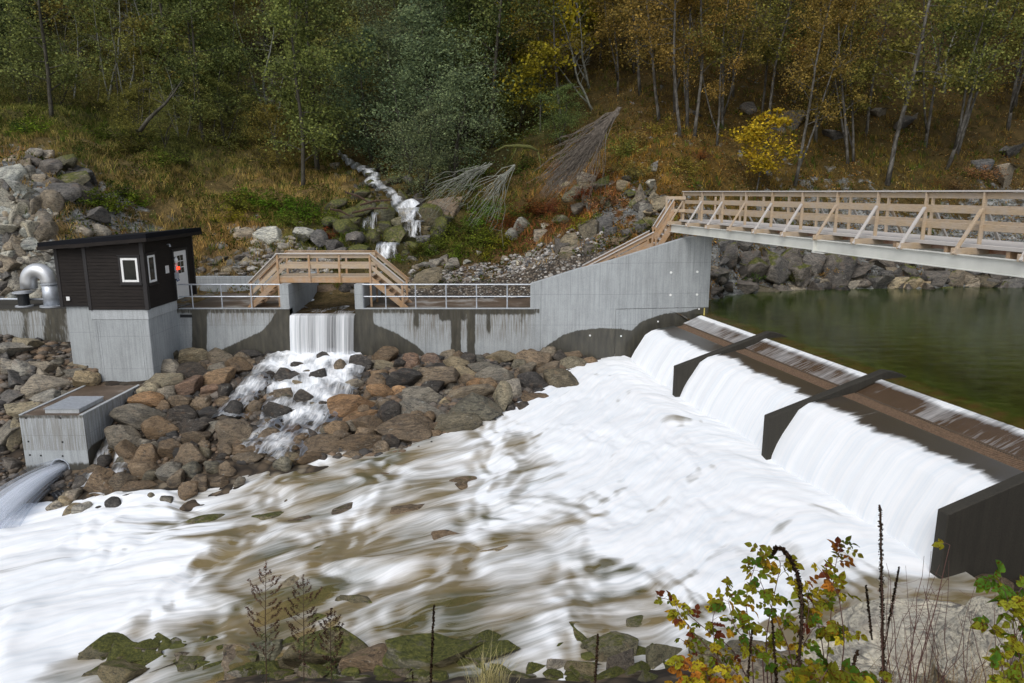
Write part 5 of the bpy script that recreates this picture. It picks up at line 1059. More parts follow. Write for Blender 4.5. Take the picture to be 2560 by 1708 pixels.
for i in range(45):
    px = rnd.uniform(560, 668); py = rnd.uniform(175, 258); s_ = rnd.uniform(6, 16)
    if py > np.interp(px, [560, 600, 640, 668], [258, 255, 238, 222]): continue
    rock_px(px, py, s_*1.3, s_, rnd.choice('gkGMtM'), onfar, 'far', sharp=True, moss=rnd.choice((-.25, -.05, .02)), tilt=.7)
for i in range(70):
    px = rnd.uniform(335, 450); py = rnd.uniform(165, 258); s_ = rnd.uniform(4, 10); cc_ = np.interp(py, [150, 168, 190, 207, 222, 237, 262], [335, 355, 380, 402, 416, 412, 380])
    if abs(px-cc_) < 7: continue
    if abs(px-cc_) > 45: continue
    rock_px(px, py, s_*1.4, s_, rnd.choice('mdkmM'), onfar, 'far', sharp=True, moss=rnd.choice((-.05, .05, -.3)), tilt=.6)
# --- one label for each
ORD = ['', 'first', 'second', 'third', 'fourth', 'fifth', 'sixth', 'seventh', 'eighth', 'ninth', 'tenth', 'eleventh', 'twelfth']
def ordw(i): return ORD[i] if i < 13 else '%d%s' % (i, 'th' if i % 100 in (11, 12, 13) else {1: 'st', 2: 'nd', 3: 'rd'}.get(i % 10, 'th'))
LM = dict(slope=[('at the foot of the small waterfall', 320, 355), ('at wall foot right of the waterfall', 400, 352), ('at the wall foot below the long railing', 470, 355), ('at the wall foot below the wing wall', 550, 352), ('at wall foot left of the waterfall', 235, 352), ('beside the foot of the hut tower', 165, 365),
                 ('on the slope beside the outlet box', 125, 425), ('in the middle of the boulder slope', 440, 395), ('by white water right end of slope', 545, 395), ('in the spreading cascade', 300, 400), ('at the lower end of the cascade', 290, 445), ('at the river edge below the slope', 400, 440), ('between the outlet box and the cascade', 210, 410), ('at the river edge right of the outlet box', 130, 480), ('between hut tower and cascade', 195, 375), ('at the river edge left of the cascade', 200, 470), ('beside the big orange boulder', 370, 400)],
          left=[('between the left wall and the outlet box', 50, 375), ('left of the outlet box', 10, 450), ('under the stained left wall', 20, 345), ('beside the tower foot on the left', 80, 385)],
          under=[('under the shallow brown rapids', 350, 540), ('under water behind the bramble', 900, 595), ('under the rapids near the bottom left', 180, 630), ('under the rapids near the bottom middle', 430, 610)],
          near=[('at the near bank beside the weed stalks', 300, 665), ('on near bank left of the weeds', 150, 675), ('at the near bank in the bottom middle', 480, 665), ('at the near bank left of the bramble', 630, 665), ('behind the bramble on the near bank', 880, 650)],
          far=[('beside the mountain stream', 390, 220), ('left of the mountain stream', 345, 215), ('behind the hut walkway wall', 225, 265), ('on the bank behind the small footbridge', 275, 240), ('on the gravel terrace', 490, 275), ('beside the small footbridge stair', 430, 270), ('in the outcrop above the wing wall', 590, 238), ('left of the long bridge landing', 645, 195), ('among the trees above the long bridge', 840, 120), ('at the right edge above the long bridge', 1010, 165), ('at the upper end of the stream', 365, 185), ('right of the stream fall', 535, 235)],
          channel=[('in the channel under small footbridge', 325, 295)],
          shore=[('on the far shore beside the bridge pier', 730, 265), ('on the far shore under the long bridge', 800, 270), ('on the far shore under the beam joint', 860, 270), ('on the far shore right of the beam joint', 930, 275), ('on the far shore at the right edge', 1005, 275)],
          outcrop=[('in the pale outcrop at the left edge', 10, 200), ('in the outcrop above the silver pipe', 25, 250), ('in the mossy overhang above the hut', 70, 180), ('in the rock face behind the hut', 85, 230)])
GN = dict(slope='boulders of the riprap slope', left='boulders left of the tower', under='stones under the rapids', near='stones of the near bank', far='boulders behind the dam wall', channel='stones in the stream channel', shore='rocks along the far shore', outcrop='rocks of the left outcrop')
def autolabel(reg, noun, cat, lmz, gn, sizes=True):
    B = {}
    for r in reg:
        lm = min(lmz[r[5]], key=lambda q: (q[1]-r[3])**2+((q[2]-r[4])*1.4)**2)[0]
        sz = ('small ' if r[2] < .3 else 'big ' if r[2] > .75 else '') if sizes else ''
        B.setdefault((sz+r[1], lm, r[5]), []).append(r)
    for (a, lm, z), L in B.items():
        L.sort(key=lambda r: r[3])
        for i, r in enumerate(L):
            lab = '%s %s %s' % (a, noun, lm) if len(L) == 1 else '%s %s %s, %s from left' % (a, noun, lm, ordw(i+1))
            tag(r[0], lab, cat, gn[z])
for r in REG:
    r[1] = RC[r[1]][1]
# those the picture does not show are left out
keep = []
for r in REG:
    if -30 < r[3] < 1054 and r[4] < 720: keep.append(r)
    else: bpy.data.objects.remove(r[0])
keep.sort(key=lambda r: -(r[2]*F/max(5, r[0].location.y)))
small = keep[292:]; keep = keep[:292]
bpy.context.view_layer.update(); VV_ = []; FF_ = []; CC_ = []; MM_ = []; nb_ = 0
for r_ in small:
    o = r_[0]; v_, f_ = LOW[o.data.name]; mw = np.array(o.matrix_basis); v_ = v_@mw[:3, :3].T+mw[:3, 3]; VV_.append(v_); FF_.append(f_+nb_); nb_ += len(v_); CC_.append(np.tile(np.array(o.color[:3]), (len(v_), 1))); MM_.append(np.full(len(v_), o.color[3])); bpy.data.objects.remove(o)
o = link_mesh('small_boulders', np.concatenate(VV_), np.concatenate(FF_), M['rock_merged'], None, True, dict(lcol=np.concatenate(CC_), moss=np.concatenate(MM_))); tag(o, 'smaller boulders and stones lying between the bigger boulders', 'boulders', kind='stuff')
autolabel(keep, 'boulder', 'boulder', LM, GN)
# ================================================================== TREES
def leaf_arrays(P, N, L, Wd, rs, up=.35):
    """P leaf centres, one folded-flat rhombus each; returns verts, faces"""
    n = len(P); a = rs.normal(size=(n, 3)); a[:, 2] *= .6; a /= np.linalg.norm(a, axis=1)[:, None]; b = rs.normal(size=(n, 3)); b[:, 2] += 0; b -= (b*a).sum(1)[:, None]*a; b /= np.linalg.norm(b, axis=1)[:, None]
    s = rs.uniform(.7, 1.3, n)[:, None]; V = np.stack([P-a*L*s/2, P+b*Wd*s/2, P+a*L*s/2, P-b*Wd*s/2], 1).reshape(-1, 3)
    return V, np.arange(4*n).reshape(-1, 4)
def leaf_mesh(name, P, L, Wd, rs, mat, col=None):
    V, Fc = leaf_arrays(P, None, L, Wd, rs); r = np.repeat(rs.uniform(0, 1, len(P)), 4); me = bpy.data.meshes.new(name)
    me.vertices.add(len(V)); me.vertices.foreach_set('co', V.astype(np.float32).ravel()); me.loops.add(Fc.size); me.loops.foreach_set('vertex_index', Fc.astype(np.int32).ravel())
    me.polygons.add(len(Fc)); me.polygons.foreach_set('loop_start', np.arange(0, Fc.size, 4, dtype=np.int32)); me.polygons.foreach_set('loop_total', np.full(len(Fc), 4, dtype=np.int32)); me.update(calc_edges=True)
    a = me.attributes.new('lrand', 'FLOAT', 'POINT'); a.data.foreach_set('value', r.astype(np.float32))
    if col is not None:
        a = me.attributes.new('lcol', 'FLOAT_COLOR', 'POINT'); a.data.foreach_set('color', np.column_stack([np.repeat(col, 4, 0), np.ones(len(V))]).astype(np.float32).ravel())
    me.materials.append(mat); return me
def tree_proto(kind, seed):
    rs = np.random.RandomState(seed); rd = random.Random(seed)
    P = dict(alder=(15, .15, .12, 9500, .17, .13, 'bark_dark', 26, 2.2), birch=(14, .10, .24, 7600, .12, .095, 'bark_birch', 26, 1.7), willow=(9, .13, .06, 9500, .20, .085, 'bark_dark', 30, 2.9),
             maple=(8, .08, .25, 2200, .26, .21, 'bark_birch', 18, 1.9), bare=(8, .10, .2, 0, .1, .1, 'bark_lichen', 18, 1.5), sapling=(8, .05, .35, 1100, .13, .1, 'bark_birch', 12, .9))[kind]
    Ht, r0, cb, NL, ll, lw_, bark, nb, sp_ = P
    tm = MB(); pts = []; x = y = 0.; dx = dy = 0.
    n_ = 14
    for i in range(n_+1):
        z = Ht*i/n_; pts.append((x, y, z)); dx += rd.gauss(0, .05); dy += rd.gauss(0, .05); dx *= .85; dy *= .85; x += dx*(1.6 if kind in ('willow', 'bare') else 1); y += dy
    rad = [r0*(1-.9*(i/n_)**1.1)*(1.25 if i == 0 else 1) for i in range(n_+1)]; tm.tube(pts, rad, 7)
    tips = []
    stems = [(pts, rad)]
    if kind in ('willow', 'bare', 'birch', 'alder') and rd.random() < (.9 if kind in ('willow', 'bare') else .45):
        for q in range(2 if kind == 'willow' else 1):
            a = rd.uniform(0, 6.28); ln = Ht*rd.uniform(.6, .85); k0 = 1; b0 = pts[k0]; pp = [b0]
            for i in range(1, 9): t = i/8; pp.append((b0[0]+math.cos(a)*ln*.28*t**.8+rd.gauss(0, .05), b0[1]+math.sin(a)*ln*.28*t**.8, b0[2]+ln*t))
            rr_ = [r0*.7*(1-.88*i/8) for i in range(9)]; tm.tube(pp, rr_, 6); stems.append((pp, rr_))
    for k in range(nb):
        pp, rr_ = rd.choice(stems) if rd.random() < .5 else stems[0]; m_ = len(pp)-1
        t = cb+(1-cb)*(k+rd.random())/nb; i = min(m_-1, int(t*m_)); fr = t*m_-i; b0 = Vector(pp[i]).lerp(Vector(pp[i+1]), fr); a = rd.uniform(0, 6.28)
        ln = sp_*(.35+1.0*math.sin(math.pi*min(1, (t-cb)/(1-cb)*.8+.2)))*rd.uniform(.6, 1.25)
        el = rd.uniform(.1, .75); dr = Vector((math.cos(a)*math.cos(el), math.sin(a)*math.cos(el), math.sin(el))); q = [b0]; v = dr.copy()
        droop = -.10 if kind == 'willow' else -.04
        for s in range(5): v = (v+Vector((rd.gauss(0, .13), rd.gauss(0, .13), rd.gauss(0, .1)+droop))).normalized(); q.append(q[-1]+v*ln/5)
        rb = max(.012, rr_[i]*.38); tm.tube(q, [rb*(1-.8*s/5) for s in range(6)], 4, False); tips += [(q[s], ln*.28) for s in (2, 3, 4, 5)]
        for s in (2, 3, 4):
            for e in range(2 if kind != 'bare' else 3):
                v2 = (v+Vector((rd.gauss(0, .6), rd.gauss(0, .6), rd.gauss(0, .45)))).normalized(); l2 = ln*rd.uniform(.25, .5); w2 = [q[s], q[s]+v2*l2*.5, q[s]+v2*l2+Vector((0, 0, -.06*l2))]
                tm.tube(w2, [rb*.4, rb*.3, .005], 3, False); tips.append((w2[2], ln*.25)); tips.append((w2[1], ln*.2))
    trunk = link_mesh('trunk', tm.v, tm.f, M[bark], None, True)
    crown = None
    if NL:
        C = np.array([tuple(t[0]) for t in tips]); sg = np.array([t[1] for t in tips]); idx = rs.randint(0, len(C), NL); wts = rs.gamma(1.2, 1, len(C)); wts /= wts.sum(); idx = rs.choice(len(C), NL, p=wts)
        Q = C[idx]+rs.normal(size=(NL, 3))*sg[idx][:, None]*np.array([.8, .8, .55]); me = leaf_mesh('crown', Q, ll, lw_, rs, M['leaf']); crown = bpy.data.objects.new('crown', me); COL.objects.link(crown)
    root = empty('tree'); trunk.parent = root
    if crown: crown.parent = root
    return root
PT = {}
for kd, ns in (('alder', 4), ('birch', 4), ('willow', 3), ('maple', 2), ('bare', 3), ('sapling', 2)): PT[kd] = [tree_proto(kd, 40+hash(kd[0]) % 1+len(kd)*10+i*3) for i in range(ns)]
used = set(); TR = []
KN = dict(alder='alder_tree', birch='birch_tree', willow='willow_tree', maple='maple_tree', bare='dead_tree', sapling='birch_sapling')
KW = dict(alder='grey green alder', birch='slender birch', willow='bushy blue green willow', maple='small bright yellow orange maple', bare='leafless grey tree', sapling='thin birch sapling')
trnd = random.Random(5)
def tree(kind, base, h=1., lean=(0, 0), col=(.05, .06, .02), rz=None, wd=None, var=None, word=None):
    pr = PT[kind][var if var is not None else trnd.randrange(len(PT[kind]))]
    if pr.name in used: r = clone_thing(pr)
    else: r = pr; used.add(pr.name)
    r.name = KN[kind]; r.location = (base[0], base[1], float(farz(base[0], base[1]))-.12); r.rotation_euler = Euler((0, 0, trnd.uniform(0, 6.28) if rz is None else rz))
    if lean != (0, 0): r.rotation_euler = (Matrix.Rotation(lean[0], 3, 'Y')@Matrix.Rotation(lean[1], 3, 'X')@Matrix.Rotation(r.rotation_euler.z, 3, 'Z')).to_euler()
    wd = wd or h; r.scale = (wd, wd, h)
    k = trnd.uniform(.82, 1.2)
    for c in r.children:
        if c.name.startswith('crown'): c.color = (col[0]*k*trnd.uniform(.9, 1.12), col[1]*k, col[2]*k, 1)
        else: c.color = (1, 1, 1, 1)
    p = proj(base[0], base[1], r.location.z+1); TR.append([r, word or KW[kind], 1, p[0], p[1], 'hill', kind]); return r
GRN = (.205, .225, .075); DGR = (.15, .185, .07); BLU = (.155, .20, .115); OCH = (.275, .19, .058); OLV = (.225, .205, .06); ORG = (.34, .17, .04); YEL = (.34, .29, .03)
BARK_R = {}
def tpx(kind, bx, by, tx, ty, h=1., col=GRN, wd=None, var=None, dmin=33.5, word=None):
    b = onfar(bx, by, dmin); t = aty(tx, ty, b[1]); lean = math.atan2(t[0]-b[0], t[2]-b[2]) if ty < by else 0
    return tree(kind, b, h, (lean, trnd.uniform(-.04, .04)), col, wd=wd, var=var, word=word)
# traced trees: (kind, base px, a second trunk px, height, colour, trunk width)
for a in [('birch',767,190,787,0,1.35,OCH),('sapling',817,179,819,74,1.1,ORG),('birch',792,182,801,0,1.25,OLV),('birch',795,186,813,65,1.0,OCH),('birch',835,189,851,0,1.5,OLV),('birch',848,168,843,114,1.,OCH),('birch',816,139,818,0,1.1,OCH),('birch',854,158,852,106,.9,OLV),('birch',866,135,872,82,1.,OLV),('birch',881,162,895,0,1.15,OCH),
          ('birch',887,185,942,0,1.45,OLV),('birch',925,150,939,69,1.1,GRN),('birch',947,170,983,65,1.2,GRN),('birch',955,157,986,57,1.1,OLV),('birch',1007,135,1021,73,1.2,OLV),('birch',680,144,674,65,1.1,OCH),('birch',687,135,687,49,1.1,OCH),('birch',694,144,703,75,1.1,OLV),('birch',717,147,720,98,.8,OCH),('birch',1014,114,1024,30,1.2,OCH),('birch',660,120,655,20,1.2,OCH),('birch',640,100,636,10,1.2,OCH),
          ('alder',257,190,246,0,1.35,GRN),('alder',296,183,292,54,1.15,DGR),('alder',303,186,304,133,1.0,GRN),('alder',318,174,317,30,1.2,DGR),('alder',135,60,133,0,1.2,DGR),('bare',170,147,161,50,1.15,GRN),('bare',164,144,160,100,.9,GRN),('alder',204,145,202,92,.9,DGR),('bare',126,115,132,61,1.,GRN),('alder',42,113,49,15,1.1,DGR),('alder',52,122,50,92,.9,DGR),('alder',190,132,188,100,.9,GRN),('bare',179,147,177,119,.6,GRN),('bare',155,100,150,40,1.2,GRN),('bare',108,105,116,40,1.1,GRN),('bare',92,95,100,30,1.1,GRN),
          ('alder',465,144,465,87,1.,DGR),('alder',491,149,498,44,1.15,DGR),('birch',561,130,556,64,1.1,OLV),('bare',593,111,571,61,1.05,GRN),('bare',590,88,583,58,1.,GRN),('birch',618,95,618,54,1.,OCH),('birch',675,116,674,66,1.2,OCH),('alder',487,139,486,110,.9,DGR),('alder',447,105,446,46,1.1,DGR),('alder',430,104,430,60,1.1,BLU)]:
    tpx(*a)
for q in range(16): tpx(trnd.choice(('bare', 'sapling', 'sapling')), trnd.uniform(20, 250), trnd.uniform(96, 142), 0, 0, 1., GRN) if 0 else None
for bx, by in [(75,104),(84,112),(98,108),(118,118),(140,122),(150,138),(186,146),(198,138),(212,142),(222,138),(236,146),(30,100),(14,98),(64,100),(275,150),(330,140)]:
    tpx('bare' if bx % 2 else 'sapling', bx, by, bx+trnd.uniform(-6, 6), by-60, trnd.uniform(.7, 1.05), GRN)
for bx, by, h in [(105,125,.35),(85,120,.4),(60,112,.4),(140,140,.35),(165,150,.3),(120,100,.45),(30,108,.4),(190,155,.3),(225,150,.4),(280,170,.4),(315,160,.4),(480,150,.4),(520,130,.4),(560,150,.35)]:
    tpx('willow', bx, by, bx, by-30, h*1.25, trnd.choice((GRN, DGR, OLV)), wd=h*1.5, word='low spreading willow bush')
# bushy blue-green willows left of the stream and over it
for bx, by, h, c in [(372,160,1.0,BLU),(410,172,1.05,BLU),(440,160,1.2,BLU),(395,140,1.15,BLU),(425,120,1.3,BLU),(455,185,.8,BLU),(350,130,1.0,GRN),(470,120,1.1,DGR),(345,100,1.1,GRN),(335,150,.55,BLU),(425,192,.62,BLU),(400,100,1.2,BLU),(450,90,1.2,DGR)]: tpx('willow', bx, by, bx+trnd.uniform(-8, 8), by-90, h, c)
for bx, by, tx, ty, h, v in [(735,182,742,80,.86,0),(722,178,708,100,.62,1),(757,186,765,110,.6,0)]: tpx('maple', bx, by, tx, ty, h, (.60, .40, .04), var=v, wd=h*1.15)
for bx, by, tx, ty, h, c in [(512,100,510,20,1.25,(.38,.36,.03)),(545,95,548,10,1.35,(.42,.38,.035)),(575,80,580,10,1.35,(.38,.37,.04)),(540,140,538,90,.75,(.30,.24,.03)),(600,60,604,0,1.3,(.2,.22,.04))]: tpx('maple', bx, by, tx, ty, h, c, wd=h*1.1)
# the wood behind, filled in by region
def tcol(px, py):
    if px < 300: return trnd.choice((GRN, DGR, DGR, OLV)) if trnd.random() > .06 else ORG
    if px < 500: return trnd.choice((BLU, DGR, GRN, OLV))
    if px < 620: return trnd.choice((OLV, GRN, OCH, DGR))
    return trnd.choice((OCH, OCH, OLV, OLV, GRN, (.25, .14, .035)))
cnt = 0; tries = 0; TP = [(t[0].location.x, t[0].location.y) for t in TR]
while cnt < 215 and tries < 9000:
    tries += 1; px = trnd.uniform(-110, 1140); D = trnd.uniform(40, 108); b = aty(px, 100, D); x, y = b[0], b[1]; z = float(farT(x, y)); p = proj(x, y, z)
    lim = np.interp(p[0], [-100, 0, 60, 110, 170, 260, 330, 420, 480, 520, 620, 650, 700, 1100], [112, 104, 100, 112, 136, 128, 140, 168, 140, 118, 100, 110, 132, 132])
    if p[1] > lim or min((x-a)**2+(y-c)**2 for a, c in TP) < (3.0 if D < 62 else 5.2): continue
    TP.append((x, y)); cnt += 1
    kd = trnd.choices(('alder', 'willow', 'bare', 'birch'), (6, 2.6, 1.4, 1))[0] if px < 480 else trnd.choices(('birch', 'alder', 'bare', 'sapling', 'willow'), (7, 2, 1, 1.5, .7))[0]
    tree(kd, (x, y), trnd.uniform(.85, 1.3), (trnd.uniform(-.07, .07), trnd.uniform(-.05, .05)), tcol(px, p[1]))
for kd in PT:
    for r in PT[kd]:
        if r not in [t[0] for t in TR]:
            for c in list(r.children): bpy.data.objects.remove(c)
            bpy.data.objects.remove(r)
HL = [('high on the left slope', 60, 40), ('at the left edge of the wood', 20, 110), ('above the hut', 120, 130), ('in upper wood left of stream', 220, 40), ('by the grassy slope', 190, 150), ('left of the mountain stream', 290, 180), ('over the mountain stream', 390, 150), ('in the upper middle of the wood', 420, 30), ('right of the mountain stream', 480, 150), ('above the fallen branches', 560, 120), ('in the upper middle right', 580, 30), ('above long bridge landing', 680, 140), ('above left half of bridge', 770, 185), ('above the middle of long bridge', 850, 180), ('above right half of bridge', 930, 170), ('at the right edge of the wood', 1010, 120), ('in the upper right wood', 880, 30), ('high above long bridge landing', 700, 40)]
for t in TR:
    k = t[1]; h = t[0].scale[2] if 'bush' not in t[1] else 1.; t[1] = ('tall ' if h > 1.12 and not k.startswith(('tall', 'small')) else 'short ' if h < .8 and not k.startswith(('small', 'tall')) else '')+k
    if t[6] == 'birch':
        c = [c for c in t[0].children if c.name.startswith('crown')][0].color; t[1] += ' in ochre leaf' if c[0] > c[1]*1.3 else ' in olive leaf'
B = {}
for t in TR:
    lm = min(HL, key=lambda q: (q[1]-t[3])**2+(q[2]-t[4])**2)[0]; B.setdefault((t[1], lm), []).append(t)
for (a, lm), L in B.items():
    L.sort(key=lambda r: r[3])
    for i, t in enumerate(L):
        tag(t[0], ('%s, %s' % (a, lm)) if len(L) == 1 else '%s, %s, %s from left' % (a, lm, ordw(i+1)), 'tree', dict(alder='alders on the slope', birch='birches on the slope', willow='willows on the slope', maple='maples on the slope', bare='bare trees on the slope', sapling='birch saplings on the slope')[t[6]])
# ---- fallen tree brush and dead branches
def brush(name, p0, p1, spread, n_, label, mat='twig', r=.022, cat='branches', hang=.3, seed=1, fan=1., main=.09):
    rd = random.Random(seed); p0, p1 = Vector(p0), Vector(p1); m = MB(); d = (p1-p0); L = d.length
    m.tube([p0, p0.lerp(p1, .3)+Vector((0, 0, .1)), p0.lerp(p1, .6)], [main, main*.8, main*.4], 6)
    sd = d.cross(Vector((0, 1, 0))).normalized()
    for i in range(n_):
        a = rd.uniform(0, .25); st_ = p0+d*a; o = rd.gauss(0, 1)*spread*fan; w_ = rd.gauss(0, spread*.4); ln = rd.uniform(.55, 1.05); q = []
        for s in range(7): t = s/6; q.append(st_+d*((ln-a)*t)+sd*(o*t**.9)+Vector((0, w_*t, -hang*t*t*rd.uniform(.8, 1.2)))+Vector((rd.gauss(0, .06), rd.gauss(0, .06), rd.gauss(0, .07))))
        m.tube(q, [r*(1-.75*s/6) for s in range(7)], 3, False)
        for s in (3, 4, 5):
            if rd.random() < .7: v = (d.normalized()+Vector((rd.gauss(0, .35), rd.gauss(0, .3), rd.gauss(0, .35)))).normalized()*rd.uniform(.3, .8); m.tube([q[s], q[s]+v], [r*.4, r*.12], 3, False)
    o = m.build(name, M[mat]); tag(o, label, cat); return o
a = aty(620, 108, 40.5); b = aty(545, 195, 37.6); brush('fallen_tree', a, b, .36, 150, 'fallen grey leafless tree with long combed branches left of the long bridge landing', 'bark_grey', r=.034, seed=3, hang=-.1, fan=1.2, cat='tree')
a = aty(610, 118, 40.2); b = aty(570, 190, 37.8); brush('fallen_tree', a, b, .8, 40, 'smaller fallen bare tree with short ragged branches right of the combed fallen tree', 'bark_grey', r=.022, seed=9, hang=.1, cat='tree')
a = aty(492, 164, 38.8); b = aty(425, 190, 38.2)
brush('dead_branch', a, b, .6, 26, 'pale lichen covered dead branches hanging right of the stream', 'bark_lichen', .018, seed=5, hang=.9, main=.05)
a = aty(515, 165, 38.6); b = aty(470, 215, 38.0); brush('dead_branch', a, b, .9, 22, 'pale dead branches hanging beside the mossy arched limb', 'bark_lichen', .022, seed=6, hang=.5, main=.06)
m = MB(); pts = [aty(p, q, 38.8) for p, q in [(494,152),(505,147),(518,145),(530,147),(538,152)]]; m.tube([tuple(np.array(p)+[0, 0, .05*math.sin(i*2.1)]) for i, p in enumerate(pts)], [.03, .06, .09, .10, .05], 7); m.tube([pts[4], aty(541, 165, 38.8), aty(540, 178, 38.7)], [.05, .03, .01], 5); m.tube([pts[2], aty(512, 158, 38.8), aty(500, 172, 38.7)], [.04, .025, .01], 5); M['mossy'] = simple('moss_cover', (.075, .078, .014), .9, 0, .6, 14); tag(m.build('mossy_limb', M['mossy'], smooth=True), 'arched mossy yellow green limb above the pale dead branches', 'branch')
m = MB(); pts = [aty(p, q, 44) for p, q in [(140,131),(148,120),(156,112),(165,104),(174,93),(182,80)]]; m.tube(pts, [.13, .12, .10, .08, .05, .02], 6)
for p, q in ((158, 90), (176, 84), (150, 97)): c = aty(p, q, 44); m.tube([pts[3], Vector(pts[3]).lerp(Vector(c), .5), c], [.05, .03, .01], 4)
tag(m.build('leaning_tree', M['bark_dark'], smooth=True), 'dark bare leaning tree bending right over the grass above the hut', 'tree')
for i, (x0, y0, x1, y1, D) in enumerate([(352,213,388,208,42),(330,209,350,216,41.5),(345,192,372,204,43),(360,205,392,200,42.5)]):
    m = MB(); a = Vector(aty(x0, y0, D)); b = Vector(aty(x1, y1, D)); m.tube([a, a.lerp(b, .5)+Vector((0, 0, .1)), b], [.06, .07, .04], 6); tag(m.build('dead_log', M['twig']), ['long mossy log lying across the rocks left of stream', 'short brown log at the left of the stream rocks', 'upper thin log among the stream rocks', 'thin log touching the stream edge'][i], 'log')
# ---- shrubs and ferns one can tell apart
def shrub_proto(seed, kind):
    rs = np.random.RandomState(seed); rd = random.Random(seed); m = MB(); C = []
    for i in range(16 if kind != 'tuft' else 5):
        a = rd.uniform(0, 6.28); el = rd.uniform(.35, 1.4); v = Vector((math.cos(a)*math.cos(el), math.sin(a)*math.cos(el), math.sin(el))); q = [Vector((0, 0, -.1))]
        for s in range(4): v = (v+Vector((rd.gauss(0, .12), rd.gauss(0, .12), -.06))).normalized(); q.append(q[-1]+v*.27)
        m.tube(q, [.012, .01, .008, .006, .003], 3, False); C += [tuple(p) for p in q[1:]]
    C = np.array(C); n_ = 1300 if kind == 'leafy' else 900; Q = C[rs.randint(0, len(C), n_)]+rs.normal(size=(n_, 3))*.11
    root = empty('shrub'); st_ = link_mesh('stem', m.v, m.f, M['twig'], root)
    me = leaf_mesh('foliage', Q, .085 if kind == 'leafy' else .12, .06 if kind == 'leafy' else .02, rs, M['leaf']); o = bpy.data.objects.new('foliage', me); COL.objects.link(o); o.parent = root; return root
SHP = [shrub_proto(i, 'leafy') for i in (1, 2, 3)]+[shrub_proto(i, 'thin') for i in (4, 5)]; su = set(); SR = []
lg = (.13, .18, .03); dg = (.07, .095, .024); rb = (.17, .065, .024); yg = (.22, .23, .03); tn = (.26, .155, .075)
SL = []
for px, py, s, c in [(240,212,1.2,lg),(255,206,1.3,lg),(270,204,1.3,lg),(285,206,1.3,lg),(300,212,1.2,lg),(312,205,1.2,dg),(325,215,1.,lg),(232,220,1.,yg),(290,222,1.,lg),(270,218,1.1,lg),(305,228,.9,lg),(320,228,.9,rb),(100,200,1.,lg),(115,205,1.1,lg),(125,195,1.,dg),(140,200,.9,lg),(160,195,1.,dg),(120,228,.9,rb),(150,150,1.3,dg),(130,150,1.4,dg),(180,160,1.2,dg),(165,165,1.3,lg),(75,150,1.1,dg),(40,130,1.2,lg),(20,125,1.1,dg),(95,130,1.3,dg),
                     (440,240,1.,lg),(455,232,1.1,lg),(470,225,1.1,lg),(485,218,1.1,lg),(450,222,1.,dg),(475,240,1.,lg),(492,232,1.1,yg),(505,222,1.,rb),(500,240,1.,yg),(515,212,1.1,lg),(470,205,1.1,dg),(490,205,1.,lg),(460,250,.8,lg),(485,248,.8,yg),(520,225,1.,rb),(530,212,1.,rb),(545,205,1.,rb),(560,210,1.,rb),(575,205,1.,tn),(590,195,1.,rb),(605,200,1.,tn),(555,222,.9,tn),(430,248,.9,lg),(415,252,.7,dg),(470,190,1.2,dg),(505,185,1.2,dg),(520,170,1.3,dg),(480,170,1.3,dg),(600,175,1.2,rb),(620,165,1.2,tn),(608,160,1.1,tn),(555,165,1.2,tn),(580,140,1.,rb),(640,170,1.,OCH),(625,150,1.3,OLV),(645,140,1.4,OLV),(660,130,1.3,OCH),(700,160,1.1,rb),(690,170,1.,OLV),(830,270,.7,OCH),(790,275,.7,dg),(750,272,.8,dg),(1000,262,.7,lg),(880,248,.9,yg),(905,245,.8,lg),(870,175,1.,tn),(960,185,1.1,tn),(980,178,1.1,tn),(940,180,1.,rb),(335,262,.6,dg),(350,232,.7,lg),(365,222,.7,dg),(400,258,.5,lg),(395,215,.6,dg),(585,222,.8,yg),(650,225,.7,dg),(665,215,.7,yg)]:
    pr = SHP[rnd.randrange(3)] if c not in (tn, rb) else SHP[rnd.choice((2, 3, 4))]
    if pr.name in su: r = clone_thing(pr)
    else: r = pr; su.add(pr.name)
    g = onfar(px, py+6); r.name = 'shrub'; r.location = (g[0], g[1], float(farz(g[0], g[1]))-.02); s *= rnd.uniform(.85, 1.1); r.scale = (s*1.15, s*1.15, s*.8); r.rotation_euler = (0, 0, rnd.uniform(0, 6.28))
    for ch in r.children:
        if ch.name.startswith('foliage'): ch.color = tuple(x*rnd.uniform(.8, 1.2) for x in c)+(1,)
    SL.append([r, {lg: 'light green leafy', dg: 'dark green leafy', rb: 'red brown', yg: 'yellow green leafy', tn: 'tan dry', OCH: 'ochre', OLV: 'olive'}[c], 1, px, py, 'a'])
SLM = dict(a=[('on the bank behind the small footbridge', 270, 212), ('left of the stream fall', 340, 235), ('right of the stream fall', 460, 235), ('above the gravel terrace', 500, 235), ('below the fallen tree', 550, 212), ('above the wing wall', 600, 200), ('on the grassy slope above the hut', 120, 200), ('high on the grassy slope', 140, 150), ('near the left edge above the outcrop', 40, 130), ('in the shade right of the stream', 490, 175), ('left of long bridge landing', 650, 150), ('above the long bridge', 930, 180), ('under the long bridge', 850, 260), ('beside the long bridge landing', 660, 218)])
autolabel(SL, 'shrub', 'shrub', SLM, dict(a='shrubs on the far slope'), False)
for p_ in SHP:
    if p_.name not in [s[0].name for s in SL]:
        for c in list(p_.children): bpy.data.objects.remove(c)
        bpy.data.objects.remove(p_)
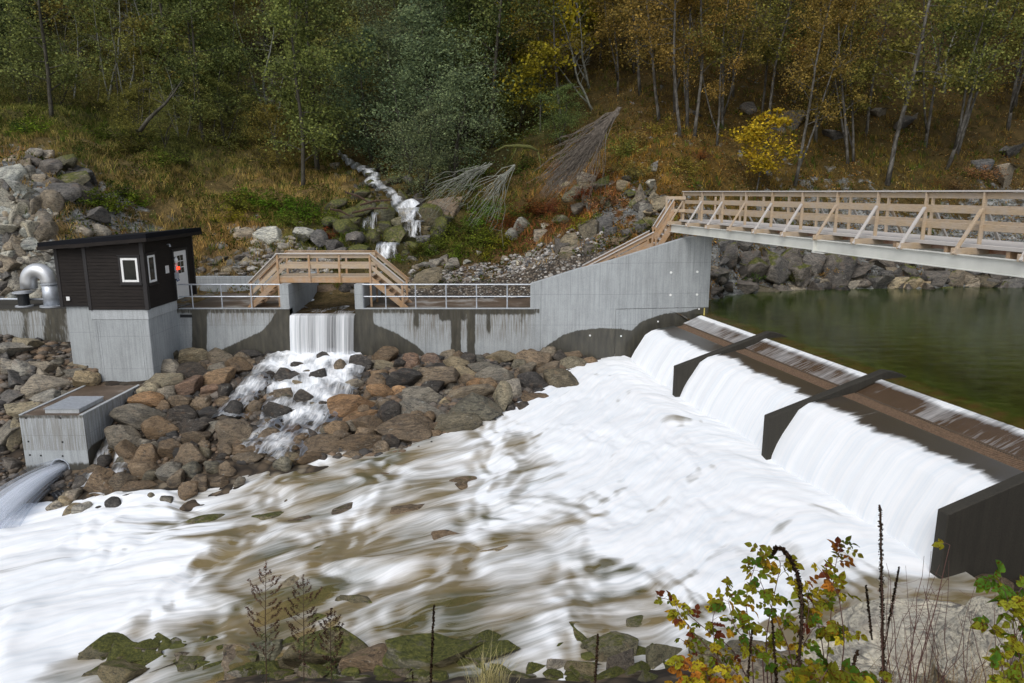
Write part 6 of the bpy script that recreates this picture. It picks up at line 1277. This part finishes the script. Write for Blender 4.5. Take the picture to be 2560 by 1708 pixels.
# ---- ground cover: grass blades, low leaves, fallen leaves, small stones (uncountable)
gr_ = np.random.RandomState(21)
def far_pts(n_, fdens=None, dmax=95):
    out = []
    while sum(len(o) for o in out) < n_:
        px = gr_.uniform(-60, 1080, 20000); D = 36+(dmax-36)*gr_.uniform(0, 1, 20000)**1.5; a = (px-512)/F; x = a*D*1.0; y = D; z = farT(x, y); PX, PY = proj(x, y, z)
        ok = (PY > -60) & (z > 2.95)
        if fdens is not None: ok &= gr_.uniform(0, 1, 20000) < fdens(x, y, PX, PY)
        out.append(np.stack([x, y], 1)[ok])
    q = np.concatenate(out)[:n_]; return q[:, 0], q[:, 1], farz(q[:, 0], q[:, 1])
rockf = lambda x, y: idw(RPp, RPv, x, y)[..., 0]
def instream(PX, PY): c = np.interp(PY, [150, 168, 190, 207, 222, 237, 262], [340, 362, 384, 404, 416, 412, 380]); return (np.abs(PX-c) < 16) & (PY > 150) & (PY < 265)
def blades(name, x, y, z, h, wd, col, lean=.5, label='', cat='grass'):
    n_ = len(x); th = gr_.uniform(0, 6.28, n_); hh = h*gr_.uniform(.5, 1.3, n_); lx, ly = np.cos(th)*hh*lean*gr_.uniform(.2, 1.2, n_), np.sin(th)*hh*lean*gr_.uniform(.2, 1.2, n_); w_ = wd*gr_.uniform(.7, 1.3, n_); px_, py_ = -np.sin(th)*w_, np.cos(th)*w_
    t2 = gr_.uniform(0, 6.28, n_); px_, py_ = np.cos(t2)*w_, np.sin(t2)*w_
    b = np.stack([x, y, z-.03], 1); o1 = np.stack([px_, py_, 0*w_], 1); m_ = b+np.stack([lx*.35, ly*.35, hh*.6], 1); tp = b+np.stack([lx, ly, hh*.95], 1)
    V = np.stack([b-o1, b+o1, m_+o1*.7, m_-o1*.7, tp+o1*.1, tp-o1*.1], 1).reshape(-1, 3); i = np.arange(n_)*6; Fc = np.concatenate([np.stack([i, i+1, i+2, i+3], 1), np.stack([i+3, i+2, i+4, i+5], 1)])
    lc = np.repeat(col, 6, 0); o = link_mesh(name, V, Fc, M['cover'], None, False, dict(lcol=lc, lrand=np.repeat(gr_.uniform(0, 1, n_), 6))); tag(o, label, cat, kind='stuff'); return o
def gd(x, y, PX, PY):
    d = np.interp(PX, [0, 80, 300, 420, 560, 640, 1024], [1, 1, 1, .35, .5, .3, .35])*(PY > 60)*(1-.93*sm(.3, .7, rockf(x, y))); d *= ~instream(PX, PY); d *= np.where((PX > 425) & (PX < 560) & (PY > 252), .08, 1.); d *= np.where((PX > 200) & (PX < 420) & (PY > 252), .2, 1.)
    return d*sm(-.25, .35, fbm(x*.4, y*.4, 3., 2)+.25)
# tufts: a few blades around each tuft centre
x, y, z = far_pts(15000, gd, 75); k = 8; X = np.repeat(x, k)+gr_.normal(0, .09, len(x)*k); Y = np.repeat(y, k)+gr_.normal(0, .09, len(x)*k); Z = farz(X, Y)
c = gcol(X, Y)*1.25; t = gr_.uniform(0, 1, len(x)); c = np.where((np.repeat(t, k) < .25)[:, None], np.array([.05, .07, .014]), c); c = np.where((np.repeat(t, k) > .8)[:, None], c*1.3, c)
blades('grass', X, Y, Z, .42, .014, c*1.6*np.array([.95, 1.03, 1.]), .7, 'tan and green rough grass covering the far slope')
def leafcover(name, n_, dens, size, cols, lift, label, cat, dmax=85, p=None, dome=0.):
    x, y, z = far_pts(n_, dens, dmax); P = np.stack([x, y, z+gr_.uniform(.0, 1., n_)*lift], 1); cc = np.array(cols)[gr_.choice(len(cols), n_, p=p)]
    me = leaf_mesh(name, P, size, size*.7, gr_, M['cover'], cc); o = bpy.data.objects.new(name, me); COL.objects.link(o); tag(o, label, cat, kind='stuff')
nr = lambda x, y, PX, PY: (~instream(PX, PY))*np.where((PX < 420) & (PX > 200) & (PY > 250), .15, 1.)*np.where((PX > 425) & (PX < 560) & (PY > 255), .25, 1.)
leafcover('fallen_leaves', 60000, lambda x, y, PX, PY: nr(x, y, PX, PY)*np.interp(PX, [0, 300, 500, 620, 1024], [.12, .25, .6, 1, 1])*sm(-.3, .5, fbm(x*.5, y*.5, 8., 3)+.2), .10, [(.24, .12, .03), (.14, .06, .02), (.30, .20, .08), (.10, .05, .02), (.34, .28, .16)], .05, 'fallen orange and brown leaves covering the wooded slope', 'leaves')
leafcover('low_plants', 60000, lambda x, y, PX, PY: nr(x, y, PX, PY)*(1-.8*sm(.35, .7, rockf(x, y)))*sm(.0, .5, fbm(x*.35, y*.35, 4., 3)+np.interp(PX, [0, 300, 480, 600, 1024], [.15, .2, .35, -.1, -.2])), .12, [(.05, .075, .014), (.08, .10, .018), (.04, .05, .014), (.09, .07, .02)], .38, 'low green plants growing in patches on the far slope', 'plants')
leafcover('moss_leaf_litter', 30000, lambda x, y, PX, PY: (PX > 560)*1.*sm(.1, .4, rockf(x, y)), .10, [(.20, .10, .025), (.10, .08, .012), (.26, .17, .07)], .04, 'orange leaves caught on the mossy rocks by the bridge', 'leaves', 60)
# small stones on the terrace: uncountable
def pebbles(name, X, Y, Z, s0, s1, cols, label, mat):
    ic = bmesh.new(); bmesh.ops.create_icosphere(ic, subdivisions=1, radius=1); bv = np.array([v.co[:] for v in ic.verts]); bf = np.array([[v.index for v in f.verts] for f in ic.faces]); ic.free(); n_ = len(X)
    s = gr_.uniform(0, 1, n_)**2.2*(s1-s0)+s0; sc = np.stack([s*gr_.uniform(.8, 1.4, n_), s*gr_.uniform(.7, 1.1, n_), s*gr_.uniform(.5, .8, n_)], 1); j = 1+gr_.uniform(-.25, .25, (n_, len(bv)))
    V = (bv[None]*j[..., None]*sc[:, None]+np.stack([X, Y, Z], 1)[:, None]).reshape(-1, 3); Fc = (bf[None]+np.arange(n_)[:, None, None]*len(bv)).reshape(-1, 3)
    cc = np.array(cols)[gr_.randint(0, len(cols), n_)]*gr_.uniform(.7, 1.2, (n_, 1)); o = link_mesh(name, V, Fc, mat, None, False, dict(lcol=np.repeat(cc, len(bv), 0))); tag(o, label, 'gravel', kind='stuff')
q = NT('pebble_stone'); M['pebble'] = q.fin(q.mix(.5, q.attr('lcol', 'Color'), q.mix(1, q.attr('lcol', 'Color'), q.ramp(q.noise(q.coord(), 14, 4), [(.3, .4), (.7, 1.5)]), 'MULTIPLY')), .8)
X = gr_.uniform(-5.5, 4.6, 5200); Y = gr_.uniform(34.5, 38.5, 5200); k = gr_.uniform(0, 1, 5200) < np.interp(fbm(X*.5, Y*.5, 1.), [-.4, .4], [.35, 1.]); X, Y = X[k], Y[k]
pebbles('loose_stones', X, Y, farz(X, Y)+.05, .025, .16, [(.30, .28, .25), (.18, .15, .12), (.44, .42, .39), (.12, .09, .07), (.10, .10, .10)], 'loose grey and white stones scattered on the gravel terrace', M['pebble'])
X = gr_.uniform(-14.5, -7, 2600); Y = gr_.uniform(36.9, 41, 2600); k = ~((X > -9.4) & (X < -6.4)); X, Y = X[k], Y[k]
pebbles('loose_stones', X, Y, farz(X, Y)+.03, .03, .2, [(.25, .23, .20), (.16, .13, .10), (.36, .34, .30), (.10, .09, .08)], 'loose stones on the bank behind the walkway wall', M['pebble'])
X = gr_.uniform(-23, 5, 9000); Y = gr_.uniform(23.5, 31, 9000); Zg = nearT(X, Y); k = (Zg > riverz(X, Y)-.1) & ~((X > BX0-.1) & (X < BX1+.1) & (Y > BY0)) & ~((X > XA-.1) & (X < HX+.1) & (Y > HY-.1)); X, Y, Zg = X[k], Y[k], Zg[k]
pebbles('small_riprap', X, Y, Zg+.02, .04, .24, [(.09, .07, .05), (.05, .045, .04), (.13, .11, .09), (.16, .11, .07)], 'small broken stones filling gaps between the riprap boulders', M['pebble'])
# ================================================================== NEAR PLANTS
def stalk(px0, py0, px1, py1, D, r, seed, label, bend=None, knob=.012, n_=900, part='seed_head', start=.3):
    rd = np.random.RandomState(seed); a = aty(px0, py0, D); b = aty(px1, py1, D); pts = [a+(b-a)*t for t in np.linspace(0, 1, 12)]
    if bend: pts = [aty(p, q, D) for p, q in bend]
    pts = np.array(pts); t_ = np.linspace(0, 1, len(pts)); tt = np.linspace(0, 1, 40); C = np.stack([np.interp(tt, t_, pts[:, i]) for i in range(3)], 1); C += rd.normal(0, .0012, C.shape)
    base = C[0].copy(); root = empty('dry_stalk', tuple(base)); m = MB(); m.tube([tuple(c) for c in C], list(np.linspace(r*.5, r*.22, 40)), 5); P_(m.build('stem', M['twig']), root)
    s = start+(1-start)*rd.uniform(0, 1, n_); wob = .55+.45*np.abs(np.sin(s*46+seed))
    Q = np.stack([np.interp(s, tt, C[:, i]) for i in range(3)], 1); dv = rd.normal(size=(n_, 3)); dv /= np.linalg.norm(dv, axis=1)[:, None]; Q += dv*(r*rd.uniform(.3, 1., n_)*wob*np.interp(s, [start, .9, 1], [1, .8, .35]))[:, None]
    me = leaf_mesh(part, Q, knob, knob*.8, rd, M['cover'], np.tile(np.array([[.035, .022, .015]]), (n_, 1))*rd.uniform(.5, 1.7, (n_, 1))); o = bpy.data.objects.new(part, me); COL.objects.link(o); P_(o, root)
    tag(root, label, 'plant', 'dry weed stalks on the near bank'); return root
stalk(884,700,880,505,4.0,.020,1,'tallest straight dark brown dry flower stalk, above the bramble', n_=1500, start=.02)
stalk(800,720,776,541,3.4,.019,2,'thick dark dry stalk curling over at its top above the bramble', bend=[(798,720),(799,660),(802,620),(801,590),(797,572),(789,557),(782,549),(776,548),(773,555)], n_=1700, start=.02)
stalk(430,700,434,605,4.2,.012,3,'thin dark dry spike at bottom middle', n_=800, start=.1)
stalk(594,700,598,634,4.0,.012,4,'short dark dry spike left of the bramble', n_=600, start=.05)
stalk(872,640,866,585,4.2,.012,5,'short dark side spike left of the tallest stalk', n_=500, start=.1)
stalk(884,650,899,567,4.1,.010,6,'thin slanting dark side spike right of the tallest stalk', n_=500, start=.3)
stalk(778,700,772,620,3.6,.012,7,'short dark spike behind the curling stalk', n_=500, start=.1)
stalk(746,700,752,630,3.6,.010,8,'thin dark spike among the left bramble leaves', n_=400, start=.1)
stalk(838,715,858,650,3.2,.014,9,'short slanting dark spike at bottom right of the curling stalk', n_=500, start=.1)
stalk(412,712,413,684-14,4.2,.006,10,'tiny dark spike at bottom middle', n_=100, start=.1)
def mugwort(px, pytop, hpx, D, seed, label):
    rd = random.Random(seed); rs = np.random.RandomState(seed); m = MB(); C = []; W = []
    def pp(x, y): return np.array(aty(x, y, D))
    pb = pytop+hpx; m.tube([pp(px+1, pb+20), pp(px+rd.uniform(-1, 1), pytop+hpx*.5), pp(px, pytop)], [.004, .003, .001], 5); k = 24
    for i in range(k):
        t = i/k; y0 = pytop+hpx*(.08+.78*t); sd = 1 if i % 2 else -1; ln = (3+21*math.sin(math.pi*min(1, t*1.05))**.8)*hpx/115*rd.uniform(.7, 1.15); x1 = px+sd*ln*.75; y1 = y0-ln*.72; oy = rd.uniform(-.06, .06); a = pp(px, y0); b = pp((px*.45+x1*.55)+sd*1.2, y0*.45+y1*.55+1.5)+[0, oy*.6, 0]; c = pp(x1, y1)+[0, oy, 0]
        m.tube([a, b, c], [.0018, .0014, .0006], 3, False)
        for s in np.linspace(.35, 1, int(5+ln*.9)): C.append(a*(1-s)+c*s if s < .5 else b*(1-(s-.5)*2)+c*((s-.5)*2))
    for i in range(16): C.append(pp(px+rd.uniform(-.6, .6), pytop+hpx*.12*i/16))
    C = np.array(C); Q = np.repeat(C, 5, 0)+rs.normal(0, .0045, (len(C)*5, 3)); root = empty('mugwort', tuple(pp(px, pb))); P_(m.build('stem', M['twig']), root)
    me = leaf_mesh('seed_head', Q, .0085, .006, rs, M['cover'], np.tile([[.10, .055, .045]], (len(Q), 1))*rs.uniform(.5, 1.6, (len(Q), 1))); o = bpy.data.objects.new('seed_head', me); COL.objects.link(o); P_(o, root)
    n_ = 60; Q = np.array([pp(px+rd.gauss(0, 4), pytop+hpx*rd.uniform(.6, 1.0)) for _ in range(n_)]); me = leaf_mesh('leaves', Q, .035, .005, rs, M['cover'], np.tile([[.05, .075, .03]], (n_, 1))); o = bpy.data.objects.new('leaves', me); COL.objects.link(o); P_(o, root)
    tag(root, label, 'plant', 'feathery weeds on the near bank')
mugwort(266, 561, 122, 4.2, 1, 'tallest feathery brown weed, leftmost at bottom'); mugwort(303, 575, 108, 4.4, 2, 'middle feathery brown weed at bottom left'); mugwort(331, 608, 75, 4.3, 3, 'shortest feathery brown weed at bottom left')
# bramble: canes with leaflets of real outline
def leaflet_mesh(items, name, parent):
    """items: (centre, direction, normal, length, colour)"""
    V = []; Fc = []; LC = []; LRn = []
    T = np.array([0, .12, .25, .4, .55, .7, .85, 1.]); Wd = np.array([0.02, .30, .46, .50, .44, .33, .18, 0.])
    for (c, d, nn, L, col) in items:
        d = d/np.linalg.norm(d); nn = nn-d*(nn@d); nn /= np.linalg.norm(nn); s = np.cross(d, nn); b = len(V); cup = random.uniform(.05, .22); curl = random.uniform(-.05, .3)
        for t, w_ in zip(T, Wd):
            ser = 1+.12*(-1)**int(t*14); mid = c+d*L*t-nn*L*curl*t*t
            for q in (-1, -.5, 0, .5, 1): V.append(mid+s*L*w_*q*ser*.82+nn*L*cup*abs(q)*w_*1.4-d*L*.05*abs(q)+nn*L*random.uniform(-.012, .012)); LC.append(col*(1.0 if q else .8)); LRn.append(random.random()*.2+.4+.0*q)
        for i in range(7):
            for j in range(4): a = b+i*5+j; Fc.append((a, a+1, a+6, a+5))
    V = np.array(V); o = link_mesh(name, V, np.array(Fc), M['bramble'], None, True, dict(lcol=np.array(LC), lrand=np.array(LRn))); P_(o, parent); return o
LCOL = [np.array(c)*1.25 for c in [(.20, .20, .018), (.30, .25, .02), (.10, .15, .016), (.34, .20, .02), (.28, .11, .02), (.05, .11, .016), (.16, .17, .02), (.12, .035, .02)]]
def bramble(label, canes, D, seed, pal, lsz=.05, nleaf=15, sd=.10):
    rs = np.random.RandomState(seed); random.seed(seed); root = empty('bramble_bush', tuple(aty(canes[0][0][0], canes[0][0][1], D))); it = []
    for cane in canes:
        m = MB(); dd = D+rs.uniform(-.35, .35); pts = np.array([aty(p, q, dd) for p, q in cane]); t_ = np.linspace(0, 1, len(pts)); tt = np.linspace(0, 1, 24); C = np.stack([np.interp(tt, t_, pts[:, i]) for i in range(3)], 1)
        k = np.array([1, 2, 3, 2, 1])/9; 
        for i in range(3): C[2:-2, i] = np.convolve(C[:, i], k, 'same')[2:-2]
        m.tube([tuple(c) for c in C], list(np.linspace(.0042, .0015, 24)), 5)
        for j in range(nleaf):
            s = rs.uniform(.22, 1.) if j else 1.; c0 = np.array([np.interp(s, tt, C[:, i]) for i in range(3)]); pet = rs.normal(size=3)*[1, .7, .5]+[0, -.2, .15]; pet /= np.linalg.norm(pet); pl = rs.uniform(.4, 1.3)*sd*.8; tip = c0+pet*pl
            mm = MB(); mm.tube([tuple(c0), tuple((c0+tip)/2+[0, 0, .01]), tuple(tip)], .0011, 3, False); 
            col = pal[rs.choice(len(pal))]*rs.uniform(.75, 1.2)
            nn = np.array([rs.normal()*.5, -.6+rs.normal()*.4, .8]); side = np.cross(pet, nn); side /= np.linalg.norm(side); L = lsz*rs.uniform(.7, 1.25)
            it.append((tip, pet+[0, 0, -.35], nn, L, col))
            for sg in (-1, 1): it.append((c0*.25+tip*.75, pet*.5+side*sg+[0, 0, -.2], nn+rs.normal(size=3)*.15, L*.8, col*rs.uniform(.85, 1.1)))
            if rs.uniform() < .4:
                for sg in (-1, 1): it.append((c0*.6+tip*.4, pet*.3+side*sg+[0, 0, -.25], nn+rs.normal(size=3)*.2, L*.7, col*rs.uniform(.8, 1.1)))
            m.add(mm.v, mm.f)
        P_(m.build('cane', M['cane']), root)
    leaflet_mesh(it, 'leaves', root); tag(root, label, 'bush', 'bramble bushes on the near bank'); return root
M['cane'] = simple('bramble_cane', (.11, .05, .04), .6, 0, .3, 20)
L_ = LCOL
bramble('yellow and green bramble bush around the curling dry stalk', [[(770,720),(765,640),(775,590),(782,560),(766,556)],[(755,720),(752,650),(745,600),(752,575),(757,560)],[(790,720),(795,660),(810,610),(805,590)],[(775,720),(770,660),(735,630),(728,600)],[(800,720),(790,650),(768,600),(760,580)],[(765,700),(762,650),(790,620),(830,600)],[(785,700),(800,650),(815,625),(845,630)]], 3.9, 3, [L_[0], L_[1], L_[2], L_[6], L_[3], L_[6], L_[0], L_[5], L_[2]], .050, 21)
bramble('left bramble arm with small yellow brown leaves reaching over the water', [[(760,710),(735,650),(700,625),(672,600),(656,597)],[(745,710),(720,660),(700,640),(680,615),(676,606)],[(740,710),(715,650),(712,615),(732,582)],[(750,700),(728,655),(700,655),(682,640)]], 4.0, 4, [L_[0], L_[3], L_[2], L_[6], L_[1], L_[7]], .040, 18, .08)
bramble('orange leaved bramble at the bottom beside the mossy stones', [[(700,730),(695,690),(690,665)],[(710,730),(712,690),(705,670)],[(690,730),(685,700),(680,690)],[(730,730),(725,690),(735,670)]], 3.6, 5, [L_[3], L_[4], L_[1], L_[0]], .048, 17, .08)
bramble('tall green tipped bramble shoots left of the tallest dry stalk', [[(820,720),(828,650),(832,600),(836,560),(842,546)],[(835,720),(845,640),(838,590),(820,570)],[(830,720),(822,640),(812,600),(806,585)]], 4.0, 6, [L_[0], L_[2], L_[6], L_[7], L_[4], L_[1]], .050, 15)
bramble('large green leaved bramble at the bottom left of the pale boulder', [[(810,730),(815,690),(830,665)],[(840,730),(845,690),(860,668)],[(790,730),(800,690),(812,660)],[(860,730),(865,700),(880,680)],[(820,740),(800,700),(785,690)]], 3.3, 7, [L_[5], L_[2], L_[5], L_[6], L_[1]], .068, 20, .09)
bramble('green bramble leaves at the right edge', [[(1010,730),(1012,680),(1005,650),(990,625)],[(1030,720),(1020,660),(1012,620),(1020,590)],[(1035,700),(1025,630),(1010,605),(1000,580)],[(1000,730),(1008,690),(1000,660)]], 3.4, 8, [L_[5], L_[2], L_[6], L_[0], L_[5]], .058, 15, .08)
bramble('single shoot with bright yellow green leaves before the nearest divider', [[(905,720),(920,660),(935,610),(945,565),(950,545)]], 4.0, 9, [L_[0], L_[6]], .05, 1, .1)
# dry reddish canes in front of the pale boulder
for i in range(34):
    rs = np.random.RandomState(50+i); m = MB(); x0 = rs.uniform(870, 1015); D = rs.uniform(3.6, 5.0); x1 = x0+rs.uniform(-45, 60); y1 = rs.uniform(545, 650); pts = [aty(x0+(x1-x0)*t**1.5, 720+(y1-720)*t, D) for t in np.linspace(0, 1, 9)]; pts = [p+rs.normal(0, .006, 3) for p in pts]
    m.tube([tuple(p) for p in pts], list(np.linspace(.0035, .001, 9)), 4)
    for j in range(5):
        s = rs.randint(3, 8); v = rs.normal(size=3)*[1, .4, .6]+[0, 0, .5]; v *= rs.uniform(.05, .14)/np.linalg.norm(v); m.tube([tuple(pts[s]), tuple(pts[s]+v*.6), tuple(pts[s]+v+[0, 0, .01])], [.0013, .001, .0006], 3, False)
    o = m.build('dry_cane', M['cane']); REGC.append([o, 'thin reddish', 1, x0*.5+x1*.5, y1, 'c']) if i else None
    if not i: REGC = [[o, 'thin reddish', 1, x0*.5+x1*.5, y1, 'c']]
autolabel(REGC, 'dry cane', 'cane', dict(c=[('rising before the pale boulder', 920, 640), ('tall before the nearest divider', 950, 570), ('low before the pale boulder', 990, 640), ('at the right edge', 1010, 580), ('beside the tallest dry stalk', 890, 590)]), dict(c='dry canes before the pale boulder'), False)
# dry grass tuft at the bottom
n_ = 220; px = gr_.normal(492, 9, n_); P0 = np.array([aty(p, 700, 4.3) for p in px]); blades('dry_grass', P0[:, 0], P0[:, 1], P0[:, 2], .36, .0022, np.tile([[.42, .38, .22]], (n_, 1)), .5, 'pale dry grass tuft at bottom middle')
n_ = 300; px = gr_.uniform(830, 1010, n_); P0 = np.array([aty(p, 715, 4.4) for p in px]); blades('dry_grass', P0[:, 0], P0[:, 1], P0[:, 2], .5, .0018, np.tile([[.30, .22, .13]], (n_, 1)), .6, 'dry brown grass among the canes before the pale boulder')
